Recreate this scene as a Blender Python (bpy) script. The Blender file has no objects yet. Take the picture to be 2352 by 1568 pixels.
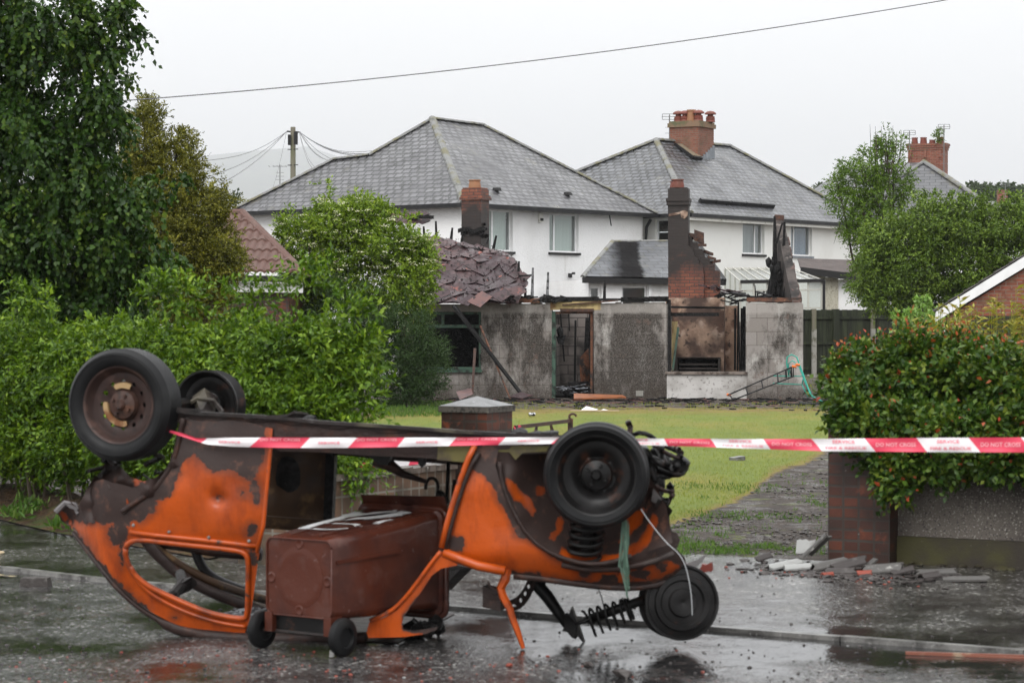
import bpy, bmesh, math, random
import numpy as np
from mathutils import Vector, Matrix, noise as mnoise
from mathutils.geometry import delaunay_2d_cdt
random.seed(7); RNG = np.random.default_rng(7)
R = math.radians
SC = bpy.context.scene
COL = SC.collection
# ------------------------------------------------------------------ camera
F_PX, CU, CV, HV = 5500.0, 1176.0, 784.0, 723.0      # focal length and centre in the 2352 px wide frame, horizon row
CAM = Vector((0, 0, 1.73))
TILT = math.atan((CV - HV) / F_PX)
cd = bpy.data.cameras.new('camera'); cam = bpy.data.objects.new('camera', cd); COL.objects.link(cam)
cam.location = CAM; cam.rotation_euler = (R(90) - TILT, 0, 0)
cd.sensor_width = 36; cd.lens = 36 * F_PX / 2352; cd.clip_end = 30000; cd.clip_start = 0.1
cd.dof.use_dof = True; cd.dof.focus_distance = 50; cd.dof.aperture_fstop = 6.3
SC.camera = cam
# ------------------------------------------------------------------ world: an overcast sky, brighter towards the zenith
w = bpy.data.worlds.new('World'); SC.world = w; w.use_nodes = True
nt = w.node_tree; nt.nodes.clear()
out = nt.nodes.new('ShaderNodeOutputWorld'); bg = nt.nodes.new('ShaderNodeBackground')
tc = nt.nodes.new('ShaderNodeTexCoord'); sx = nt.nodes.new('ShaderNodeSeparateXYZ')
nt.links.new(tc.outputs['Generated'], sx.inputs[0])
mr = nt.nodes.new('ShaderNodeMapRange'); mr.inputs[1].default_value = 0.0; mr.inputs[2].default_value = 1.0
mr.inputs[3].default_value = 1.05; mr.inputs[4].default_value = 2.5
nt.links.new(sx.outputs[2], mr.inputs[0])
sky = nt.nodes.new('ShaderNodeTexSky'); sky.sky_type = 'NISHITA'; sky.sun_disc = False
sky.sun_elevation = R(43); sky.sun_rotation = R(198)
hs = nt.nodes.new('ShaderNodeHueSaturation'); hs.inputs['Saturation'].default_value = 0.25; hs.inputs['Value'].default_value = 0.012
nt.links.new(sky.outputs[0], hs.inputs['Color'])
nz = nt.nodes.new('ShaderNodeTexNoise'); nz.inputs['Scale'].default_value = 2.2; nz.inputs['Detail'].default_value = 3
mp = nt.nodes.new('ShaderNodeMapping'); mp.inputs['Scale'].default_value = (1, 1, 3.5)
nt.links.new(tc.outputs['Generated'], mp.inputs[0]); nt.links.new(mp.outputs[0], nz.inputs['Vector'])
mr2 = nt.nodes.new('ShaderNodeMapRange'); mr2.inputs[1].default_value = 0.3; mr2.inputs[2].default_value = 0.7
mr2.inputs[3].default_value = 0.96; mr2.inputs[4].default_value = 1.04; nt.links.new(nz.outputs[0], mr2.inputs[0])
vm = nt.nodes.new('ShaderNodeMath'); vm.operation = 'MULTIPLY'
nt.links.new(mr.outputs[0], vm.inputs[0]); nt.links.new(mr2.outputs[0], vm.inputs[1])
sc_ = nt.nodes.new('ShaderNodeVectorMath'); sc_.operation = 'SCALE'; sc_.inputs[0].default_value = (0.985, 0.995, 1.005)
nt.links.new(vm.outputs[0], sc_.inputs['Scale'])
ad = nt.nodes.new('ShaderNodeVectorMath'); ad.operation = 'ADD'
nt.links.new(sc_.outputs[0], ad.inputs[0]); nt.links.new(hs.outputs[0], ad.inputs[1])
nt.links.new(ad.outputs[0], bg.inputs['Color']); bg.inputs['Strength'].default_value = 1.0
nt.links.new(bg.outputs[0], out.inputs['Surface'])
ld = bpy.data.lights.new('sun', 'SUN'); ld.energy = 1.3; ld.angle = R(30); ld.color = (1, 0.985, 0.96)
sun = bpy.data.objects.new('sun', ld); COL.objects.link(sun); sun.rotation_euler = (R(47), 0, R(-18))
SC.view_settings.view_transform = 'Standard'; SC.view_settings.look = 'None'
SC.view_settings.exposure = 0.0; SC.view_settings.gamma = 1.0
try: SC.view_settings.use_curve_mapping = False
except Exception: pass
SC.render.engine = 'CYCLES'
SC.cycles.max_bounces = 6; SC.cycles.transparent_max_bounces = 12; SC.cycles.volume_bounces = 0
# ------------------------------------------------------------------ pixel <-> place (used only to read positions off the photograph)
_ct, _st = math.cos(TILT), math.sin(TILT)
def ray(u, v): return Vector((u - CU, (CV - v) * _st + F_PX * _ct, (CV - v) * _ct - F_PX * _st))
def P(u, v, Y):
    r = ray(u, v); return CAM + r * (Y / r.y)
def proj(p):
    q = p - CAM; f = q.y * _ct - q.z * _st; up = q.y * _st + q.z * _ct
    return CU + F_PX * q.x / f, CV - F_PX * up / f
def G(Y): return 0.0 if Y < 20 else (-0.12 * (Y - 20) / 33 if Y < 53 else -0.12 - 0.003 * (Y - 53))
def gp(u, v, dz=0.0):
    r = ray(u, v); Y = 18.0
    for _ in range(30):
        z = G(Y) + dz; Y = (z - CAM.z) / r.z * r.y if r.z < 0 else 400
        Y = min(max(Y, 1), 900)
    p = CAM + r * (Y / r.y); p.z = G(Y) + dz; return p
def lerp(a, b, t): return a + (b - a) * t
def smooth01(t): t = min(max(t, 0), 1); return t * t * (3 - 2 * t)
# ------------------------------------------------------------------ mesh building
ORG = {}
class MB:
    def __init__(s): s.v = []; s.f = []; s.mi = []; s.at = {}
    def add(s, vs, fs, mi=0):
        o = len(s.v); s.v += [tuple(p) for p in vs]
        for f in fs: s.f.append(tuple(i + o for i in f)); s.mi.append(mi)
        return o
    def quad(s, a, b, c, d, mi=0): s.add([a, b, c, d], [(0, 1, 2, 3)], mi)
    def hexa(s, c, mi=0):   # 8 corners: bottom ring 0-3, top ring 4-7
        s.add(c, [(0, 3, 2, 1), (4, 5, 6, 7), (0, 1, 5, 4), (1, 2, 6, 5), (2, 3, 7, 6), (3, 0, 4, 7)], mi)
    def box(s, c, size, ax=(1, 0, 0), ay=None, az=None, mi=0, taper=1.0):
        ax = Vector(ax).normalized(); az = Vector(az).normalized() if az is not None else Vector((0, 0, 1))
        ay = Vector(ay).normalized() if ay is not None else az.cross(ax).normalized()
        c = Vector(c); h = [k / 2 for k in size]
        pts = []
        for z, t in ((-1, 1.0), (1, taper)):
            for x, y in ((-1, -1), (1, -1), (1, 1), (-1, 1)):
                pts.append(c + ax * (x * h[0] * t) + ay * (y * h[1] * t) + az * (z * h[2]))
        s.hexa(pts, mi)
    def bar(s, a, b, w, h=None, up=(0, 0, 1), mi=0, w2=None, h2=None):
        a = Vector(a); b = Vector(b); d = (b - a).normalized(); h = h or w; w2 = w2 or w; h2 = h2 or h
        up = Vector(up)
        if abs(d.dot(up)) > 0.95: up = Vector((0, 1, 0))
        x = d.cross(up).normalized(); y = x.cross(d).normalized()
        pts = []
        for p, ww, hh in ((a, w, h), (b, w2, h2)):
            for i, j in ((-1, -1), (1, -1), (1, 1), (-1, 1)): pts.append(p + x * (i * ww / 2) + y * (j * hh / 2))
        s.hexa(pts, mi)
    def tube(s, pts, r, n=8, mi=0, caps=True, jit=0.0):
        pts = [Vector(p) for p in pts]; m = len(pts)
        rr = r if isinstance(r, (list, tuple)) else [r] * m
        base = len(s.v); prev = None
        for i, p in enumerate(pts):
            d = (pts[min(i + 1, m - 1)] - pts[max(i - 1, 0)])
            d = d.normalized() if d.length > 1e-9 else Vector((0, 0, 1))
            if prev is None:
                a = d.orthogonal().normalized()
            else:
                a = (prev - d * prev.dot(d)); a = a.normalized() if a.length > 1e-6 else d.orthogonal().normalized()
            prev = a; b = d.cross(a)
            for k in range(n):
                t = 2 * math.pi * k / n; q = rr[i] * (1 + random.uniform(-jit, jit))
                s.v.append(tuple(p + a * (math.cos(t) * q) + b * (math.sin(t) * q)))
        for i in range(m - 1):
            for k in range(n):
                k2 = (k + 1) % n
                s.f.append((base + i * n + k, base + i * n + k2, base + (i + 1) * n + k2, base + (i + 1) * n + k)); s.mi.append(mi)
        if caps:
            s.f.append(tuple(base + k for k in range(n))[::-1]); s.mi.append(mi)
            s.f.append(tuple(base + (m - 1) * n + k for k in range(n))); s.mi.append(mi)
    def lathe(s, c, axis, prof, n=40, mi=0, close=False, sx=1.0):   # prof: (radius, distance along axis)
        c = Vector(c); ax = Vector(axis).normalized(); a = Vector((0, 0, 1)); a = (a - ax * a.dot(ax))
        a = a.normalized() if a.length > 1e-4 else Vector((1, 0, 0)); b = ax.cross(a); base = len(s.v); m = len(prof)
        for r, h in prof:
            for k in range(n):
                t = 2 * math.pi * k / n
                s.v.append(tuple(c + ax * h + a * (r * math.cos(t)) + b * (r * math.sin(t) * sx)))
        for i in range(m if close else m - 1):
            i2 = (i + 1) % m
            for k in range(n):
                k2 = (k + 1) % n
                s.f.append((base + i * n + k, base + i2 * n + k, base + i2 * n + k2, base + i * n + k2)); s.mi.append(mi)
    def prism(s, poly, depth, mi=0):   # poly: list of 3D points, extruded along vector depth
        d = Vector(depth); n = len(poly); A = [Vector(p) for p in poly]
        vs = A + [p + d for p in A]
        fs = [tuple(range(n))[::-1], tuple(range(n, 2 * n))] + [(i, (i + 1) % n, n + (i + 1) % n, n + i) for i in range(n)]
        s.add(vs, fs, mi)
    def rock(s, c, r, seed=0, sq=(1, 1, 1), mi=0):
        bm = bmesh.new(); bmesh.ops.create_icosphere(bm, subdivisions=1, radius=1)
        rd = random.Random(seed); c = Vector(c); rot = Matrix.Rotation(rd.uniform(0, 6.3), 3, 'Z')
        vs = []
        for v in bm.verts:
            k = 1 + rd.uniform(-.3, .25); q = Vector((v.co.x * sq[0], v.co.y * sq[1], v.co.z * sq[2])) * (r * k)
            vs.append(c + rot @ q)
        s.add(vs, [tuple(x.index for x in f.verts) for f in bm.faces], mi); bm.free()
def planar_uv(me):
    uvl = me.uv_layers.new(name='UVMap'); Z = Vector((0, 0, 1))
    n = len(me.loops); buf = np.zeros(n * 2); vs = me.vertices
    for p in me.polygons:
        nn = p.normal
        h = nn.cross(Z)
        if h.length < 0.15: hx = Vector((1, 0, 0)); wy = Vector((0, 1, 0))
        else: hx = -h.normalized(); wy = nn.cross(hx).normalized(); wy = wy if wy.z >= 0 else -wy
        for li in p.loop_indices:
            co = vs[me.loops[li].vertex_index].co
            buf[2 * li] = co.dot(hx); buf[2 * li + 1] = co.dot(wy)
    uvl.data.foreach_set('uv', buf)
def obj(name, mb, mat, parent=None, smooth=False, uv=False, fixn=True, autosm=None):
    vs = [Vector(p) for p in mb.v]
    if parent is not None: org = ORG[parent.name]
    else:
        arr = np.array(mb.v); mn = arr.min(0); mx = arr.max(0)
        org = Vector(((mn[0] + mx[0]) / 2, (mn[1] + mx[1]) / 2, mn[2]))
    me = bpy.data.meshes.new(name)
    me.from_pydata([tuple(p - org) for p in vs], [], mb.f)
    mats = mat if isinstance(mat, (list, tuple)) else [mat]
    for m in mats: me.materials.append(m)
    if len(mats) > 1: me.polygons.foreach_set('material_index', mb.mi)
    for k, arr in mb.at.items():
        a = me.attributes.new(k, 'FLOAT', 'POINT'); a.data.foreach_set('value', np.asarray(arr, dtype=np.float32))
    me.validate()
    if fixn:
        bm = bmesh.new(); bm.from_mesh(me); bmesh.ops.recalc_face_normals(bm, faces=bm.faces); bm.to_mesh(me); bm.free()
    if smooth: me.polygons.foreach_set('use_smooth', [True] * len(me.polygons))
    me.update()
    if autosm: me.set_sharp_from_angle(angle=R(autosm))
    if uv: planar_uv(me)
    o = bpy.data.objects.new(name, me); COL.objects.link(o)
    if parent is not None: o.parent = parent; ORG[o.name] = org
    else: o.location = org; ORG[o.name] = org
    return o
def tag(o, label=None, cat=None, group=None, kind=None):
    if label: o['label'] = label
    if cat: o['category'] = cat
    if group: o['group'] = group
    if kind: o['kind'] = kind
    return o
def thing(name, loc, label, cat, group=None):
    o = bpy.data.objects.new(name, None); COL.objects.link(o); o.location = loc; o.empty_display_size = 0.2
    ORG[o.name] = Vector(loc); return tag(o, label, cat, group)
class Fr:   # an upright wall plane: s runs along a, d sticks out along n
    def __init__(s, p, q, face=None):
        s.o = Vector((p[0], p[1], 0)); d = Vector((q[0] - p[0], q[1] - p[1], 0)); s.L = d.length; s.a = d.normalized()
        s.n = Vector((s.a.y, -s.a.x, 0))
        if face is not None and s.n.dot(Vector(face)) < 0: s.n = -s.n
    def pt(s, t, z, d=0.0): return s.o + s.a * t + s.n * d + Vector((0, 0, z))
    def hit(s, u, v, d=0.0):
        r = ray(u, v); o = s.o + s.n * d; t = (o - CAM).dot(s.n) / r.dot(s.n); p = CAM + r * t
        return (p - o).dot(s.a), p.z
    def px(s, u0, v0, u1, v1, d=0.0):
        vm_ = (v0 + v1) / 2; um = (u0 + u1) / 2
        a = s.hit(u0, vm_, d)[0]; b = s.hit(u1, vm_, d)[0]; z1 = s.hit(um, v0, d)[1]; z0 = s.hit(um, v1, d)[1]
        return min(a, b), max(a, b), z0, z1
    def box(s, mb, s0, s1, z0, z1, d0, d1, mi=0):
        mb.hexa([s.pt(s0, z0, d1), s.pt(s1, z0, d1), s.pt(s1, z0, d0), s.pt(s0, z0, d0),
                 s.pt(s0, z1, d1), s.pt(s1, z1, d1), s.pt(s1, z1, d0), s.pt(s0, z1, d0)], mi)
    def wall(s, mb, s0, s1, z0, z1, holes, th, mi=0):
        xs = sorted({s0, s1, *[h[0] for h in holes], *[h[1] for h in holes]}); zs = sorted({z0, z1, *[h[2] for h in holes], *[h[3] for h in holes]})
        xs = [x for x in xs if s0 - 1e-6 <= x <= s1 + 1e-6]; zs = [z for z in zs if z0 - 1e-6 <= z <= z1 + 1e-6]
        def solid(i, j):
            if i < 0 or j < 0 or i >= len(xs) - 1 or j >= len(zs) - 1: return False
            cx = (xs[i] + xs[i + 1]) / 2; cz = (zs[j] + zs[j + 1]) / 2
            return not any(h[0] < cx < h[1] and h[2] < cz < h[3] for h in holes)
        for i in range(len(xs) - 1):
            for j in range(len(zs) - 1):
                if not solid(i, j): continue
                a, b, c, d = xs[i], xs[i + 1], zs[j], zs[j + 1]
                mb.quad(s.pt(a, c), s.pt(b, c), s.pt(b, d), s.pt(a, d), mi)
                mb.quad(s.pt(b, c, -th), s.pt(a, c, -th), s.pt(a, d, -th), s.pt(b, d, -th), mi)
                if not solid(i - 1, j): mb.quad(s.pt(a, c, -th), s.pt(a, c), s.pt(a, d), s.pt(a, d, -th), mi)
                if not solid(i + 1, j): mb.quad(s.pt(b, c), s.pt(b, c, -th), s.pt(b, d, -th), s.pt(b, d), mi)
                if not solid(i, j - 1): mb.quad(s.pt(a, c, -th), s.pt(b, c, -th), s.pt(b, c), s.pt(a, c), mi)
                if not solid(i, j + 1): mb.quad(s.pt(a, d), s.pt(b, d), s.pt(b, d, -th), s.pt(a, d, -th), mi)
def in_poly(x, y, poly):
    c = False; n = len(poly); j = n - 1
    for i in range(n):
        xi, yi = poly[i]; xj, yj = poly[j]
        if (yi > y) != (yj > y) and x < (xj - xi) * (y - yi) / (yj - yi) + xi: c = not c
        j = i
    return c
def sdist(x, y, poly):   # signed distance to a polygon, positive inside
    best = 1e9; n = len(poly)
    for i in range(n):
        ax, ay = poly[i]; bx, by = poly[(i + 1) % n]; dx, dy = bx - ax, by - ay
        L = dx * dx + dy * dy; t = 0 if L == 0 else max(0, min(1, ((x - ax) * dx + (y - ay) * dy) / L))
        best = min(best, math.hypot(x - ax - t * dx, y - ay - t * dy))
    return best if in_poly(x, y, poly) else -best
def spl(poly, it=2, closed=True):   # Chaikin rounding
    for _ in range(it):
        q = []; n = len(poly)
        rng = range(n) if closed else range(n - 1)
        if not closed: q.append(poly[0])
        for i in rng:
            a = poly[i]; b = poly[(i + 1) % n]
            q.append(tuple(a[k] * .75 + b[k] * .25 for k in range(len(a)))); q.append(tuple(a[k] * .25 + b[k] * .75 for k in range(len(a))))
        if not closed: q.append(poly[-1])
        poly = q
    return poly
def sheet(outline, holes, step, pos, thick, mb=None, paint=None):
    """plate cut to an outline with holes; pos(x, y, depth) -> 3D; returns MB with both skins and rims"""
    mb = mb or MB()
    def dense(pl):
        o = []
        for i in range(len(pl)):
            a = pl[i]; b = pl[(i + 1) % len(pl)]; k = max(1, int(math.hypot(b[0] - a[0], b[1] - a[1]) / step))
            for j in range(k): o.append((lerp(a[0], b[0], j / k), lerp(a[1], b[1], j / k)))
        return o
    loops = [dense(outline)] + [dense(h) for h in holes]
    pts = []; edges = []
    for lp in loops:
        o = len(pts); pts += lp; edges += [(o + i, o + (i + 1) % len(lp)) for i in range(len(lp))]
    xs = [p[0] for p in outline]; ys = [p[1] for p in outline]
    y = min(ys) + step / 2; row = 0
    while y < max(ys):
        x = min(xs) + step / 2 + (row % 2) * step / 2
        while x < max(xs):
            if sdist(x, y, outline) > step * .45 and all(sdist(x, y, h) < -step * .45 for h in holes): pts.append((x, y))
            x += step
        y += step; row += 1
    r = delaunay_2d_cdt([Vector(p) for p in pts], edges, [], 0, 1e-5)
    V, Fs = r[0], r[2]
    tri = []
    for f in Fs:
        cx = sum(V[i].x for i in f) / len(f); cy = sum(V[i].y for i in f) / len(f)
        if in_poly(cx, cy, outline) and not any(in_poly(cx, cy, h) for h in holes): tri.append(tuple(f))
    o = len(mb.v); n = len(V)
    mb.v += [tuple(pos(p.x, p.y, 0)) for p in V] + [tuple(pos(p.x, p.y, thick)) for p in V]
    cnt = {}
    for f in tri:
        mb.f.append(tuple(o + i for i in f)); mb.f.append(tuple(o + n + i for i in reversed(f))); mb.mi += [0, 0]
        for k in range(3):
            e = (f[k], f[(k + 1) % 3]); cnt[e] = 1
    for (a, b) in list(cnt):
        if (b, a) not in cnt: mb.f.append((o + b, o + a, o + n + a, o + n + b)); mb.mi.append(0)
    if paint:
        vals = [paint(p.x, p.y) for p in V]
        mb.at.setdefault('paint', []); mb.at['paint'] += vals + [-1.0] * n
    return mb
def raw_mesh(name, V, tris, mat, org, parent=None, attrs=None):
    me = bpy.data.meshes.new(name); nv, nf = len(V), len(tris)
    me.vertices.add(nv); me.vertices.foreach_set('co', (V - np.array(org)).astype(np.float32).ravel())
    me.loops.add(nf * 3); me.loops.foreach_set('vertex_index', tris.astype(np.int32).ravel())
    me.polygons.add(nf); me.polygons.foreach_set('loop_start', np.arange(0, nf * 3, 3, dtype=np.int32))
    for m in (mat if isinstance(mat, (list, tuple)) else [mat]): me.materials.append(m)
    for k, a in (attrs or {}).items():
        at = me.attributes.new(k, 'FLOAT', 'POINT'); at.data.foreach_set('value', a.astype(np.float32))
    me.update(calc_edges=True)
    o = bpy.data.objects.new(name, me); COL.objects.link(o)
    if parent is not None: o.parent = parent
    else: o.location = org
    ORG[o.name] = Vector(org)
    return o
# ------------------------------------------------------------------ materials
class NT:
    def __init__(s, name):
        s.m = bpy.data.materials.new(name); s.m.use_nodes = True; s.t = s.m.node_tree; s.t.nodes.clear()
        s.out = s.t.nodes.new('ShaderNodeOutputMaterial'); s._pos = None; s._uv = None
    def n(s, typ, **kw):
        x = s.t.nodes.new('ShaderNode' + typ)
        for k, v in kw.items(): setattr(x, k, v)
        return x
    def l(s, a, b): s.t.links.new(a, b)
    def pos(s):
        if s._pos is None: s._pos = s.n('NewGeometry').outputs['Position']
        return s._pos
    def uv(s):
        if s._uv is None: s._uv = s.n('UVMap', uv_map='UVMap').outputs[0]
        return s._uv
    def vec(s, scale, src=None):
        m = s.n('Mapping'); m.inputs['Scale'].default_value = scale if isinstance(scale, (tuple, list)) else (scale,) * 3
        s.l(src or s.pos(), m.inputs[0]); return m.outputs[0]
    def noise(s, scale, detail=4, rough=.55, src=None, dist=0.0):
        x = s.n('TexNoise'); x.inputs['Scale'].default_value = 1; x.inputs['Detail'].default_value = detail
        x.inputs['Roughness'].default_value = rough; x.inputs['Distortion'].default_value = dist
        s.l(s.vec(scale, src), x.inputs['Vector']); return x.outputs[0]
    def voro(s, scale, feature='F1', src=None):
        x = s.n('TexVoronoi', feature=feature); x.inputs['Scale'].default_value = 1
        s.l(s.vec(scale, src), x.inputs['Vector']); return x
    def rng(s, x, a, b, c=0.0, d=1.0, smooth=False):
        m = s.n('MapRange'); m.interpolation_type = 'SMOOTHSTEP' if smooth else 'LINEAR'
        for i, k in enumerate((a, b, c, d)): m.inputs[i + 1].default_value = k
        s.l(x, m.inputs[0]); return m.outputs[0]
    def mix(s, f, a, b, blend='MIX'):
        m = s.n('Mix', data_type='RGBA', blend_type=blend)
        for sock, val in ((m.inputs[0], f), (m.inputs[6], a), (m.inputs[7], b)):
            if isinstance(val, bpy.types.NodeSocket): s.l(val, sock)
            elif isinstance(val, (int, float)): sock.default_value = val if sock.type == 'VALUE' else (val, val, val, 1)
            else: sock.default_value = (*val, 1) if len(val) == 3 else val
        return m.outputs[2]
    def math(s, op, a, b=0.0):
        m = s.n('Math', operation=op)
        for i, val in enumerate((a, b)):
            if isinstance(val, bpy.types.NodeSocket): s.l(val, m.inputs[i])
            else: m.inputs[i].default_value = val
        return m.outputs[0]
    def bump(s, h, strength, dist=0.02, prev=None):
        b = s.n('Bump'); b.inputs['Strength'].default_value = strength; b.inputs['Distance'].default_value = dist
        s.l(h, b.inputs['Height'])
        if prev is not None: s.l(prev, b.inputs['Normal'])
        return b.outputs[0]
    def bsdf(s, col, rough=.6, metal=0.0, normal=None, spec=.5, coat=0.0, trans=0.0):
        b = s.n('BsdfPrincipled')
        for key, val in (('Base Color', col), ('Roughness', rough), ('Metallic', metal), ('Specular IOR Level', spec), ('Coat Weight', coat), ('Transmission Weight', trans)):
            if isinstance(val, bpy.types.NodeSocket): s.l(val, b.inputs[key])
            elif isinstance(val, (int, float)): b.inputs[key].default_value = val
            else: b.inputs[key].default_value = (*val, 1)
        if normal is not None: s.l(normal, b.inputs['Normal'])
        return b
    def end(s, b):
        s.l(b.outputs[0] if not isinstance(b, bpy.types.NodeSocket) else b, s.out.inputs['Surface']); return s.m
def pm(name, base, rough=.6, layers=(), bumps=(), metal=0.0, spec=None, rv=None, coat=0.0):
    """layers: (scale, colour, lo, hi[, detail]) ; bumps: (scale, strength, dist) ; rv: (scale, lo, hi, r0, r1)"""
    t = NT(name); c = base; spec = spec if spec is not None else (.18 if max(base) < .03 else .26 if max(base) < .1 else .4)
    for L in layers:
        f = t.rng(t.noise(L[0], L[4] if len(L) > 4 else 5), L[2], L[3]); c = t.mix(f, c, L[1])
    nn = None
    for sc, st, di in bumps: nn = t.bump(t.noise(sc, 5, .6), st, di, nn)
    r = rough
    if rv: r = t.rng(t.noise(rv[0], 4), rv[1], rv[2], rv[3], rv[4])
    return t.end(t.bsdf(c, r, metal, nn, spec, coat))
def brickmat(name, c1, c2, mortar, bw, bh, ms, rough=.8, layers=(), bump=.6, dist=.01, offset=.5, bias=0.0, ends=None, spec=.4, smoothm=.1, msdark=None):
    t = NT(name); b = t.n('TexBrick'); b.offset = offset; b.squash = 1
    src = t.uv()
    dn = t.n('TexNoise'); dn.inputs['Scale'].default_value = 6; t.l(src, dn.inputs['Vector'])
    v1 = t.n('VectorMath', operation='SUBTRACT'); t.l(dn.outputs[1], v1.inputs[0]); v1.inputs[1].default_value = (.5, .5, .5)
    v2 = t.n('VectorMath', operation='SCALE'); t.l(v1.outputs[0], v2.inputs[0]); v2.inputs['Scale'].default_value = ms * 1.2
    v3 = t.n('VectorMath', operation='ADD'); t.l(src, v3.inputs[0]); t.l(v2.outputs[0], v3.inputs[1])
    t.l(v3.outputs[0], b.inputs['Vector'])
    b.inputs['Scale'].default_value = 1; b.inputs['Brick Width'].default_value = bw; b.inputs['Row Height'].default_value = bh
    b.inputs['Mortar Size'].default_value = ms; b.inputs['Mortar Smooth'].default_value = smoothm; b.inputs['Bias'].default_value = bias
    for k, cc in (('Color1', c1), ('Color2', c2), ('Mortar', mortar)): b.inputs[k].default_value = (*cc, 1)
    c = b.outputs['Color']
    if msdark:   # dark moss clinging to some of the joints
        sc, col, lo, hi = msdark
        bb = t.n('TexBrick'); bb.offset = offset; t.l(v3.outputs[0], bb.inputs['Vector']); bb.inputs['Scale'].default_value = 1
        bb.inputs['Brick Width'].default_value = bw; bb.inputs['Row Height'].default_value = bh; bb.inputs['Mortar Size'].default_value = ms * 3.2; bb.inputs['Mortar Smooth'].default_value = .6
        f = t.math('MULTIPLY', bb.outputs['Fac'], t.rng(t.noise(sc, 3), lo, hi)); c = t.mix(f, c, col)
    for L in layers:
        f = t.rng(t.noise(L[0], L[4] if len(L) > 4 else 5), L[2], L[3]); c = t.mix(f, c, L[1])
    inv = t.math('SUBTRACT', 1.0, b.outputs['Fac'])
    nn = t.bump(inv, bump, dist); nn = t.bump(t.noise(60, 4), .3, dist * .5, nn)
    return t.end(t.bsdf(c, rough, 0, nn, spec))
def leafmat(name, cols, rough=.38, trans=.3, tipcol=None):
    trans *= .8; cols = [tuple(k * q for k in c) for c, q in zip(cols, ([.62, .78, .95, 1.05] if len(cols) == 4 else [.75, .9, 1.]))]
    t = NT(name); g = t.n('NewGeometry'); ra = t.n('ValToRGB'); el = ra.color_ramp.elements
    el[0].position = 0; el[0].color = (*cols[0], 1); el[1].position = 1; el[1].color = (*cols[-1], 1)
    for i, c in enumerate(cols[1:-1]):
        e = el.new((i + 1) / (len(cols) - 1)); e.color = (*c, 1)
    a = t.n('Attribute', attribute_name='tint')
    f = t.math('ADD', t.math('MULTIPLY', g.outputs['Random Per Island'], .55), t.math('MULTIPLY', a.outputs['Fac'], .45)); t.l(f, ra.inputs[0])
    c = ra.outputs[0]
    if tipcol is not None:
        a2 = t.n('Attribute', attribute_name='tip'); c = t.mix(a2.outputs['Fac'], c, tipcol)
    b = t.bsdf(c, rough, 0, None, .22); tr = t.n('BsdfTranslucent'); t.l(t.mix(1.0, c, (1.35, 1.3, .6), 'MULTIPLY'), tr.inputs[0])
    mx = t.n('MixShader'); mx.inputs[0].default_value = trans; t.l(b.outputs[0], mx.inputs[1]); t.l(tr.outputs[0], mx.inputs[2])
    return t.end(mx.outputs[0])
# ------------------------------------------------------------------ palette
def road_mat(name, base, agg, seed=0.0, puddle=(.46, .60), red=None, rr=(.07, .17)):
    t = NT(name)
    # water lies in a broad shallow dip beside the kerb, and in small hollows elsewhere
    ds = t.n('VectorMath', operation='SUBTRACT'); t.l(t.pos(), ds.inputs[0]); ds.inputs[1].default_value = (1.1, 13.0, 0)
    dm = t.n('VectorMath', operation='MULTIPLY'); t.l(ds.outputs[0], dm.inputs[0]); dm.inputs[1].default_value = (.42, .60, 0)
    dl = t.n('VectorMath', operation='LENGTH'); t.l(dm.outputs[0], dl.inputs[0])
    p = t.math('ADD', t.noise((.9, .7, 1.1), 6, .66), t.rng(dl.outputs['Value'], .35, 1.25, .10, -.03)); pf = t.rng(p, puddle[0], puddle[1])
    v = t.voro(52); v2 = t.voro(21); ch = t.n('SeparateColor'); t.l(v.outputs['Color'], ch.inputs[0])
    c = t.mix(t.rng(ch.outputs[0], .35, .95), base, agg)
    c = t.mix(t.rng(ch.outputs[1], .90, .93), c, (.30, .29, .27))
    c = t.mix(t.rng(t.noise(2.3, 6, .7), .46, .64), c, tuple(k * .4 for k in base))
    if red: c = t.mix(t.math('MULTIPLY', t.rng(t.noise(14, 6, .75), .58, .64), t.rng(t.noise(.7, 3), .44, .56)), c, red)
    wet = t.mix(pf, c, tuple(k * .5 for k in base))
    h = t.math('ADD', t.math('MULTIPLY', v.outputs['Distance'], 1.0), t.math('MULTIPLY', v2.outputs['Distance'], .8))
    st = t.rng(pf, 0, 1, .85, .06)
    b = t.n('Bump'); b.inputs['Distance'].default_value = .0045; t.l(st, b.inputs['Strength']); t.l(h, b.inputs['Height'])
    nn = t.bump(t.noise(6, 5, .6), .20, .02, b.outputs[0])
    r = t.rng(pf, 0, 1, rr[1], rr[0])
    return t.end(t.bsdf(wet, r, 0, nn, .5))
M = {}
M['road'] = road_mat('wet_road', (.030, .029, .029), (.135, .13, .127), red=(.13, .038, .028), puddle=(.46, .60), rr=(.07, .20))
M['pave'] = road_mat('wet_pavement', (.030, .028, .026), (.125, .118, .108), puddle=(.46, .62), rr=(.08, .22))
M['kerb'] = pm('kerb_stone', (.19, .185, .175), .30, [(7, (.05, .047, .044), .42, .62), (60, (.30, .29, .28), .55, .75)], [(40, .4, .004)])
M['yellowline'] = pm('worn_yellow_line', (.30, .25, .14), .4, [(14, (.06, .055, .05), .47, .55)], [(50, .5, .003)])
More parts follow.
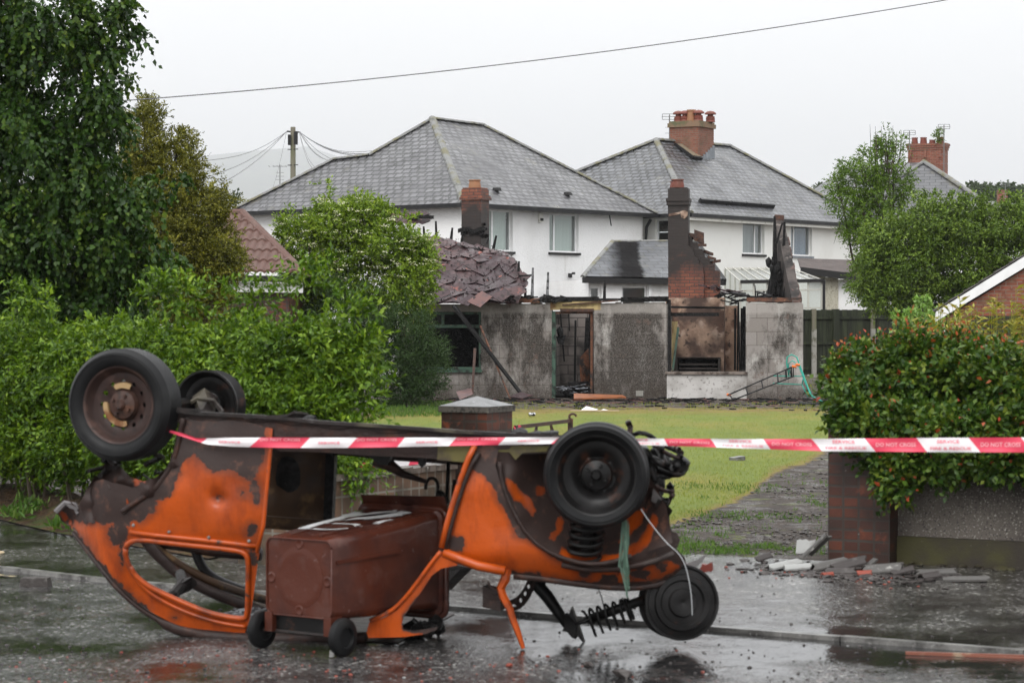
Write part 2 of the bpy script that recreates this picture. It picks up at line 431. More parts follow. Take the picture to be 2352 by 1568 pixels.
def grass_ground():
    t = NT('lawn_ground'); a = t.n('Attribute', attribute_name='lawn')
    f = t.math('ADD', a.outputs['Fac'], t.math('MULTIPLY', t.math('SUBTRACT', t.noise(2.2, 6, .65), .5), 1.5))
    lf = t.rng(f, -.12, .12)
    g = t.mix(t.rng(t.noise((3, .9, 3), 5), .35, .7), (.150, .195, .014), (.205, .245, .022))
    g = t.mix(t.rng(t.noise((.55, .22, .5), 4), .48, .64), g, (.27, .23, .035))
    g = t.mix(t.rng(t.noise(22, 4), .4, .7), g, (.095, .135, .012))
    yel = t.rng(f, .0, .55, 1, 0); g = t.mix(t.math('MULTIPLY', yel, .75), g, (.24, .13, .03))
    d = t.mix(t.rng(t.noise(6, 6, .7), .35, .65), (.020, .014, .011), (.075, .050, .034))
    d = t.mix(t.rng(t.noise(30, 5, .7), .5, .7), d, (.055, .052, .05))
    d = t.mix(t.rng(t.noise(1.9, 6, .7), .58, .66), d, (.11, .13, .03))
    d = t.mix(t.rng(t.noise(45, 3), .66, .72), d, (.3, .28, .25))
    c = t.mix(lf, d, g)
    h = t.noise(28, 6, .7); nn = t.bump(h, 1.0, .05); nn = t.bump(t.noise(4, 4), .5, .08, nn)
    r = t.mix(lf, t.rng(t.noise((2.2, 1.6, 1), 6, .7), .50, .62, .8, .22), .8)
    return t.end(t.bsdf(c, r, 0, nn, .4))
M['garden'] = grass_ground()
M['blade'] = leafmat('grass_blade', [(.15, .20, .015), (.23, .28, .03), (.34, .32, .06)], .7, .2)
M['weed'] = leafmat('weed_blade', [(.04, .10, .012), (.08, .17, .025), (.16, .22, .05)], .5, .3)
M['verge'] = pm('verge_soil', (.06, .036, .02), .85, [(5, (.15, .085, .035), .5, .7), (2.2, (.05, .075, .015), .5, .65), (25, (.2, .15, .1), .62, .72)], [(20, 1, .05), (5, .7, .1)])
M['brick_dark'] = brickmat('dark_wet_brick', (.050, .020, .014), (.120, .034, .018), (.050, .042, .036), .1135, .0765, .009, .45,
    [(2.2, (.026, .017, .014), .45, .65), (7, (.16, .045, .022), .60, .70), (38, (.28, .26, .24), .70, .75)], .8, .012, 0.0)
M['brick_wall'] = brickmat('soldier_brick', (.09, .052, .034), (.15, .085, .05), (.20, .18, .15), .113, .225, .008, .7,
    [(2.5, (.04, .034, .022), .45, .65), (30, (.4, .38, .34), .70, .76)], .8, .012, 0.0)
M['brick_red'] = brickmat('weathered_red_brick', (.18, .048, .027), (.27, .08, .046), (.20, .15, .12), .225, .075, .009, .75, [(3, (.14, .08, .045), .5, .75), (12, (.15, .035, .02), .55, .7)], .5, .01)
M['brick_orange'] = brickmat('orange_brick_stack', (.17, .062, .038), (.23, .095, .06), (.16, .125, .10), .225, .075, .009, .8, [(1.6, (.09, .065, .035), .46, .66), (12, (.22, .06, .03), .55, .7)], .5, .01)
def sootbrick(name, lo, hi, lat=0):
    t = NT(name); b = t.n('TexBrick'); t.l(t.uv(), b.inputs['Vector']); b.inputs['Scale'].default_value = 1
    b.inputs['Brick Width'].default_value = .225; b.inputs['Row Height'].default_value = .077; b.inputs['Mortar Size'].default_value = .008
    for k, c in (('Color1', (.16, .040, .021)), ('Color2', (.25, .075, .035)), ('Mortar', (.045, .036, .03))): b.inputs[k].default_value = (*c, 1)
    sz = t.n('SeparateXYZ'); t.l(t.pos(), sz.inputs[0])
    f = t.math('ADD', t.rng(sz.outputs[2], lo, hi), t.math('MULTIPLY', t.math('SUBTRACT', t.noise(1.6, 5, .65), .5), 1.6))
    c = t.mix(t.rng(f, .25, .75), b.outputs[0], (.018, .011, .009)); c = t.mix(t.rng(t.noise(13, 5), .55, .72), c, (.028, .015, .011))
    nn = t.bump(t.math('SUBTRACT', 1, b.outputs['Fac']), .7, .012)
    return t.end(t.bsdf(c, .5, 0, t.bump(t.noise(40, 4), .4, .006, nn), .5))
M['soot_stack'] = sootbrick('sooty_chimney_brick', 1.9, 3.5)
M['soot_stack2'] = sootbrick('charred_foot_brick', 5.2, 3.6)
def blockwall():
    t = NT('stained_concrete_block'); b = t.n('TexBrick'); t.l(t.uv(), b.inputs['Vector']); b.inputs['Scale'].default_value = 1
    b.inputs['Brick Width'].default_value = .46; b.inputs['Row Height'].default_value = .30; b.inputs['Mortar Size'].default_value = .008
    b.inputs['Mortar Smooth'].default_value = .5
    for k, c in (('Color1', (.23, .205, .185)), ('Color2', (.28, .255, .235)), ('Mortar', (.125, .105, .09))): b.inputs[k].default_value = (*c, 1)
    c = b.outputs[0]
    c = t.mix(t.rng(t.noise((1.6, 1.6, 1.2), 6, .7), .50, .64), c, (.44, .42, .39))
    sxp = t.n('SeparateXYZ'); t.l(t.pos(), sxp.inputs[0]); off = t.math('SUBTRACT', t.math('MULTIPLY', t.math('MULTIPLY', t.rng(sxp.outputs[0], 1.7, 2.0), t.rng(sxp.outputs[0], 3.6, 3.3)), .075), t.math('MULTIPLY', t.rng(sxp.outputs[0], 4.9, 5.3), .075)); f = t.rng(t.math('ADD', t.noise((1.2, 1.2, .62), 7, .74), off), .45, .56); gr = t.rng(t.noise(42, 5, .75), .36, .58)
    c = t.mix(t.math('MULTIPLY', f, t.math('ADD', t.math('MULTIPLY', gr, .45), .53)), c, (.022, .016, .011))
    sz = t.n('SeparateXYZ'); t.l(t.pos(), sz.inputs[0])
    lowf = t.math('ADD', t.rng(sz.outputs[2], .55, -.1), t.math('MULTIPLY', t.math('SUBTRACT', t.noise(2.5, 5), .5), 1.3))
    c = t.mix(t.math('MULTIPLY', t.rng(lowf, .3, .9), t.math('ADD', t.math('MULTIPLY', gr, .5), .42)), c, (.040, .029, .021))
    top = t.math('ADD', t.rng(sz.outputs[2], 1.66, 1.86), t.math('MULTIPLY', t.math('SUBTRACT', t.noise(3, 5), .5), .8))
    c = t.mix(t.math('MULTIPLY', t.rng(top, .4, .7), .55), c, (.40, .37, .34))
    c = t.mix(t.rng(t.noise((2.4, 2.4, 2), 6, .75), .60, .70), c, (.13, .088, .070))
    c = t.mix(t.rng(t.noise(70, 2), .70, .76), c, (.6, .58, .55))
    nn = t.bump(t.math('SUBTRACT', 1, b.outputs['Fac']), .35, .01); nn = t.bump(t.noise(30, 6, .7), .7, .02, nn)
    return t.end(t.bsdf(c, .78, 0, nn, .4))
M['block'] = blockwall()
M['block_in'] = brickmat('sooty_inner_block', (.12, .10, .09), (.19, .165, .15), (.06, .05, .045), .46, .225, .012, .8, [(1.6, (.03, .025, .022), .48, .66)], .6, .01)
M['whiteband'] = pm('white_painted_apron', (.52, .50, .48), .7, [(2, (.30, .28, .26), .45, .7), (16, (.15, .13, .12), .58, .72)], [(20, .5, .01)])
M['plaster'] = pm('scorched_plaster', (.36, .24, .17), .75, [(1.9, (.13, .07, .048), .47, .6, 7), (3.4, (.50, .37, .29), .55, .65, 7), (5.5, (.03, .02, .016), .58, .66, 6), (1.0, (.07, .042, .032), .54, .66)], [(9, .5, .02), (50, .3, .004)])
M['yellowplaster'] = pm('yellow_plaster', (.48, .37, .17), .75, [(2.5, (.19, .11, .05), .52, .64), (9, (.30, .22, .11), .5, .7)], [(12, .4, .01)])
M['char'] = pm('charred_timber', (.006, .0055, .0055), .42, [(12, (.020, .018, .018), .5, .7), (34, (.10, .10, .105), .68, .76)], [(26, 1, .03), ((9, 9, 60), .5, .01)])
M['burntwood'] = pm('scorched_timber', (.12, .045, .022), .55, [(4, (.02, .014, .012), .45, .6), (18, (.19, .085, .04), .55, .7)], [(20, .6, .02)])
M['orangeboard'] = pm('bare_orange_board', (.26, .085, .028), .5, [(5, (.12, .04, .015), .5, .7)], [(15, .4, .01)])
M['greenpaint'] = pm('green_painted_frame', (.055, .105, .075), .5, [(6, (.012, .016, .013), .48, .62), (20, (.20, .17, .12), .6, .7)], [(30, .4, .005)])
M['dtile'] = pm('burnt_diamond_tile', (.050, .032, .036), .42, [(1.1, (.085, .048, .048), .46, .6), (9, (.030, .018, .018), .5, .6, 6), (5, (.28, .085, .06), .64, .70), (26, (.12, .10, .10), .64, .74)], [(22, .6, .012)], rv=(3, .4, .6, .22, .6))
M['dtile_pale'] = pm('red_underside_tile', (.13, .06, .052), .45, [(6, (.08, .045, .045), .48, .62)], [(20, .5, .01)])
def slate(name, c1, c2, bw, bh, mort=.010, moss=.62, rough=(.27, .45), stain=None, spec=.5):
    t = NT(name); b = t.n('TexBrick'); b.offset = .5; t.l(t.uv(), b.inputs['Vector']); b.inputs['Scale'].default_value = 1
    b.inputs['Brick Width'].default_value = bw; b.inputs['Row Height'].default_value = bh; b.inputs['Mortar Size'].default_value = mort
    b.inputs['Mortar Smooth'].default_value = .2
    for k, c in (('Color1', c1), ('Color2', c2), ('Mortar', (.012, .012, .012))): b.inputs[k].default_value = (*c, 1)
    c = b.outputs[0]
    c = t.mix(t.rng(t.noise(.55, 5, .6), .5, .72), c, tuple(k * .62 for k in c1))
    c = t.mix(t.math('MULTIPLY', t.rng(t.noise(1.1, 6, .7), .58, .70), .45), c, (.15, .135, .075))
    wob = t.n('TexBrick'); wob.offset = .5; t.l(t.uv(), wob.inputs['Vector']); wob.inputs['Scale'].default_value = 1
    wob.inputs['Brick Width'].default_value = bw; wob.inputs['Row Height'].default_value = bh; wob.inputs['Mortar Size'].default_value = mort * 2.4; wob.inputs['Mortar Smooth'].default_value = .3
    f = t.math('MULTIPLY', t.rng(wob.outputs['Fac'], .1, .6), t.math('MULTIPLY', t.rng(t.noise(7.5, 3, .6), .50, .56), t.rng(t.noise(.8, 4, .6), moss - .10, moss + .08)))
    c = t.mix(f, c, (.013, .013, .011))
    if stain:
        sp = t.n('SeparateXYZ'); t.l(t.pos(), sp.inputs[0]); xx = t.math('ADD', sp.outputs[0], t.math('MULTIPLY', t.noise(1.6, 6, .7), .5))
        fs = t.math('MULTIPLY', t.rng(xx, stain[0], stain[0] + .5), t.rng(xx, stain[1] + .12, stain[1])); c = t.mix(t.math('MULTIPLY', fs, .95), c, (.007, .006, .006)); spec = t.rng(fs, 0, 1, .30, .06)
    # each slate tilts a little, so that the courses step
    su = t.n('SeparateXYZ'); t.l(t.uv(), su.inputs[0])
    saw = t.math('FRACT', t.math('DIVIDE', su.outputs[1], bh))
    nn = t.bump(saw, .25, -.02); nn = t.bump(t.math('SUBTRACT', 1, b.outputs['Fac']), .6, .012, nn); nn = t.bump(t.noise(2.2, 3), .25, .03, nn)
    r = t.rng(t.noise(1.2, 4), .35, .65, rough[0], rough[1])
    if stain: r = t.math('ADD', r, t.math('MULTIPLY', fs, .45))
    return t.end(t.bsdf(c, r, 0, nn, spec))
M['slate'] = slate('grey_wet_slate', (.072, .070, .076), (.135, .132, .140), .33, .235, .036, .46)
M['slate2'] = slate('mid_grey_slate', (.070, .072, .080), (.132, .135, .146), .33, .23, .036, .45)
M['slate3'] = slate('far_grey_slate', (.07, .07, .075), (.11, .11, .115), .5, .24, .014, .62)
M['hip'] = pm('mossy_hip_tile', (.16, .16, .155), .5, [(2.2, (.12, .11, .055), .5, .62), (5, (.06, .06, .05), .55, .68)], [(14, .5, .02)])
M['render'] = pm('white_roughcast', (.82, .815, .81), .9, [(.5, (.70, .69, .675), .48, .72), ((2.5, 2.5, .35), (.58, .565, .54), .60, .82)], [(16, .9, .022), (50, .4, .008)])
M['render2'] = pm('cream_white_roughcast', (.80, .795, .76), .9, [(.7, (.70, .69, .65), .5, .75)], [(16, .5, .015)])
M['pebble'] = pm('pale_pebbledash', (.52, .49, .40), .9, [(38, (.26, .23, .17), .5, .6), (60, (.8, .78, .7), .6, .68)], [(30, 1, .03)])
M['roughwall'] = pm('brown_roughcast', (.15, .13, .112), .8, [(1.2, (.062, .053, .046), .42, .62), (85, (.42, .40, .36), .60, .68, 2), (60, (.035, .03, .028), .58, .7, 2)], [(80, 1, .012)])
M['plinth'] = pm('mossy_dark_plinth', (.040, .033, .026), .6, [(2.2, (.06, .055, .022), .5, .65), (60, (.16, .15, .13), .68, .75)], [(40, .6, .006)])
M['cap'] = pm('concrete_cap', (.17, .17, .172), .45, [(9, (.10, .10, .10), .45, .65), (50, (.5, .5, .5), .66, .72)], [(40, .5, .006)])
M['captrim'] = pm('lichened_cap_edge', (.085, .075, .065), .7, [(11, (.24, .23, .19), .58, .66), (40, (.03, .028, .025), .5, .6)], [(40, .5, .006)])
M['black'] = pm('black_gutter_plastic', (.016, .016, .017), .35, [(6, (.035, .034, .033), .5, .7)])
M['blackwood'] = pm('black_fascia', (.022, .021, .021), .5)
M['upvc'] = pm('white_window_frame', (.78, .78, .78), .35, [(3, (.66, .66, .65), .5, .75)])
M['creamwood'] = pm('off_white_paintwork', (.72, .71, .66), .5, [(7, (.45, .43, .36), .58, .7)])
M['reveal'] = pm('grey_reveal', (.55, .555, .55), .8)
M['blind'] = pm('pale_green_blind', (.62, .68, .63), .7)
M['blind2'] = pm('grey_blind', (.40, .42, .42), .7)
M['curtain'] = pm('blue_grey_curtain', (.24, .29, .36), .8)
M['room'] = pm('dim_room', (.05, .052, .055), .9)
def glass(name, tint=(1, 1, 1), refl=1.0, rough=.02):
    t = NT(name); tr = t.n('BsdfTransparent'); tr.inputs[0].default_value = (*tint, 1); g = t.n('BsdfGlossy'); g.inputs['Roughness'].default_value = rough
    lw = t.n('LayerWeight'); lw.inputs[0].default_value = .5
    fr = t.math('ADD', .05 * refl, t.math('MULTIPLY', t.math('POWER', lw.outputs['Facing'], 4.0), .8))
    mx = t.n('MixShader'); t.l(fr, mx.inputs[0]); t.l(tr.outputs[0], mx.inputs[1]); t.l(g.outputs[0], mx.inputs[2])
    return t.end(mx.outputs[0])
M['glass'] = glass('window_glass', (.82, .86, .86), 2.0)
M['polycarb'] = glass('conservatory_glazing', (.80, .84, .80), 2.4, .25)
M['rooftile'] = pm('brown_concrete_tile', (.10, .046, .034), .7, [(3, (.12, .07, .055), .5, .7), (20, (.055, .03, .022), .5, .7)], [(40, .4, .006)])
M['fence'] = pm('dark_green_fence_board', (.026, .030, .019), .6, [((9, 9, .6), (.042, .05, .026), .45, .65), ((24, 24, 1), (.012, .014, .010), .5, .7)], [((40, 40, 2), .5, .006)])
M['post'] = pm('concrete_fence_post', (.30, .29, .26), .8, [(5, (.13, .125, .09), .48, .62), (30, (.42, .41, .38), .6, .7)], [(40, .4, .005)])
M['pole'] = pm('weathered_pole', (.17, .155, .115), .8, [((6, 6, .5), (.12, .13, .06), .45, .65)], [((30, 30, 1), .5, .01)])
M['wire'] = pm('grey_cable', (.16, .16, .165), .5)
M['metal'] = pm('galvanised_aerial', (.20, .20, .20), .4, metal=.6)
M['pot'] = pm('terracotta_pot', (.17, .045, .03), .6, [(4, (.13, .05, .035), .5, .7)], [(30, .3, .005)])
M['potbuff'] = pm('buff_pot', (.30, .14, .07), .65, [(6, (.26, .14, .07), .5, .7)])
M['lead'] = pm('lead_flashing', (.17, .185, .205), .5, [(4, (.25, .27, .29), .5, .7)])
M['rust'] = pm('rusted_iron', (.065, .035, .027), .55, [(12, (.13, .055, .03), .5, .7), (30, (.02, .016, .014), .5, .7)], [(60, .5, .004)])
M['bark'] = pm('brown_bark', (.055, .042, .030), .85, [((9, 9, 3), (.09, .075, .05), .45, .65)], [((30, 30, 8), .8, .02)])
M['leaf_lime'] = leafmat('lime_leaf', [(.009, .028, .004), (.019, .052, .007), (.042, .090, .010), (.12, .17, .020)], .36, .22)
M['leaf_olive'] = leafmat('olive_leaf', [(.045, .054, .006), (.098, .108, .012), (.18, .178, .020), (.33, .30, .045)], .4, .25)
M['leaf_elder'] = leafmat('elder_leaf', [(.055, .105, .008), (.115, .20, .014), (.20, .30, .022), (.34, .42, .05)], .4, .32)
M['flower'] = leafmat('elder_flower', [(.55, .56, .34), (.72, .72, .50), (.80, .80, .62)], .6, .3)
M['leaf_dark'] = leafmat('dark_shrub_leaf', [(.020, .042, .012), (.035, .070, .018), (.055, .10, .025)], .5, .22)
M['leaf_hedge'] = leafmat('hedge_leaf', [(.020, .054, .004), (.055, .122, .008), (.125, .220, .014), (.26, .36, .035)], .35, .30)
M['leaf_red'] = leafmat('red_tipped_leaf', [(.014, .042, .010), (.035, .085, .012), (.085, .145, .018), (.20, .23, .03)], .33, .25, tipcol=(.48, .075, .040))
M['leaf_yel'] = leafmat('yellow_green_leaf', [(.14, .17, .02), (.24, .26, .035), (.38, .36, .07), (.42, .26, .06)], .45, .32)
M['leaf_shrub'] = leafmat('round_tree_leaf', [(.034, .068, .009), (.078, .140, .016), (.155, .24, .03), (.28, .37, .07)], .42, .28)
M['leaf_ash'] = leafmat('ash_leaf', [(.045, .09, .008), (.095, .175, .014), (.18, .28, .025)], .42, .32)
M['leaf_vine'] = leafmat('vine_leaf', [(.15, .30, .05), (.24, .40, .09), (.38, .52, .20)], .4, .3)
M['leaf_far'] = leafmat('distant_leaf', [(.03, .055, .02), (.06, .09, .03)], .6, .2)
def hillmat():
    t = NT('hill_fields'); c = t.mix(t.rng(t.noise(.003, 4), .4, .6), (.03, .05, .025), (.06, .08, .03)); c = t.mix(t.rng(t.noise(.012, 5), .52, .6), c, (.012, .02, .012))
    return t.end(t.bsdf(c, .9))
M['hill'] = hillmat()
# ------------------------------------------------------------------ ground, road, pavement
KL = [gp(-700, 1225), gp(-200, 1278), gp(0, 1302), gp(250, 1331), gp(1187, 1404), gp(2352, 1495), gp(3000, 1546)]   # kerb line read off the photo
ang = (KL[-1] - KL[-2]).normalized(); KL.append(KL[-1] + ang * 25); a0 = (KL[0] - KL[1]).normalized(); KL.insert(0, KL[0] + a0 * 30)
PL_C = Vector((-0.27, 18.45, 0)); PR_C = Vector((2.53, 16.90, 0))       # gate pillars
SD = (PR_C - PL_C).normalized(); SN = Vector((SD.y, -SD.x, 0)); SN = SN if SN.y < 0 else -SN     # street direction and its outward side
BL = [gp(-700, 1135), gp(-200, 1178), gp(0, 1194), gp(131, 1225), gp(480, 1285), Vector((-1.55, 16.35, 0)), PL_C + SN * .22 - SD * .2, PR_C + SN * .22, PR_C + SD * 1.2 + SN * .12, PR_C + SD * 4 + SN * .12, PR_C + SD * 30 + SN * .12]
BL.insert(0, BL[0] + a0 * 30)
for b in BL: b.z = 0
def strip(name, A, B, mat, z, kind='structure'):
    # A (near) and B (far) polylines triangulated as one sheet
    poly = [(p.x, p.y) for p in A] + [(p.x, p.y) for p in reversed(B)]
    es = [(i, (i + 1) % len(poly)) for i in range(len(poly))]
    r = delaunay_2d_cdt([Vector(p) for p in poly], es, [], 1, 1e-5); mb = MB()
    mb.add([(p.x, p.y, z) for p in r[0]], [tuple(f) for f in r[2]])
    o = obj(name, mb, mat, fixn=False); tag(o, kind=kind)
    if o.data.polygons[0].normal.z < 0: o.data.flip_normals()
    return o
RZ = -0.022
strip('road', [Vector((-60, -12, 0)), Vector((70, -12, 0))], KL, M['road'], RZ)
pvm = strip('pavement', KL, BL, M['pave'], 0.0)
mb = MB()
for i in range(len(KL) - 1):
    a, b = KL[i], KL[i + 1]; L = (b - a).length; n = max(1, int(L / .92)); d = (b - a).normalized(); nn = Vector((d.y, -d.x, 0)); nn = nn if nn.y < 0 else -nn
    if i in (0, len(KL) - 2): n = max(1, n)
    for k in range(n):
        p = a.lerp(b, (k + .004) / n); q = a.lerp(b, (k + .996) / n); jz = random.uniform(-.003, .004)
        c = (p + q) / 2
        mb.box((c.x - nn.x * .025, c.y - nn.y * .025, -.064 + jz / 2), ((q - p).length, .065, .134 + jz), ax=d, ay=nn, taper=.999)
kerb = obj('kerb', mb, M['kerb']); tag(kerb, kind='structure')
mb = MB()
for off, (i0, i1) in ((.16, (0, 4)),):
    for i in range(i0, i1):
        a, b = KL[i], KL[i + 1]; d = (b - a).normalized(); nn = Vector((d.y, -d.x, 0)); nn = nn if nn.y < 0 else -nn
        e = b if i < i1 - 1 else a.lerp(b, .35)
        mb.quad(a + nn * off + Vector((0, 0, RZ + .004)), e + nn * off + Vector((0, 0, RZ + .004)), e + nn * (off + .06) + Vector((0, 0, RZ + .004)), a + nn * (off + .06) + Vector((0, 0, RZ + .004)))
yl = obj('road_marking', mb, M['yellowline'], fixn=False); tag(yl, kind='structure')
if yl.data.polygons[0].normal.z < 0: yl.data.flip_normals()
# garden ground: one grid from the boundary to the horizon
LAWN = [(560, 985), (700, 965), (870, 952), (1000, 944), (1250, 939), (1500, 938), (1893, 938), (1960, 990), (1900, 1034), (1854, 1062), (1775, 1088), (1745, 1116), (1691, 1155), (1593, 1185), (1534, 1202), (1380, 1215), (1180, 1225), (1000, 1160), (860, 1090), (600, 1010)]
BX = [(p.x, p.y) for p in BL]
def bline(x):
    for i in range(len(BX) - 1):
        if BX[i][0] <= x <= BX[i + 1][0]: return lerp(BX[i][1], BX[i + 1][1], (x - BX[i][0]) / max(1e-6, BX[i + 1][0] - BX[i][0]))
    return BX[0][1] if x < BX[0][0] else BX[-1][1]
xs = np.concatenate([np.array([-9400, -900, -300, -100, -40, -20, -12]), np.arange(-9, 12, .13), np.array([13, 15, 18, 24, 40, 100, 300, 900, 9400])])
ts = np.concatenate([np.arange(0, 34, .17), np.array([36, 40, 46, 55, 70, 100, 200, 450, 900, 2600, 6800, 13500])])
mb = MB(); lawn = []
for j, t in enumerate(ts):
    for i, x in enumerate(xs):
        y = min(bline(float(x)), 40) + float(t); z = G(y) - .002
        if 0 < j < 200 and 7 < i < 168: z += .022 * (mnoise.noise(Vector((x * 1.1, y * .9, 0))) + .5 * mnoise.noise(Vector((x * 4, y * 3, 3))))
        u, v = proj(Vector((x, y, G(y)))) if y > 2 else (0, 3000)
        lawn.append(max(-1, min(1, sdist(u, v, LAWN) / 30)) if (200 < u < 2400 and 800 < v < 1500) else -.6 if y < 47 else -.35)
        mb.v.append((float(x), y, z))
W = len(xs)
for j in range(len(ts) - 1):
    for i in range(W - 1):
        a = j * W + i; mb.f.append((a, a + 1, a + W + 1, a + W)); mb.mi.append(0)
mb.at['lawn'] = lawn
gr = obj('ground', mb, M['garden'], fixn=False, smooth=True); tag(gr, kind='structure')
LAWN_G = lawn
# hill beyond, fading into the cloud
mb = MB(); hx = np.linspace(-9300, 9300, 60); hy = np.linspace(0, 1, 16)
for j, t in enumerate(hy):
    for i, x in enumerate(hx):
        y = 4800 + 8600 * t; uu = x / y * 5500 + 1176
        top = 880 * (1 if uu < 700 else max(.30, 1 - (uu - 700) / 1900)) * (1 + .08 * mnoise.noise(Vector((x * .0015, 0, 0))))
        z = -22 + (top) * smooth01(t) ** .8 * (1 + .10 * mnoise.noise(Vector((x * .0012, y * .0004, 3)))) + 16 * mnoise.noise(Vector((x * .004, y * .004, 1))) * (t > 0)
        mb.v.append((float(x), float(y), float(z)))
for j in range(15):
    for i in range(59):
        a = j * 60 + i; mb.f.append((a, a + 1, a + 61, a + 60)); mb.mi.append(0)
tag(obj('hill', mb, M['hill'], smooth=True, fixn=False), kind='structure')
# ------------------------------------------------------------------ windows
def blinds(fr, parent, s0, s1, z0, z1, d, mat, w=.10, gap=.012):
    mb = MB(); s = s0
    while s < s1 - .02:
        e = min(s + w - gap, s1); y = random.uniform(-.012, .012)
        mb.hexa([fr.pt(s, z0, d - .012 + y), fr.pt(e, z0, d + .018), fr.pt(e, z0, d + .015), fr.pt(s, z0, d - .015 + y),
                 fr.pt(s, z1, d - .012), fr.pt(e, z1, d + .018), fr.pt(e, z1, d + .015), fr.pt(s, z1, d - .015)])
        s += w
    return obj('blind', mb, mat, parent)
def window(fr, root, q, mulls=(), trans=(), dep=-.10, bl='blind', sill=True, sillmat='blackwood', framemat='upvc', fw=.055, name='window', sw=.06):
    s0, s1, z0, z1 = q; mb = MB(); d0, d1 = dep - .05, dep
    fr.box(mb, s0 + .002, s0 + fw, z0 + .002, z1 - .002, d0, d1); fr.box(mb, s1 - fw, s1 - .002, z0 + .002, z1 - .002, d0, d1)
    fr.box(mb, s0 + fw, s1 - fw, z0 + .002, z0 + fw, d0, d1); fr.box(mb, s0 + fw, s1 - fw, z1 - fw, z1 - .002, d0, d1)
    for m in mulls:
        sm = lerp(s0, s1, m); fr.box(mb, sm - fw * .7, sm + fw * .7, z0 + fw, z1 - fw, d0 + .003, d1 - .003)
    for (a, b, m) in trans:
        zm = lerp(z0, z1, m); fr.box(mb, lerp(s0, s1, a) + fw * .7, lerp(s0, s1, b) - fw * .7, zm - fw * .6, zm + fw * .6, d0 + .006, d1 - .006)
    o = obj(name, mb, M[framemat], root)
    g = MB(); g.quad(fr.pt(s0 + fw * .5, z0 + fw * .5, d0 + .025), fr.pt(s1 - fw * .5, z0 + fw * .5, d0 + .025), fr.pt(s1 - fw * .5, z1 - fw * .5, d0 + .025), fr.pt(s0 + fw * .5, z1 - fw * .5, d0 + .025)); obj('pane', g, M['glass'], o)
    if bl: blinds(fr, o, s0 + .05, s1 - .05, z0 + .03, z1 - .03, d0 - .10, M[bl])
    if sill:
        g = MB(); fr.box(g, s0 - sw, s1 + sw, z0 - .075, z0 - .001, dep - .02, .06); obj('sill', g, M[sillmat], o)
    return o
def hiproof(name, verts, faces, mat, root, thick=.05):
    mb = MB(); mb.add(verts, faces); n = len(verts)
    mb.add([Vector(v) - Vector((0, 0, thick)) for v in verts], [tuple(reversed(f)) for f in faces])
    return obj(name, mb, mat, root, uv=True, fixn=False)
def hipline(mb, a, b, r=.11, step=.42):
    a = Vector(a); b = Vector(b); n = max(1, int((b - a).length / step)); 
    for i in range(n):
        p = a.lerp(b, i / n); q = a.lerp(b, (i + 1.04) / n); up = Vector((0, 0, .012))
        d = (q - p).normalized(); x = d.cross(Vector((0, 0, 1))).normalized(); y = x.cross(d)
        ring = []
        for P0, rr in ((p, r), (q + up, r * .92)):
            for k in range(6):
                t = math.pi * k / 5; ring.append(P0 + x * (math.cos(t) * rr) + y * (math.sin(t) * rr * .75 - .03))
        fs = [(k, k + 1, 7 + k, 6 + k) for k in range(5)] + [(0, 6, 11, 5), (0, 1, 2, 3, 4, 5), (11, 10, 9, 8, 7, 6)]
        mb.add(ring, fs)
def gutter(mb, a, b, r=.065, drop=.07, n_out=None):
    a = Vector(a) - Vector((0, 0, drop)); b = Vector(b) - Vector((0, 0, drop)); mb.bar(a, b, r * 1.9, r * 2.0)
def rayplane(u, v, p0, n):
    r = ray(u, v); t = (Vector(p0) - CAM).dot(n) / r.dot(n); return CAM + r * t
def aerial(base, h, mat='metal', n=6, w=.5, az=0.0, panel=False, sc=.62):
    mb = MB(); b = Vector(base); mb.tube([b, b + Vector((0, 0, h))], .022, 6)
    t = b + Vector((0, 0, h - .06)); d = Vector((math.cos(az), math.sin(az), 0)); e = Vector((-d.y, d.x, 0))
    mb.tube([t - d * .45 * sc, t + d * .45 * sc], .012, 5)
    if panel:
        for k in (-.10, .10): mb.tube([t - d * .42 * sc + Vector((0, 0, k)), t + d * .42 * sc + Vector((0, 0, k))], .012, 5)
        for k in (-.42, 0, .42): mb.tube([t + d * k * sc - Vector((0, 0, .1)), t + d * k * sc + Vector((0, 0, .1))], .012, 5)
    else:
        for k in range(n): q = t + d * lerp(-.42, .42, k / (n - 1)); mb.tube([q - e * w / 2, q + e * w / 2], .012, 5)
    for k in range(3): q = b + Vector((0, 0, h * (.25 + .18 * k))); mb.tube([q - d * .16, q + d * .16], .010, 4)
    return mb
def pot(mb, c, r=.13, h=.38, mushroom=False):
    c = Vector(c)
    if mushroom:
        mb.lathe(c, (0, 0, 1), [(0, 0), (r, 0), (r, .05), (r * .92, .07), (r * 1.02, .12), (r * .9, .14), (r * .95, .2), (r * .6, .22), (r * .6, .27), (r * 1.25, .28), (r * 1.2, .33), (r * .7, .39), (0, .41)], 18)
    else:
        mb.lathe(c, (0, 0, 1), [(r, 0), (r * 1.02, .03), (r * .86, h * .85), (r * 1.0, h * .88), (r * 1.0, h), (r * .75, h), (r * .72, h * .3), (0, h * .3)], 20)
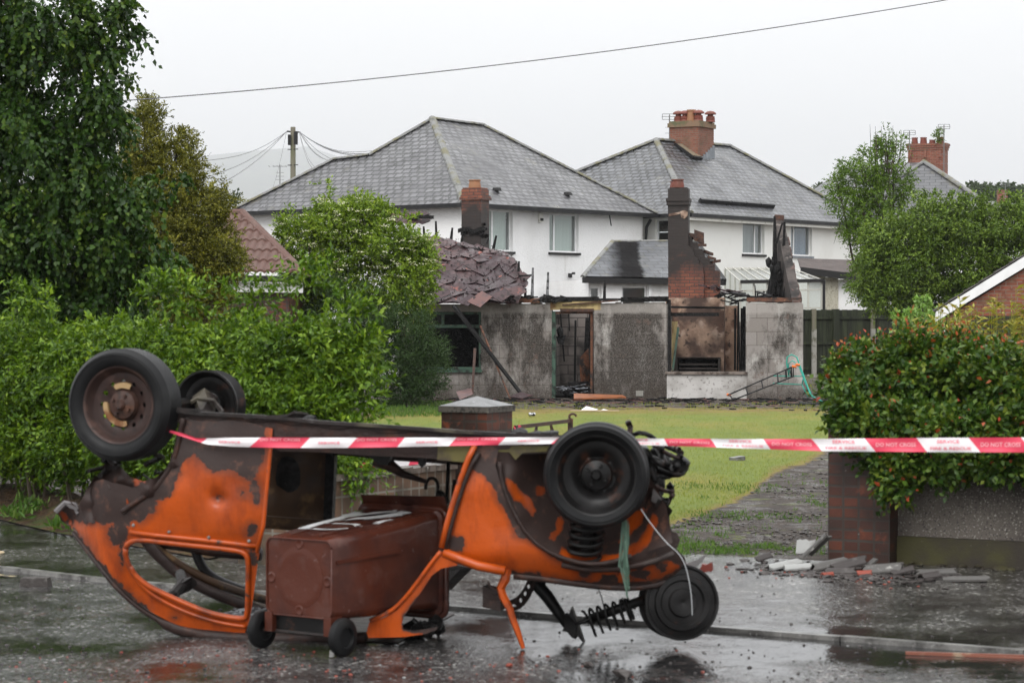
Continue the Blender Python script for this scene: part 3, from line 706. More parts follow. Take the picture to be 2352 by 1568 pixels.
# ------------------------------------------------------------------ white house with a big hipped slate roof
def basis(E0, EL, ER):
    al = (EL - E0); al.z = 0; ar = (ER - E0); ar.z = 0; return al.normalized(), ar.normalized(), al.length, ar.length
ZE = 5.10
def eave(u, v): 
    r = ray(u, v); t = (ZE - CAM.z) / r.z; return CAM + r * t
E0, EL, ER = eave(1066, 465.5), eave(526, 487), eave(1510, 491)
al, ar, LL, LR = basis(E0, EL, ER)
A = P(993, 273, 78.3)
nl = (EL - E0).cross(A - E0).normalized(); nr = (ER - E0).cross(A - E0).normalized()
D1 = rayplane(847, 357, E0, nl); D2 = rayplane(766, 367, E0, nl); B = rayplane(1110, 288, E0, nr)
H1 = thing('white_house', ((E0.x + ER.x) / 2, (E0.y + ER.y) / 2, G(78)), 'white house with the bigger hipped slate roof, directly behind the burnt bungalow', 'house')
BK = ER + (EL - E0) * .95; BK2 = BK.lerp(EL, .0)
Db = D1 + ar * 3.0; D2b = D2 + ar * 1.2
V = [E0, EL, ER, A, B, D1, D2, BK, BK + Vector((0, 0, 0)), EL + ar * 8.5]
hiproof('roof', V, [(0, 3, 5, 6, 1), (0, 2, 4, 3), (2, 7, 4), (3, 4, 7, 5), (5, 7, 9, 6), (6, 9, 1)], M['slate'], H1)
mb = MB(); up = Vector((0, 0, .03))
for a, b in ((E0, A), (EL, D2), (D2, D1), (D1, A), (A, B), (B, ER)): hipline(mb, a + up, b + up, .13 if (a, b) == (E0, A) else .10)
obj('ridge_tile', mb, M['hip'], H1)
mb = MB(); gutter(mb, EL, E0 + al * .05); gutter(mb, E0 + ar * .05, ER)
for a, b, n in ((EL, E0, ar), (E0, ER, al)): mb.bar(Vector(a) + n * .2 - Vector((0, 0, .1)), Vector(b) + n * .2 - Vector((0, 0, .1)), .3, .03)
obj('gutter', mb, M['black'], H1)
W0 = E0 + al * .38 + ar * .38
FR = Fr(W0, W0 + ar * (LR - .7), face=(0, -1, 0)); FL = Fr(W0 + al * (LL - .7), W0, face=(0, -1, 0))
w1 = FR.px(1108, 482, 1178, 577); w2 = FR.px(1262, 491, 1329, 580); w3 = FR.px(1264, 665, 1326, 700); w3 = (w3[0], w3[1], w3[3] - 1.1, w3[3])
zb = G(78) - .3
mb = MB(); FR.wall(mb, 0, FR.L, zb, ZE - .08, [w1, w2, w3], .25)
FL.wall(mb, 0, FL.L - .002, zb, ZE - .082, [], .25)
bw1 = W0 + al * (LL - .7); bw2 = W0 + ar * (LR - .7); bw3 = bw1 + ar * (LR - .7)
for a, b in ((bw1, bw3), (bw2, bw3)): mb.quad(Vector((a.x, a.y, zb)), Vector((b.x, b.y, zb)), Vector((b.x, b.y, ZE - .08)), Vector((a.x, a.y, ZE - .08)))
obj('wall', mb, M['render'], H1, fixn=False)
for wq, mu in ((w1, (.40,)), (w2, (.24,))): window(FR, H1, wq, mu)
window(FR, H1, w3, (.45,), bl='blind2')
for (u, v) in ((1141, 438), (1304, 448)):      # roof vents
    p = rayplane(u, v, E0, nr); mb = MB(); mb.box(p + Vector((0, -.05, .04)), (.22, .24, .10), ax=ar, taper=.7); obj('roof_vent', mb, M['blackwood'], H1)
q = FR.px(1236, 489, 1244, 511); mb = MB(); FR.box(mb, q[0], q[1], q[2], q[3], 0.001, .07); ab = obj('alarm_box', mb, M['creamwood'], H1)
mb = MB(); FR.box(mb, q[0] + .02, q[1] - .01, q[2] + .05, q[2] + .13, .071, .085); obj('alarm_lens', mb, M['blackwood'], ab)
s, z = FR.hit(1306, 632); mb = MB(); FR.box(mb, s - .03, s + .02, z - .06, z + .06, .001, .05)
mb.bar(FR.pt(s, z + .03, .04), FR.pt(s + .07, z + .07, .12), .025); mb.box(FR.pt(s + .08, z + .06, .14), (.10, .06, .07), ax=FR.a); mb.box(FR.pt(s - .02, z - .02, .1), (.07, .07, .13), ax=FR.a)
obj('flood_light', mb, M['blackwood'], H1)
s, z = FR.hit(1478, 530); mb = MB(); mb.tube([FR.pt(s, ZE - .2, .3), FR.pt(s, ZE - .45, .12), FR.pt(s, ZE - .9, .09), FR.pt(s, 2.6, .09)], .05, 8); obj('downpipe', mb, M['black'], H1)
mb = MB(); s, z = FR.hit(1384, 505); mb.bar(FR.pt(s, z - .2, .35), FR.pt(s - .12, z + .22, .35), .035); obj('gutter_bracket', mb, M['black'], H1)
# rear extension of that house, hipped, seen between the chimneys
YX = 70.0
X0 = P(1338, 634, YX); X1 = P(1662, 640, YX + .9)
FX = Fr((X0.x + .18, X0.y + .2), (X1.x - .15, X1.y + .2), face=(0, -1, 0))
XA = P(1407, 553, YX + 3.2); XB = P(1597, 553, YX + 4.0); zx = X0.z
X2 = X1.copy(); XB2 = XB.copy()
bk0 = Vector((X0.x + .2, X0.y + 5.8, X0.z)); bk1 = Vector((X2.x, X2.y + 5.8, X0.z))
EX = thing('rear_extension', ((X0.x + X1.x) / 2, X0.y, G(70)), 'white single storey extension with soot-stained slates, left of the burnt brick chimney', 'house extension')
V = [X0, X2, XB2, XA, bk0, bk1]
t_stain = (P(1440, 600, YX + 1.6), 1.1)
M['slate_x'] = slate('sooty_extension_slate', (.040, .043, .050), (.068, .072, .082), .42, .26, .020, .56, (.25, .45), (3.05, 4.05))
hiproof('roof', V, [(0, 1, 2, 3), (0, 3, 4), (3, 2, 5, 4), (1, 5, 2)], M['slate_x'], EX)
mb = MB(); hipline(mb, X0, XA, .08); hipline(mb, XA, XB2, .08); obj('ridge_tile', mb, M['hip'], EX)
mb = MB(); mb.bar(X1 + Vector((.03,0,-.1)), XB + Vector((.05,0,-.1)), .1, .2); mb.bar(X0 - Vector((0, .05, .12)), X2 - Vector((0, .05, .12)), .12, .16); obj('gutter', mb, M['blackwood'], EX)
q1 = FX.px(1352, 655, 1382, 700); q1 = (q1[0], q1[1], zb, q1[3]); q2 = FX.px(1429, 657, 1487, 700); q2 = (q2[0], q2[1], q2[3] - 1.0, q2[3])
mb = MB(); FX.wall(mb, 0, FX.L, zb, X0.z - .1, [q1, q2], .2)
mb.quad(FX.pt(0, zb, -.2), FX.pt(0, zb, -5.3), FX.pt(0, X0.z - .1, -5.3), FX.pt(0, X0.z - .1, -.2)); mb.quad(FX.pt(FX.L, zb, -.2), FX.pt(FX.L, zb, -5.3), FX.pt(FX.L, X0.z - .1, -5.3), FX.pt(FX.L, X0.z - .1, -.2))
mb.quad(FX.pt(0, zb, -5.3), FX.pt(FX.L, zb, -5.3), FX.pt(FX.L, X0.z - .1, -5.3), FX.pt(0, X0.z - .1, -5.3))
obj('wall', mb, M['render'], EX, fixn=False)
window(FX, EX, q2, (), bl=None, sill=False, sillmat='upvc'); window(FX, EX, q1, (), bl=None, sill=False, name='door', fw=.09)
s, z = FX.hit(1492, 660); mb = MB(); FX.box(mb, s - .04, s + .04, zb, X0.z - .12, .001, .08); obj('downpipe', mb, M['upvc'], EX)
# ------------------------------------------------------------------ second white house (right)
E0b = eave(1586, 489); ERb = eave(2010, 516.5); ELb = E0b + Vector((-.79, .61, 0)) * 10
alb, arb, LLb, LRb = basis(E0b, ELb, ERb)
Ab = P(1507, 322, 85.5)
nlb = (ELb - E0b).cross(Ab - E0b).normalized(); nrb = (ERb - E0b).cross(Ab - E0b).normalized()
Bb = rayplane(1676, 336, E0b, nrb)
H2 = thing('white_house', ((E0b.x + ERb.x) / 2, (E0b.y + ERb.y) / 2, G(84)), 'white house with five pot brick chimney and rooflight on its slate roof', 'house')
BKb = ERb + (ELb - E0b)
hiproof('roof', [E0b, ELb, ERb, Ab, Bb, BKb], [(0, 3, 1), (0, 2, 4, 3), (2, 5, 4), (3, 4, 5, 1)], M['slate2'], H2)
mb = MB()
for a, b in ((E0b, Ab), (Ab, ELb), (Ab, Bb), (Bb, ERb)): hipline(mb, a + up, b + up, .12)
obj('ridge_tile', mb, M['hip'], H2)
mb = MB(); gutter(mb, E0b, ERb, .06); gutter(mb, E0b, ELb, .06)
obj('gutter', mb, M['black'], H2)
mb = MB(); mb.bar(E0b + alb * .2 - Vector((0, 0, .16)), ERb + alb * .2 - Vector((0, 0, .16)), .36, .13); obj('soffit', mb, M['creamwood'], H2)
W0b = E0b + alb * .4 + arb * .3
FRb = Fr(W0b, W0b + arb * (LRb - .5), face=(0, -1, 0)); FLb = Fr(W0b + alb * (LLb - .6), W0b, face=(0, -1, 0))
wa = FRb.px(1706, 509, 1756, 584); wb = FRb.px(1817, 514, 1865, 588); wc = FLb.px(1505, 503, 1536, 556)
mb = MB(); FRb.wall(mb, 0, FRb.L, zb, ZE - .1, [wa, wb], .25); FLb.wall(mb, 0, FLb.L - .002, zb, ZE - .1, [wc], .25)
e1 = W0b + alb * (LLb - .6); e2 = W0b + arb * (LRb - .5); e3 = e1 + arb * (LRb - .5)
for a, b in ((e1, e3), (e2, e3)): mb.quad(Vector((a.x, a.y, zb)), Vector((b.x, b.y, zb)), Vector((b.x, b.y, ZE - .1)), Vector((a.x, a.y, ZE - .1)))
obj('wall', mb, M['render2'], H2, fixn=False)
window(FRb, H2, wa, (.66,), bl='blind2'); window(FRb, H2, wb, (.24,), bl='curtain', sillmat='lead'); window(FLb, H2, wc, (), bl=None)
# snow guard / gutter section lying on the slates
mb = MB(); g0 = rayplane(1605, 464, E0b, nrb); g1 = rayplane(1776, 477, E0b, nrb); upn = nrb if nrb.z > 0 else -nrb
for k in range(5): mb.bar(g0.lerp(g1, k / 5 + .004) + upn * .06, g0.lerp(g1, (k + 1) / 5 - .004) + upn * .06, .10, .16, up=upn)
obj('roof_guard', mb, M['black'], H2)
r0 = [rayplane(u, v, E0b, nrb) for u, v in ((1547, 334), (1573, 335), (1612, 369), (1590, 366))]
mb = MB(); mb.prism([p + upn * .02 for p in r0], upn * .09); sk = obj('rooflight', mb, M['black'], H2)
c = sum(r0, Vector()) / 4; mb = MB(); mb.prism([c + (p - c) * .84 + upn * .115 for p in r0], upn * .01); obj('pane', mb, pm('brown_tinted_pane', (.20, .17, .12), .25), sk)
# big shared chimney on the ridge
CY = 86.3
cl, cr = P(1538, 355, CY), P(1610, 360, CY - .6)
FC = Fr((P(1538, 355, CY + .2).x, CY + .2), (P(1604, 355, CY - .35).x, CY - .35), face=(0, -1, 0))
zc0 = P(1600, 372, CY).z; zc1 = P(1600, 291, CY).z; dp = 1.35
mb = MB(); FC.box(mb, 0, FC.L, zc0 - .9, zc1 - .02, -dp, 0); ch = obj('chimney', mb, M['brick_orange'], H2, uv=True)
mb = MB(); FC.box(mb, -.06, FC.L + .06, zc1 - .02, zc1 + .13, -dp - .06, .06); FC.box(mb, -.02, FC.L + .02, zc1 + .13, zc1 + .20, -dp - .02, .02)
obj('chimney_cap', mb, pm('mossy_brick_course', (.20, .13, .08), .8, [(3, (.10, .10, .05), .45, .6), (9, (.28, .12, .06), .6, .7)], [(30, .5, .01)]), ch)
for k, (fx, fd, mush) in enumerate(((.10, .3, 1), (.33, .3, 1), (.55, .3, 0), (.80, .3, 1), (.97, .75, 1))):
    mb = MB(); pot(mb, FC.pt(FC.L * fx + .05, zc1 + .2, -dp * fd), .17, .42, bool(mush)); obj('chimney_pot', mb, M['pot' if mush else 'potbuff'], ch, smooth=True, autosm=40)
mb = MB()
for k in range(7):
    s0 = FC.L - .02; za = zc0 - .15 + k * .10
    FC.box(mb, FC.L + .001, FC.L + .02, zc0 - .8, zc0 + .1 + k * .09, -.2 * (k + 1), -.2 * k - .01)
FC.box(mb, -.05, FC.L * .95, zc0 - .6, zc0 - .05, .002, .02); obj('flashing', mb, M['lead'], ch)
mb = aerial(FC.pt(-.1, zc1 - .7, -.2), 1.15, panel=True); tag(obj('television_aerial', mb, M['metal']), 'small grid aerial on the left side of the big five pot chimney', 'aerial', 'television aerials on the chimneys')
# lean to extension and conservatory at its back
YC = 76.0
CN = thing('conservatory', (P(1775, 700, YC).x, YC, G(76)), 'white framed glazed conservatory with sloping translucent roof behind the ruined gable', 'conservatory')
a0_, a1_, b0_, b1_ = P(1672, 617, YC + 4), P(1850, 628, YC + 4), P(1700, 648, YC), P(1888, 645, YC - .4)
a0_ = P(1665, 618, YC + 3); a1_ = P(1815, 618, YC + 3)
mb = MB(); mb.quad(a0_, a1_, b1_, b0_); obj('roof', mb, M['polycarb'], CN)
mb = MB()
for k in range(9): mb.bar(a0_.lerp(a1_, k / 8) + Vector((0, 0, .05)), b0_.lerp(b1_, k / 8) + Vector((0, 0, .03)), .03, .03)
mb.bar(b0_, b1_, .09, .10); mb.bar(a0_, a1_, .09, .10); 
lv = P(1668, 672, YC + 2.8); mb.bar(b0_, Vector((b0_.x, b0_.y, zb)), .08); mb.bar(b1_, Vector((b1_.x, b1_.y, zb)), .08)
for k in range(1, 6):
    p = b0_.lerp(b1_, k / 6); mb.bar(p, Vector((p.x, p.y, zb)), .06)
for zz in (-.28, -.85, -1.1): mb.bar(b0_ + Vector((0, 0, zz)), b1_ + Vector((0, 0, zz)), .05)
for k in range(0, 4):
    p = a0_.lerp(b0_, k / 3); mb.bar(p, Vector((p.x, p.y, zb)), .06)
obj('frame', mb, pm('aged_cream_frame', (.50, .49, .44), .5, [(7, (.33, .32, .27), .55, .7)]), CN)
mb = MB(); mb.quad(b0_, b1_, Vector((b1_.x, b1_.y, zb)), Vector((b0_.x, b0_.y, zb))); mb.quad(a0_, b0_, Vector((b0_.x, b0_.y, zb)), Vector((a0_.x, a0_.y, zb))); obj('glazing', mb, M['polycarb'], CN)
mb = MB(); mb.bar(b0_.lerp(b1_, .0) + Vector((0, -.1, .02)), b1_ + Vector((.08, -.1, .02)), .10, .09); mb.tube([b1_ + Vector((.05, -.1, 0)), b1_ + Vector((.05, -.1, -2.4))], .045, 8); obj('gutter', mb, M['blackwood'], CN)
LT = thing('lean_to', (P(1930, 700, 79).x, 79, G(79)), 'low lean-to with brown tiled roof against the right hand white house', 'lean-to')
l = [P(1830, 597, 82), P(1968, 604, 82), P(1975, 636, 78.4), P(1822, 613, 78.4)]
l = [P(1832, 597, 82), P(2010, 602, 82), P(2010, 638, 78.4), P(1838, 617, 78.4)]
mb = MB(); mb.prism(l, Vector((0, 0, .06))); obj('roof', mb, pm('dark_lean_to_tile', (.07, .055, .05), .7, [(5, (.12, .09, .08), .5, .7)], [((3, 3, 30), 1, .06), (40, .5, .02)]), LT)
mb = MB(); mb.bar(l[3] - Vector((0, .1, .06)), l[2] - Vector((0, .1, .06)), .12, .22); obj('fascia', mb, M['blackwood'], LT)
fq = Fr((l[3].x + .3, 78.7), (l[2].x, 78.7), face=(0, -1, 0)); mb = MB(); q = fq.px(1965, 660, 1995, 690); fq.wall(mb, 0, fq.L, zb, l[2].z - .05, [q], .2)
wl = obj('wall', mb, M['render'], LT, fixn=False)
qq = fq.px(1896, 640, 1925, 700); mb = MB(); fq.box(mb, qq[0], qq[1], zb, l[2].z + .02, .002, .05); fq.box(mb, 0, qq[0], l[2].z - .05, l[3].z - .12, -.1, .004); obj('wall_panel', mb, M['pebble'], LT)
window(fq, LT, q, (), bl='curtain', sill=False)
# ------------------------------------------------------------------ far slate house at right with its chimney
YH = 105.0
H3 = thing('slate_house', (P(2120, 500, YH).x, YH, G(105)), 'farther slate house with a plant growing on its chimney, behind the trees', 'house')
ap = P(2122, 372, YH + 3); rr_ = P(2262, 463, YH); ll_ = P(1935, 500, YH + 2)
base_r = P(2300, 490, YH - 1); base_l = P(1900, 510, YH)
apb = ap + Vector((-3, 4, 0))
hiproof('roof', [base_l, base_r, ap, base_r + Vector((-2, 12, 0)), apb, base_l + Vector((-2, 12, 0))], [(0, 1, 2), (1, 3, 4, 2), (0, 2, 4, 5), (3, 5, 4)], M['slate3'], H3)
mb = MB(); hipline(mb, base_r + up, ap + up, .16); hipline(mb, base_l + up, ap + up, .12); obj('ridge_tile', mb, M['hip'], H3)
f3 = Fr((base_l.x + .4, YH + .3), (base_r.x - .4, YH - .4), face=(0, -1, 0)); mb = MB(); f3.box(mb, 0, f3.L, zb - .5, base_r.z - .03, -10, 0); obj('wall', mb, M['render'], H3)
fc = Fr((P(2087, 330, YH + 4).x, YH + 4.2), (P(2166, 330, YH + 4).x, YH + 3.6), face=(0, -1, 0)); zt = P(2100, 345, YH + 4).z
mb = MB(); fc.box(mb, 0, fc.L, zt - 2.2, zt, -.8, 0); c3 = obj('chimney', mb, M['brick_red'], H3, uv=True)
mb = MB()
for k in range(3): fc.box(mb, -.03 * (k + 1), fc.L + .03 * (k + 1), zt + .1 * k + (.002 * k), zt + .1 * (k + 1), -.8 - .03 * (k + 1), .03 * (k + 1))
for k in range(3): fc.box(mb, fc.L * (.05 + .4 * k), fc.L * (.05 + .4 * k) + .1, zt - .35, zt - .002, .001, .06)
obj('chimney_cap', mb, M['brick_red'], c3, uv=True)
for k, (fx, r_) in enumerate(((.14, .15), (.38, .16), (.62, .15), (.84, .17))): 
    mb = MB(); pot(mb, fc.pt(fc.L * fx, zt + .3, -.4), r_, .30 if k != 2 else .18); obj('chimney_pot', mb, M['pot'], c3, smooth=True, autosm=40)
mb = aerial(P(2089, 345, YH + 3.7), .85, panel=True); tag(obj('television_aerial', mb, M['metal']), 'short aerial at the left corner of the far plant-topped chimney', 'aerial', 'television aerials on the chimneys')
mb = aerial(P(2168, 405, YH + 3.4), 2.3, panel=True); tag(obj('television_aerial', mb, M['metal']), 'tall thin aerial mast rising right of the far plant-topped chimney', 'aerial', 'television aerials on the chimneys')
# low roofs peeping at the extreme right and at the left of the big roof
H4 = thing('distant_house', (P(2330, 500, 150).x, 150, G(150)), 'small distant house with dark roof and brick chimney at the right edge', 'house')
mb = MB(); p = [P(2268, 478, 150), P(2420, 478, 150), P(2400, 462, 154), P(2275, 462, 154)]; mb.prism(p, Vector((0, 1.5, -.1))); obj('roof', mb, M['slate3'], H4, uv=True)
mb = MB(); mb.box((P(2344, 600, 155).x, 155.2, 3), (6, 4, 11)); obj('wall', mb, M['render'], H4)
mb = MB(); mb.box(P(2302, 462, 153), (.6, .5, 1.4)); c4 = obj('chimney', mb, M['brick_red'], H4, uv=True)
mb = MB(); pot(mb, P(2297, 450, 153), .13, .3); pot(mb, P(2306, 450, 153), .13, .3); obj('chimney_pot', mb, M['pot'], c4)
H5 = thing('distant_house', (P(470, 500, 100).x, 100, G(100)), 'slate roof corner of another house, left of the big hipped roof', 'house')
mb = MB(); mb.add([P(380, 420, 104), P(535, 486, 98), P(330, 500, 98), P(300, 430, 106)], [(0, 1, 2), (0, 2, 3)]); mb.add([P(380, 420, 104), P(535, 486, 98), P(560, 480, 112)], [(0, 1, 2)]); obj('roof', mb, M['slate2'], H5, uv=True, fixn=False)
mb = MB(); c = P(430, 600, 103); mb.box((c.x, 103.5, 2.3), (2.4, 6, 6.0)); obj('wall', mb, M['render'], H5)
mb = aerial(P(643, 425, 95), .8); 
tag(obj('television_aerial', mb, M['metal']), 'little aerial poking up behind the left slope of the big hipped roof', 'aerial', 'television aerials on the chimneys')
mb = aerial(P(2309, 462, 152), 1.1, panel=True); tag(obj('television_aerial', mb, M['metal']), 'faint aerial above the distant roof at the right edge', 'aerial', 'television aerials on the chimneys')
# ------------------------------------------------------------------ brown tiled garage at left
YG = 45.0
GA = thing('garage', (P(600, 700, YG).x, YG, G(45)), 'low brick garage with brown interlocking tiles, left of the elder bush', 'garage')
g0, g1 = P(430, 628, YG), P(697, 632, YG); t0, t1 = P(430, 491, YG + 3.6), P(556, 492, YG + 3.6)
mb = MB(); nrow = 6
import itertools
def roofp(a, b): return g0.lerp(g1, a).lerp(t0.lerp(t1, a), b)
wv = .155
Lb = (g1 - g0).length
for r in range(nrow):
    b0 = r / nrow; b1 = (r + 1.12) / nrow; z1_ = .0; rows = []
    x0 = g0.x
    # pantile corrugation laid in true x so that rolls run straight up the slope
    N = int(Lb / .025)
    def yz(b): 
        p = g0.lerp(t0, b); return p.y, p.z
    y0, z0 = yz(b0); y1, z1 = yz(min(b1, 1.0))
    xe0 = lerp(g1.x, t1.x, b0); xe1 = lerp(g1.x, t1.x, min(b1, 1))
    pts = []
    n = int((xe0 - x0) / .0258)
    for i in range(n + 1):
        xx = x0 + i * .0258; ph = (xx % wv) / wv; hgt = .040 * abs(math.sin(ph * math.pi))
        tt = 1.0 if xx <= xe1 else max(0, (xe0 - xx) / max(1e-6, xe0 - xe1)); yy = lerp(y0, y1, tt); zz = lerp(z0, z1, tt)
        pts.append((xx, y0, z0 + hgt + .045, yy, zz + hgt + (.045 - .04 * tt)))
    o = len(mb.v)
    for xx, ya, za, yb, zb_ in pts: mb.v += [(xx, ya, za - .05), (xx, ya, za), (xx, yb, zb_)]
    for i in range(len(pts) - 1):
        a = o + i * 3; mb.f += [(a, a + 3, a + 4, a + 1), (a + 1, a + 4, a + 5, a + 2)]; mb.mi += [0, 0]
obj('roof', mb, M['rooftile'], GA, fixn=False)
mb = MB(); hipline(mb, t0 + up, t1 + up, .14, .4); hipline(mb, g1 + up * 2, t1 + up * 2, .10, .38); obj('ridge_tile', mb, M['rooftile'], GA)
mb = MB(); mb.quad(g1, t1, t1 + Vector((.02, .3, -.02)), g1 + Vector((.02, 7, 0))); obj('roof', mb, M['rooftile'], GA, fixn=False)
mb = MB(); mb.bar(g0 - Vector((0, .02, .08)), g1 - Vector((0, .02, .08)), .10, .12); obj('gutter', mb, M['black'], GA)
mb = MB(); mb.bar(g0 + Vector((0, .12, -.24)), g1 + Vector((-.02, .12, -.24)), .05, .18); obj('fascia', mb, M['upvc'], GA)
mb = MB(); mb.box(((g0.x + g1.x) / 2 - .15, YG + 3, (g0.z - .33) / 2 - .1), ((g1.x - g0.x) - .3, 5.4, g0.z - .33 + .2)); obj('wall', mb, M['brick_dark'], GA, uv=True)
# ------------------------------------------------------------------ right brick garage with white bargeboard
YB = 47.0
GB = thing('garage', (P(2300, 800, YB).x, YB, G(47)), 'red brick garage with white sloping bargeboard at the right edge', 'garage')
b0 = P(2151, 727, YB); b1 = P(2420, 560, YB); fb = Fr((b0.x + .2, YB + .12), (b1.x + 1.5, YB + .12), face=(0, -1, 0))
zz0 = b0.z; sl = (b1.z - b0.z) / (b1.x - b0.x)
mb = MB(); zg = G(47) - .2
pl = [(b0.x + .2, zg), (b1.x + 1.5, zg), (b1.x + 1.5, b1.z + sl * 1.5 - .15), (b0.x + .2, b0.z - .03)]
mb.prism([Vector((x, YB + .12, z)) for x, z in pl], (3.3, 6, 0)); obj('wall', mb, M['brick_red'], GB, uv=True)
mb = MB(); e = b1 + Vector((1.6, 0, sl * 1.6)); d = (e - b0).normalized(); nn = Vector((-d.z, 0, d.x))
mb.prism([b0 + Vector((-.02, 0, -.10)), b0 + Vector((0, 0, .10)), e + nn * .10, e - nn * .12], (0, .1, 0)); obj('bargeboard', mb, M['upvc'], GB)
mb = MB(); k = 0; L = (e - b0).length; nT = int(L / .33)
for i in range(nT):
    p = b0 + d * (i * L / nT) + nn * .12; q_ = b0 + d * ((i + 1.1) * L / nT) + nn * .12
    mb.prism([p + nn * .035, p, q_ - nn * .005, q_ + nn * .01], (3.4, 6.2, 0))
ro = obj('roof', mb, pm('grey_verge_tile', (.10, .095, .09), .7, [(6, (.06, .055, .05), .5, .7)], [(30, .4, .01)]), GB)
mb = MB(); 
for k in range(6): fb.box(mb, .5 + .0, 2.6, 1.2 + .09 * k, 1.26 + .09 * k, .01, .04)
obj('slat_panel', mb, M['fence'], GB)
# ------------------------------------------------------------------ fence
YF = 66.5
ff = Fr((P(1838, 800, YF).x, YF), (P(2150, 800, YF + 1).x, YF + 1), face=(0, -1, 0)); zt = P(1900, 711, YF).z; zg = P(1900, 864, YF).z
FE = thing('board_fence', (ff.pt(ff.L / 2, zg)), 'dark green vertical board fence with concrete posts beside the ruin', 'fence')
mb = MB(); s = 0
while s < ff.L:
    ff.box(mb, s, s + .15, zg + .05, zt + random.uniform(-.01, .015), -.02 - .008 * random.random(), .0); s += .156
for zz in (.12, .5, .88): ff.box(mb, 0, ff.L, lerp(zg, zt, zz) - .04, lerp(zg, zt, zz) + .03, .001, .05)
obj('board_panel', mb, M['fence'], FE)
for uu, top, w_ in ((1867, 755, .12), (1918, 712, .17), (2002, 755, .12), (2090, 712, .15)):
    s = ff.hit(uu, 780)[0]; z = ff.hit(uu, top)[1]; mb = MB(); 
    if w_ == .17 or w_ == .15: ff.box(mb, s - w_ / 2, s + w_ / 2, zg, z + .03, .05, .12); obj('post', mb, M['fence'], FE)
    else:
        ff.box(mb, s - w_ / 2, s + w_ / 2, zg - .02, z, .05, .14); po = obj('post', mb, M['post'], FE)
        mb = MB(); ff.box(mb, s - .055, s + .055, z, zt + .02, .05, .13); obj('post_extension', mb, M['pole'], po)
# ------------------------------------------------------------------ utility pole and wires
YP = 115.0
up0 = P(673, 292, YP); UP = thing('utility_pole', (up0.x, YP, G(115)), 'weathered wooden utility pole with radiating wires rising behind the big roof', 'utility pole')
mb = MB(); mb.tube([(up0.x, YP, G(115)), (up0.x, YP, up0.z)], [.17, .12], 12); obj('pole', mb, M['pole'], UP, smooth=True, autosm=40)
mb = MB(); mb.box((up0.x + .15, YP - .1, P(673, 318, YP).z), (.17, .2, .62)); mb.box((up0.x - .16, YP - .12, P(673, 322, YP).z), (.14, .2, .5)); mb.bar((up0.x - .3, YP, P(673, 302, YP).z), (up0.x + .35, YP, P(673, 304, YP).z), .07); obj('junction_box', mb, M['black'], UP)
for vv in (380, 344): z = P(673, vv, YP).z; mb = MB(); mb.bar((up0.x - .25, YP - .1, z), (up0.x + .25, YP - .1, z + .02), .04); obj('step_iron', mb, M['black'], UP)
tgt = [((440, 360), 60), ((430, 408), 58), ((420, 452), 55), ((610, 470), 90), ((842, 345), 85), ((846, 350), 85), ((838, 340), 85), ((800, 367), 88), ((770, 365), 90), ((728, 380), 92), ((722, 384), 93), ((760, 362), 95)]
for i, ((uu, vv), yy) in enumerate(tgt):
    a = Vector((up0.x + (.3 if uu > 673 else -.3), YP - .1, P(673, 303, YP).z)); b = P(uu, vv, yy); b = a + (b - a) * 1.12
    mb = MB(); mb.tube([a.lerp(b, k / 10) - Vector((0, 0, 1.1 * math.sin(math.pi * k / 10) * .35)) for k in range(11)], .013 if i not in (4, 5) else .02, 4); 
    obj('service_wire', mb, M['wire'], UP)
mb = MB(); pts = []
for k in range(25):
    t = k / 24; u = lerp(250, 2200, t); v = 234 - (u - 250) * .0715 - ((u - 250) ** 2) * 0.000026; pts.append(P(u, v, 30 + 4 * t))
mb.tube(pts, .0075, 6); tag(obj('overhead_cable', mb, M['wire']), 'single grey cable crossing the whole sky', 'cable')
# ------------------------------------------------------------------ the burnt bungalow
RL, RR = P(930, 800, 54.0), P(1844, 800, 52.6)
FB = Fr((RL.x, RL.y), (RR.x, RR.y), face=(0, -1, 0)); GZ = -0.14
su = lambda u, d=0.0: FB.hit(u, 800, d)[0]
zv = lambda v, u=1400, d=0.0: FB.hit(u, v, d)[1]
RU = thing('burnt_bungalow', FB.pt(FB.L / 2, GZ), 'gutted grey block bungalow with burnt-out openings and collapsed roof', 'ruined house')
ZT = 1.97; sB = 4.6 * 1.0
hl = (su(950), su(1105), zv(850), zv(716)); hd = (su(1267), su(1364), GZ - .02, ZT + .3); hw = (su(1534), su(1713), zv(853), ZT + .3)
def jag_top(mb, s0, s1, z, th, amp=.05, step=.18):
    s = s0
    while s < s1 - .02:
        e = min(s + step * random.uniform(.5, 1.5), s1); FB.box(mb, s + .001, e - .001, z + .001, z + random.uniform(.004, amp), -th + .004, -.004); s = e
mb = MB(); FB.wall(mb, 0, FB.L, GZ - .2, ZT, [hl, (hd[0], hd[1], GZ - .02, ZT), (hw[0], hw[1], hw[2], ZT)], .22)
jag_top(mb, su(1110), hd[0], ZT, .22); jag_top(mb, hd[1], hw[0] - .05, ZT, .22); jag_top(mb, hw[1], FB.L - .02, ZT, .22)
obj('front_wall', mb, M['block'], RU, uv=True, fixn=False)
mb = MB(); FB.box(mb, hw[0] - .02, hw[1] + .02, GZ, hw[2] - .06, .002, .022); obj('apron_panel', mb, M['whiteband'], RU)
mb = MB(); FB.box(mb, hw[0] - .06, hw[1] + .04, hw[2] - .055, hw[2] + .005, -.18, .07); obj('window_sill', mb, pm('weathered_concrete_sill', (.20, .165, .14), .7, [(6, (.05, .035, .028), .48, .62)], [(25, .4, .01)]), RU)
mb = MB(); FB.box(mb, hl[0], hl[1] + .03, hl[2] - .06, hl[2] + .0, -.1, .06); obj('window_sill', mb, M['greenpaint'], RU)
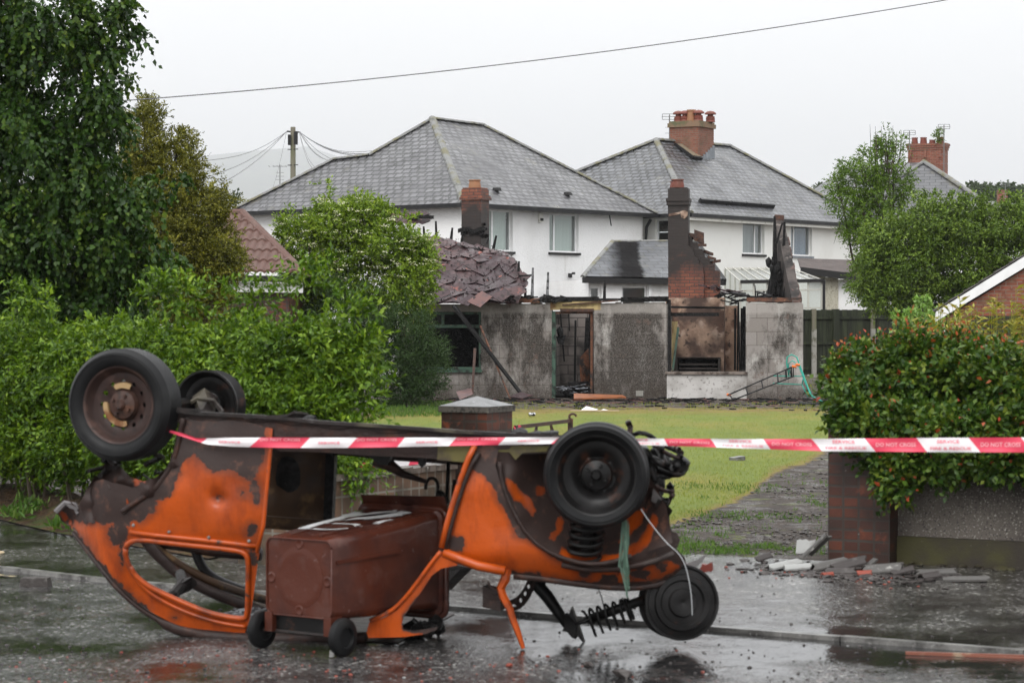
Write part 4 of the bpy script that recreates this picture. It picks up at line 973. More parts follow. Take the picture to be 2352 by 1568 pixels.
s0, s1, z0, z1 = hl; mb = MB(); zt_ = zv(750)
for a in ((s0, s0 + .06, z0, z1), (s1 - .06, s1 - .002, z0, z1 - .002), (s0 + .06, s1 - .06, z0 + .001, z0 + .06), (s0 + .06, s1 - .06, z1 - .06, z1 - .003), (s0 + .06, s1 - .06, zt_ - .03, zt_ + .04)): FB.box(mb, *a, -.12, -.05)
FB.box(mb, su(1016) - .03, su(1016) + .03, zt_ + .04, z1 - .06, -.118, -.052); obj('window_frame', mb, M['greenpaint'], RU)
mb = MB(); FB.box(mb, hd[0] + .002, hd[0] + .08, GZ, ZT - .16, -.16, -.03); obj('door_frame', mb, M['greenpaint'], RU)
mb = MB(); FB.box(mb, hd[1] - .085, hd[1] - .03, GZ, ZT - .16, -.18, -.06); FB.box(mb, hd[0] + .08, hd[1] - .085, ZT - .22, ZT - .16, -.17, -.05); obj('door_frame', mb, M['burntwood'], RU)
mb = MB(); FB.box(mb, hd[0] - .03, hd[1] + .15, ZT - .13, ZT + .08, -.20, .006); obj('lintel', mb, M['yellowplaster'], RU)
mb = MB(); FB.box(mb, hd[0] + .2, hd[1] + .0, ZT - .17, ZT - .10, .0, .06); mb.bar(FB.pt(hd[0] + .25, ZT - .02, .05), FB.pt(hd[1] + .55, ZT + .08, .05), .05, .03); obj('batten', mb, M['rust'], RU)
mb = MB(); FB.box(mb, su(1085), su(1240), ZT + .03, ZT + .13, -.06, .05); obj('wall_plate', mb, M['burntwood'], RU)
mb = MB(); FB.box(mb, su(985), su(1086), ZT + .02, ZT + .12, -.05, .05); obj('wall_plate', mb, M['burntwood'], RU)
mb = MB(); s = su(1240)
while s < hw[0] - .05:
    e = min(s + random.uniform(.3, .8), hw[0]); FB.box(mb, s, e - .005, ZT + .055 + random.uniform(-.01, .02), ZT + .15 + random.uniform(-.025, .02), -.2, .01 + random.uniform(0, .03)); s = e
obj('wall_plate', mb, M['char'], RU)
mb = MB(); FB.box(mb, hw[0] - .03, hw[0] + .05, hw[2], ZT + .1, -.2, .0); obj('jamb_post', mb, M['char'], RU)
# plan depths of inner walls
def iw(name, u0, u1, Y0, Y1, z0, z1, mat, th=.12, uv=True):
    a, b = P(u0, 800, Y0), P(u1, 800, Y1); f = Fr((a.x, a.y), (b.x, b.y), face=(0, -1, 0)); m = MB(); f.wall(m, 0, f.L, z0, z1, [], th); return obj(name, m, mat, RU, uv=uv, fixn=False), f
iw('inner_wall', 1255, 1400, 57.2, 57.0, GZ, 1.75, M['block_in'])
iw('inner_wall', 940, 1250, 57.6, 57.3, GZ, 1.95, M['char'])
m = MB(); m.prism([FB.pt(.05, 1.9, -.22), FB.pt(su(1255), 1.9, -.22), FB.pt(su(1255), 1.9, -3.8), FB.pt(.05, 1.9, -3.8)], (0, 0, .03)); obj('ceiling_board', m, M['char'], RU)
iw('rear_wall', 930, 1740, 61.6, 60.6, GZ, 1.55, M['block_in'])
for uu, z1 in ((1255, 1.5), (1405, 1.75), (1530, 1.7)):    # partitions running back
    a = FB.pt(su(uu), 0, -.23); f = Fr((a.x, a.y), (a.x + .5, a.y + 7), face=(-1, 0, 0)); m = MB(); f.wall(m, 0, 4.2, GZ, z1, [], .1); obj('partition', m, M['block_in'], RU, uv=True, fixn=False)
a = FB.pt(.02, 0, -.23); f = Fr((a.x, a.y), (a.x + .2, a.y + 8), face=(1, 0, 0)); m = MB(); f.wall(m, 0, 7.4, GZ, 1.9, [], .2); obj('end_wall', m, M['block_in'], RU, uv=True, fixn=False)
m = MB(); fl = [FB.pt(0.1, GZ + .06, -.23), FB.pt(FB.L - .1, GZ + .06, -.23), FB.pt(FB.L - .1, GZ + .06, -7.5), FB.pt(0.1, GZ + .06, -7.5)]; m.quad(*fl); obj('floor', m, M['char'], RU)
# fireplace wall and chimney
YK = 56.6
FK = Fr((P(1534, 800, YK).x, YK + .1), (P(1662, 800, YK).x, YK - .1), face=(0, -1, 0))
kz = lambda v: FK.hit(1590, v)[1]; ks = lambda u: FK.hit(u, 760)[0]
m = MB(); FK.wall(m, -.05, FK.L, GZ, kz(683), [(ks(1556), ks(1652), GZ + .05, kz(824))], .5); obj('chimney_breast', m, M['plaster'], RU, fixn=False)
m = MB(); FK.box(m, ks(1554), ks(1654), kz(820), kz(826) + .05, -.1, .10)
for k in range(2): FK.box(m, ks((1552, 1650)[k]), ks((1557, 1655)[k]), GZ, kz(820), .0, .10)
for k in range(7): FK.box(m, ks(1560), ks(1648), GZ + .06 + .1 * k + .02, GZ + .06 + .1 * k + .065, -.05, .0)
obj('fireplace_surround', m, M['block_in'], RU)
m = MB(); FK.box(m, ks(1555), ks(1653), GZ, kz(822), -.35, -.3); obj('fireback', m, M['char'], RU)
def kpoly(pts, d0, d1, name, mat):
    m = MB(); pp = [FK.pt(*FK.hit(u, v), d1) for u, v in pts]; m.prism(pp, FK.n * (d0 - d1)); return obj(name, m, mat, RU, uv=True)
front = [(1535, 684), (1617, 684), (1617, 632), (1613, 610), (1607, 606), (1602, 592), (1595, 588), (1590, 570), (1581, 564), (1581, 470), (1534, 470)]
kpoly(front, -.45, 0, 'chimney_stack', M['soot_stack'])
back = [(1590, 684), (1652, 684), (1652, 622), (1640, 620), (1640, 606), (1630, 604), (1628, 592), (1618, 590), (1612, 572), (1603, 570), (1600, 556), (1590, 556), (1586, 544), (1581.5, 544), (1581.5, 600)]
kpoly(back, -.48, -.18, 'gable_remnant', M['soot_stack'])
m = MB(); z0_, z1_ = kz(471), kz(462); FK.box(m, ks(1531), ks(1583), z0_, z1_, -.50, .05); FK.box(m, ks(1529.5), ks(1584.5), z1_ + .001, kz(455), -.53, .08); FK.box(m, ks(1534), ks(1581), kz(455) + .001, kz(433), -.45, .0); FK.box(m, ks(1537), ks(1578), kz(433) + .001, kz(430), -.42, -.03)
obj('corbelled_top', m, M['soot_stack'], RU, uv=True)
m = MB(); pot(m, FK.pt(ks(1555), kz(430.5), -.16), .155, .20); obj('chimney_pot', m, M['pot'], RU, smooth=True, autosm=40)
m = MB(); pot(m, FK.pt(ks(1547), kz(430.5), -.38), .12, .16); obj('chimney_pot', m, M['pot'], RU, smooth=True, autosm=40)
m = MB()
for k in range(9):
    u, v = ((1604, 552), (1598, 548), (1611, 562), (1625, 580), (1600, 545), (1592, 540), (1633, 592), (1641, 600), (1588, 538))[k]
    m.box(FK.pt(*FK.hit(u, v), -.3), (.2, .2, .06), ax=(random.uniform(.5, 1), random.uniform(-.3, .3), random.uniform(-.5, .5)))
m.box(FK.pt(*FK.hit(1604, 543), -.25), (.24, .1, .26), ax=(1, 0, -.35)); obj('loose_brick', m, M['rust'], RU)
m = MB(); hp = lambda pts: m.prism([FK.pt(*FK.hit(u, v), .002) for u, v in pts], FK.n * .025); hp([(1562, 486), (1572, 483), (1580, 487), (1579, 496), (1572, 503), (1565, 499)]); hp([(1536, 492), (1548, 489), (1562, 487), (1561, 492), (1550, 495), (1537, 497)]); obj('hanging_plaster', m, M['plaster'], RU)
# charred studs right of the fireplace
m = MB(); uu = 1688
while uu < 1712:
    w_ = random.uniform(.03, .09); a = P(uu, 850, 55.8 + random.uniform(-.6, .6)); b = P(uu + random.uniform(-3, 3), random.uniform(690, 712), a.y); m.bar(a, b, w_, .06); uu += 5.5
obj('charred_stud', m, M['char'], RU)
iw('inner_wall', 1660, 1692, 57.4, 57.2, GZ, 1.95, M['plaster'], uv=False)
m = MB(); m.prism([P(1537, 738, 53.4), P(1557, 738, 53.9), P(1545, 852, 53.9), P(1537, 852, 53.4)], (0, .05, 0)); obj('window_board', m, M['yellowplaster'], RU)
m = MB(); m.bar(P(1558, 752, 53.6), P(1545, 850, 53.5), .05, .05); obj('window_frame', m, M['greenpaint'], RU)
m = MB(); FB.box(m, hw[0], ks(1640) + su(1534), ZT - .27, ZT - .19, -.5, -.35); m.bar(P(1534, 705, 53.6), P(1660, 707, 56.4), .1, .05); obj('charred_beam', m, M['char'], RU)
# right gable, standing on end
ge = FB.pt(FB.L - .001, 0, -.0); gdir = Vector((.0, 1, 0))
def gpt(t, z, o=0.0): return ge + gdir * t - FB.a * o + Vector((0, 0, z))
prof = [(.22, GZ), (.22, 1.96), (.3, 2.06), (3.75, 3.98), (4.15, 3.9), (4.3, 3.3), (4.2, 2.7), (4.5, 2.1), (5.3, 1.7), (6.8, 1.6), (6.8, GZ)]
m = MB(); m.prism([gpt(t, z) for t, z in prof], -FB.a * .2); obj('gable_wall', m, pm('charred_gable_block', (.075, .062, .056), .8, [(1.3, (.018, .015, .014), .42, .58), (5, (.17, .145, .13), .60, .70)], [(12, .7, .03)]), RU, uv=True)
m = MB()
for k in range(26):
    t = lerp(.25, 4.0, k / 26); z = lerp(2.05, 3.98, (t - .3) / 3.5); m.box(gpt(t + .08, z + random.uniform(.0, .03), .09 + random.uniform(-.04, .02)), (.18, .15 + random.uniform(0, .05), .06), ax=-FB.a + Vector((0, 0, random.uniform(-.15, .15))), ay=gdir + Vector((0, 0, .5)))
obj('gable_coping', m, pm('mottled_verge_brick', (.085, .05, .042), .7, [(9, (.22, .16, .14), .57, .66), (5, (.05, .035, .03), .54, .62)], [(20, .8, .02)]), RU)
m = MB(); m.box(gpt(3.85, 4.0, .09), (.22, .3, .14), ax=-FB.a); obj('gable_apex', m, M['rust'], RU)
m = MB()
def stick(u0, v0, u1, v1, Y0, Y1=None, w=.07, w2=None, mb=None):
    (mb or m).bar(P(u0, v0, Y0), P(u1, v1, Y1 or Y0), w, w * .7, w2=w2 or w * .6, h2=(w2 or w * .6) * .7)
CH = [(1783, 692, 1779, 497, 55.4, .13, .05), (1796, 692, 1802, 510, 55.2, .09, .05), (1783, 560, 1797, 512, 55.3, .05, .04), (1774, 690, 1775, 590, 55, .14, .05), (1788, 690, 1790, 600, 55, .12, .06), (1800, 690, 1812, 620, 54.4, .1, .05), (1810, 692, 1806, 600, 54.6, .12, .06), (1768, 680, 1777, 578, 55.4, .09, .03), (1820, 694, 1818, 640, 53.9, .09, .04), (1763, 690, 1768, 640, 54.8, .08, .03), (1752, 690, 1754, 668, 54.2, .05, .02), (1742, 688, 1738, 668, 54.5, .05, .02), (1736, 690, 1734, 655, 54.6, .04, .02)]
for a in CH: m = MB(); stick(a[0], a[1], a[2], a[3], a[4], None, a[5], a[6]); obj('charred_post', m, M['char'], RU)
m = MB()
for k in range(26):
    u, v = random.uniform(1762, 1812), random.uniform(600, 690); m.rock(P(u, v, random.uniform(54.6, 55.6)), random.uniform(.04, .1), k, (1, .6, 1.6))
for k in range(40):
    u = random.uniform(1655, 1830); v = random.uniform(672, 694); Y = random.uniform(53.2, 55.5); m.box(P(u, v, Y), (random.uniform(.1, .45), random.uniform(.05, .15), random.uniform(.02, .05)), ax=(1, random.uniform(-1, 1), random.uniform(-.5, .5)))
for k in range(5): m.bar(P(1715, 690 - 2 * k, 53.6 + .3 * k), P(1840, 693 - 2 * k, 53.4 + .3 * k), .12, .06)
obj('charred_debris', m, M['char'], RU)
m = MB()
for k in range(22):
    u = random.uniform(1612, 1700); v = lerp(655, 682, (u - 1612) / 120) + random.uniform(-3, 5); m.box(P(u, v, random.uniform(54.8, 56)), (random.uniform(.12, .35), random.uniform(.1, .2), .025), ax=(1, random.uniform(-1, 1), random.uniform(-.6, .4)))
obj('slipped_tile', m, M['dtile'], RU)
m = MB(); FB.box(m, su(1713), su(1840), ZT + .05, ZT + .14, -.55, -.30); obj('wall_plate', m, M['burntwood'], RU)
# left chimney
FJ = Fr((P(1060, 500, 58.4).x, 58.4), (P(1105, 500, 58.2).x, 58.2), face=(0, -1, 0)); jz = lambda v: FJ.hit(1080, v)[1]; js = lambda u: FJ.hit(u, 500)[0]
m = MB(); FJ.box(m, 0, FJ.L, GZ, jz(459), -.5, 0); FJ.box(m, .0, FJ.L, jz(448) + .001, jz(434), -.48, .0); lc = obj('chimney_stack', m, M['soot_stack2'], RU, uv=True)
m = MB(); FJ.box(m, -.04, FJ.L + .05, jz(459), jz(453), -.54, .04); FJ.box(m, -.02, FJ.L + .03, jz(453) + .001, jz(448), -.52, .02); FJ.box(m, .02, FJ.L - .02, jz(434) + .001, jz(431), -.46, -.02); obj('corbelled_top', m, M['soot_stack2'], RU, uv=True)
m = MB(); pot(m, FJ.pt(js(1081), jz(431), -.25), .15, .20); obj('chimney_pot', m, M['potbuff'], RU, smooth=True, autosm=40)
m = MB()
for k in range(16): m.rock(FJ.pt(random.choice([-.02, FJ.L + .03]), lerp(jz(560), jz(505), random.random()), -random.random() * .4), random.uniform(.03, .08), k)
for k in range(8): m.box(FJ.pt(lerp(0, FJ.L, k / 7), jz(530 + random.uniform(-3, 6)), .03), (.16, .06, .1), ax=(1, 0, random.uniform(-.5, .5)))
tag(obj('tar_lumps', m, M['char'], RU), kind='stuff')
# collapsed diamond tile roof, draped on what is left of the rafters
GR = [[(925, 694, 53.4), (1000, 694, 53.2), (1100, 694, 53.1), (1190, 694, 53.2)],
      [(925, 640, 54.0), (1005, 648, 54.1), (1110, 655, 54.0), (1215, 645, 54.1)],
      [(925, 588, 54.8), (1005, 592, 54.9), (1095, 597, 54.8), (1180, 590, 54.9)],
      [(915, 552, 55.6), (985, 537, 55.7), (1060, 556, 55.6), (1135, 570, 55.5)]]
GP = [[P(*c) for c in row] for row in GR]
def rsurf(a, b):
    x = min(max(a, 0), .9999) * 3; y = min(max(b, 0), .9999) * 3; i, j = int(x), int(y); fx, fy = x - i, y - j
    p = GP[j][i].lerp(GP[j][i + 1], fx).lerp(GP[j + 1][i].lerp(GP[j + 1][i + 1], fx), fy)
    p = p.copy(); p.z += .07 * mnoise.noise(Vector((a * 5, b * 4, 0))) + .020 * mnoise.noise(Vector((a * 13, b * 11, 2))); return p
m = MB(); m2 = MB(); N = 26
m.v = [tuple(rsurf(i / N, j / N) - Vector((0, 0, .02))) for j in range(N + 1) for i in range(N + 1)]
m.f = [(j * (N + 1) + i, j * (N + 1) + i + 1, (j + 1) * (N + 1) + i + 1, (j + 1) * (N + 1) + i) for j in range(N) for i in range(N)]; m.mi = [0] * len(m.f)
obj('roof_deck', m, M['dtile'], RU, fixn=False)
m = MB(); A_, B_ = 2.75, 2.9; dg = .212
for j in range(int(B_ / dg) + 1):
    for i in range(int(A_ / (2 * dg)) + 2):
        x = (i * 2 + (j % 2)) * dg; y = j * dg
        if x > A_ or random.random() < .02: continue
        sc = dg * random.uniform(1.0, 1.06); rt = random.gauss(0, .045); kick = abs(random.gauss(0, .006)); pc = []
        loose = random.random() < .055
        if loose: rt = random.uniform(-.8, .8); kick = random.uniform(.02, .07)
        sag = random.uniform(-.006, .008)
        for k, (dx, dy) in enumerate(((0, -1), (1, 0), (0, 1), (-1, 0))):
            dx2 = dx * math.cos(rt) - dy * math.sin(rt); dy2 = dx * math.sin(rt) + dy * math.cos(rt)
            q = rsurf((x + dx2 * sc) / A_, (y + dy2 * sc) / B_); q.z += (.014 + kick if dy < 0 else .007) + sag + (.0 if k != 1 else kick * .4); pc.append(q)
        if (pc[2] - pc[0]).length < .1: continue
        if random.random() < .18: pc[random.randrange(4)] = (pc[0] + pc[2]) / 2 + Vector((random.uniform(-.05, .05), 0, .02))
        nn_ = (pc[1] - pc[0]).cross(pc[3] - pc[0]); nn_ = nn_.normalized() if nn_.length > 1e-5 else Vector((0, 0, 1))
        m.prism(pc, nn_ * .008 if nn_.z > 0 else nn_ * -.008)
obj('collapsed_roof_tiles', m, M['dtile'], RU)
m = MB()
for (u, v, Y, r, tilt) in ((1100, 688, 52.9, .30, .3), (1072, 690, 52.95, .22, .5), (1150, 678, 53.0, .26, .1), (1185, 668, 53.3, .25, -.2), (1195, 640, 54.2, .24, .3), (1168, 612, 55.0, .25, -.3), (1125, 602, 55.3, .26, .2), (1150, 592, 55.8, .22, .6), (1048, 662, 53.7, .25, .1), (1014, 672, 53.4, .22, -.2), (1128, 640, 54.3, .3, .0), (1090, 575, 56.4, .25, .4)):
    c = P(u, v, Y); a = Vector((math.cos(tilt), 0, math.sin(tilt) * .6)).normalized(); b = Vector((-math.sin(tilt) * .4, .7, .7)).normalized()
    pc = [c + a * r, c + b * r * .8 + a * .1, c - a * r * .9, c - b * r * .85]; m = MB(); m.prism(pc, a.cross(b).normalized() * .014); obj('loose_roof_tile', m, M['dtile_pale' if r > .28 else 'dtile'], RU)

m = MB()
for k in range(420):
    p = rsurf(random.random(), random.random()); m.rock(p + Vector((0, 0, .05)), random.uniform(.010, .028), k, (1, 1, .5))
tag(obj('roof_ash', m, M['char'], RU), kind='stuff')
# ridge remnant at the left, above the elder
m = MB()
for i in range(7):
    for j in range(3):
        c = P(868 + i * 17 + (j % 2) * 8, 508 - j * 6 - i * .2, 58.6 + j * .25); r = .2
        m.prism([c + Vector((r, 0, random.uniform(-.03, .03))), c + Vector((0, .12, .11)), c - Vector((r, 0, 0)), c - Vector((0, .12, .10))], (0, -.01, .012))
obj('ridge_remnant', m, M['dtile'], RU)
m = MB(); m.tube([P(870, 492, 59), P(905, 493, 59)], .11, 10); m.bar(P(905, 496, 58.9), P(960, 498, 58.7), .12, .07); obj('ridge_tile', m, M['dtile_pale'], RU)
m = MB(); m.bar(P(935, 497, 58.6), P(996, 499, 58.5), .10, .08); m.bar(P(950, 505, 58.6), P(985, 493, 58.5), .05, .03); obj('charred_beam', m, M['char'], RU)
SK = [(1003, 560, 1001, 508, 57.5), (1036, 552, 1039, 523, 57.3), (1060, 562, 1062, 540, 57.5), (1133, 572, 1140, 541, 57.2), (1118, 560, 1122, 548, 57.3), (1222, 690, 1224, 615, 53.6), (1190, 640, 1192, 600, 54.4), (1257, 690, 1259, 625, 53.8), (1176, 690, 1177, 660, 53.7), (1206, 690, 1207, 662, 53.8), (1388, 692, 1389, 644, 53.6), (975, 545, 973, 520, 58)]
for a in SK: m = MB(); m.bar(P(a[0], a[1], a[4]), P(a[2], a[3], a[4]), .075, .05, w2=.045, h2=.03); obj('rafter_stub', m, M['char'] if a[2] != 1224 and a[2] != 1259 else pm('ash_white_timber', (.16, .16, .165), .7, [(10, (.03, .03, .03), .48, .56), ((8, 8, 22), (.4, .4, .4), .6, .7)], [(20, .8, .02)]), RU)
m = MB(); m.bar(P(1192, 634, 54.2), P(1222, 632, 53.8), .04); m.bar(P(1375, 690, 53.4), P(1240, 688, 53.4), .03)
for k in range(34):
    u = random.uniform(1160, 1300); v = random.uniform(680, 693); m.box(P(u, v, random.uniform(53, 54.5)), (random.uniform(.08, .3), random.uniform(.05, .15), random.uniform(.02, .05)), ax=(1, random.uniform(-1, 1), random.uniform(-.6, .6)))
for k in range(14):
    u = random.uniform(1420, 1530); m.box(P(u, random.uniform(682, 687), random.uniform(53, 53.6)), (random.uniform(.05, .25), .04, .02), ax=(1, random.uniform(-1, 1), random.uniform(-.4, .4)))
obj('charred_debris', m, M['char'], RU)
# hanging bits in the doorway
DW = [(1322, 735, 1320, 880, 55.5, .05), (1287, 720, 1296, 830, 54.6, .035), (1350, 730, 1344, 885, 55, .11), (1306, 715, 1308, 760, 55, .03), (1356, 720, 1358, 890, 54.5, .07)]
for u0, v0, u1, v1, Y, w_ in DW: m = MB(); m.bar(P(u0, v0, Y), P(u1, v1, Y), w_, .04); obj('charred_stud', m, M['char'], RU)
m = MB(); m.prism([P(1277, 772, 54.5), P(1300, 770, 54.5), P(1294, 792, 54.4), P(1282, 790, 54.4)], (0, .04, 0)); m.rock(P(1286, 765, 54.5), .1, 3, (.8, .8, 1.4)); obj('hanging_scrap', m, M['char'], RU)
m = MB(); m.prism([P(1330, 822, 54.6), P(1352, 800, 54.8), P(1356, 885, 54.6), P(1334, 885, 54.4)], (0, .03, 0)); obj('scorched_board', m, M['burntwood'], RU)
s, z = FB.hit(1469, 903); m = MB(); FB.box(m, s - .08, s + .08, z - .06, z + .06, .0, .008)
for k in range(4): FB.box(m, s - .07, s + .07, z - .045 + k * .028, z - .032 + k * .028, .009, .016)
obj('air_brick', m, M['post'], RU)
# ------------------------------------------------------------------ leaning timbers, boards and rubble round the ruin
def lean(name, a, b, w, h, mat, label, cat, group=None):
    m = MB(); m.bar(a, b, w, h, w2=w * .85, h2=h * .8); return tag(obj(name, m, M[mat]), label, cat, group)
lean('charred_rafter', P(1043, 703, 53.1), P(1196, 903, 51.9), .11, .05, 'char', 'long charred rafter leaning down across the block wall beside the green window', 'timber')
lean('timber_batten', P(1103, 748, 52.9), P(1172, 916, 51.8), .035, .03, 'burntwood', 'thin brown batten leaning under the long charred rafter', 'timber')
lean('timber_plank', P(1091, 800, 52.3), P(1085, 905, 51.9), .06, .03, 'rust', 'short weathered plank standing upright below the green window', 'timber')
def slab(name, pts, th, mat, label, cat, group=None):
    m = MB(); m.prism(pts, th); return tag(obj(name, m, M[mat]), label, cat, group)
slab('roof_tile', [P(1048, 900, 50.4), P(1082, 892, 50.8), P(1086, 905, 50.2), P(1056, 918, 50)], (0, .02, .01), 'dtile_pale', 'red broken tile lying against the upright plank', 'roof tile')
slab('roof_tile', [P(1170, 912, 51), P(1196, 902, 51.6), P(1224, 909, 51.4), P(1200, 916, 50.8)], (0, 0, .02), 'dtile', 'brown diamond tile lying at the foot of the charred rafter', 'roof tile')
slab('board', [P(1318, 906, 52.0), P(1430, 910, 51.8), P(1438, 914, 51.4), P(1318, 918, 51.0)], (0, .0, .03), 'orangeboard', 'bare orange-brown board lying in front of the doorway', 'board')
m = MB()
for k in range(60):
    x = random.uniform(su(1280), su(1355)); d = random.uniform(-2.5, .25); hgt = GZ + .06 + random.uniform(0, .34) * max(0, (1 - abs(d + .6) / 2.2))
    m.box(FB.pt(x, hgt, d), (random.uniform(.06, .3), random.uniform(.05, .2), random.uniform(.01, .06)), ax=(1, random.uniform(-1, 1), random.uniform(-.5, .5)))
tag(obj('rubble', m, M['char']), 'heap of charred rubble and ash filling the doorway', 'rubble', kind='stuff')
m = MB()
for k in range(16):
    x = random.uniform(su(1280), su(1352)); d = random.uniform(-.8, .2); m.box(FB.pt(x, GZ + random.uniform(.12, .32), d), (random.uniform(.08, .3), random.uniform(.05, .15), .012), ax=(1, random.uniform(-1, 1), random.uniform(-.4, .4)))
tag(obj('metal_scrap', m, pm('crumpled_foil', (.42, .44, .48), .3, [(9, (.08, .08, .09), .48, .6)])), 'pale crumpled foil scraps on the rubble in the doorway', 'scrap', kind='stuff')
m = MB(); mats_ = []
for k in range(420):
    u = random.uniform(960, 1990); v = 915 + abs(random.gauss(0, 9)); p = gp(u, min(v, 950)); r = random.uniform(.02, .06)
    m.box(p + Vector((0, 0, .01)), (random.uniform(.03, .22), random.uniform(.03, .12), random.uniform(.01, .04)), ax=(1, random.uniform(-1.5, 1.5), random.uniform(-.2, .2)))
tag(obj('fire_debris', m, M['char']), kind='stuff')
m = MB()
for k in range(150):
    u = random.uniform(960, 1990); v = 917 + abs(random.gauss(0, 8)); p = gp(u, min(v, 955))
    m.box(p + Vector((0, 0, .012)), (random.uniform(.04, .2), random.uniform(.04, .12), .014), ax=(1, random.uniform(-1.5, 1.5), random.uniform(-.1, .1)))
tag(obj('tile_fragments', m, M['dtile_pale']), kind='stuff')
# turquoise folding frame with black rails
m = MB(); TY = 51.4
FT = thing('folding_frame', P(1830, 915, TY), 'turquoise tubular folding frame with black side rails propped against the block wall', 'frame')
tq = pm('turquoise_enamel', (.02, .33, .25), .35, [(8, (.015, .2, .16), .55, .7)])
m.tube([P(1812, 862, TY), P(1807, 836, TY), P(1808, 820, TY), P(1818, 814, TY), P(1830, 820, TY), P(1846, 862, TY - .1), P(1862, 908, TY - .3), P(1889, 922, TY - .6)], .015, 8)
m.tube([P(1815, 858, TY + .4), P(1810, 836, TY + .4), P(1820, 828, TY + .4), P(1834, 838, TY + .4), P(1850, 880, TY + .2), P(1868, 912, TY - .1)], .013, 8)
for a, b in (((1775, 863), (1846, 864)), ((1775, 880), (1842, 883)), ((1846, 862), (1842, 883)), ((1842, 883), (1856, 912))): m.tube([P(*a, TY), P(*b, TY)], .011, 8)
obj('frame_tube', m, tq, FT, smooth=True)
m = MB(); m.tube([P(1672, 907, TY - .3), P(1823, 841, TY)], .015, 8); m.tube([P(1679, 920, TY - .6), P(1823, 864, TY - .1)], .015, 8)
for k in range(5): t = k / 4; m.tube([P(lerp(1676, 1822, t), lerp(906, 842, t), TY - .3 + .3 * t), P(lerp(1683, 1822, t), lerp(918, 864, t), TY - .6 + .5 * t)], .014, 6)
m.tube([P(1805, 850, TY), P(1806, 868, TY)], .02, 6); m.tube([P(1817, 842, TY), P(1818, 866, TY)], .02, 6)
obj('side_rail', m, M['black'], FT, smooth=True)
for (u, v) in ((1674, 907), (1824, 842), (1832, 838)): m = MB(); m.tube([P(u - 5, v - 1, TY - .1), P(u + 5, v, TY - .1)], .028, 8); obj('clip', m, pm('orange_plastic', (.7, .16, .02), .4), FT)
# things lying on the grass
def lay(name, u, v, mbf, mat, label, cat): m = MB(); mbf(m, gp(u, v)); return tag(obj(name, m, mat if not isinstance(mat, str) else M[mat]), label, cat)
lay('drink_can', 1222, 957, lambda m, p: m.lathe(p + Vector((-.06, 0, .045)), (1, .2, 0), [(0, 0), (.025, 0), (.033, .012), (.033, .11), (.025, .12), (0, .12)], 14), pm('silver_can', (.5, .5, .52), .3, [(30, (.03, .03, .03), .5, .55)], metal=.7), 'small silver drink can lying on the lawn', 'can')
lay('wooden_stick', 1360, 946, lambda m, p: m.bar(p + Vector((-.4, .05, .03)), p + Vector((.5, -.1, .03)), .03, .02), pm('pale_stick', (.42, .32, .2), .6), 'pale thin stick on the far edge of the lawn', 'stick')
lay('paper_scrap', 1350, 945, lambda m, p: (m.prism([p + Vector((-.15, 0, .01)), p + Vector((.1, -.1, .02)), p + Vector((.2, .1, .03)), p + Vector((-.02, .15, .09))], (0, 0, .008)), m.prism([p + Vector((.2, -.1, .01)), p + Vector((.42, -.05, .02)), p + Vector((.3, .1, .04))], (0, 0, .006))), pm('white_paper', (.75, .75, .75), .6), 'crumpled white paper scrap beside the pale stick', 'paper')
lay('paving_block', 1693, 1057, lambda m, p: m.box(p + Vector((0, 0, .02)), (.16, .12, .05), ax=(1, .5, .12)), 'kerb', 'small pale grey block lying alone on the lawn', 'block')
lay('gutter_length', 1860, 931, lambda m, p: (m.bar(p + Vector((-.6, -.1, .03)), p + Vector((.75, .05, .05)), .09, .03)), pm('dark_gutter', (.03, .03, .035), .2), 'length of black gutter lying beside the lawn near the turquoise frame', 'gutter')
lay('stone', 1908, 864, lambda m, p: m.rock(p + Vector((0, 0, .05)), .12, 4, (1.2, .8, .7)), 'cap', 'pale stone at the foot of the fence post', 'stone')
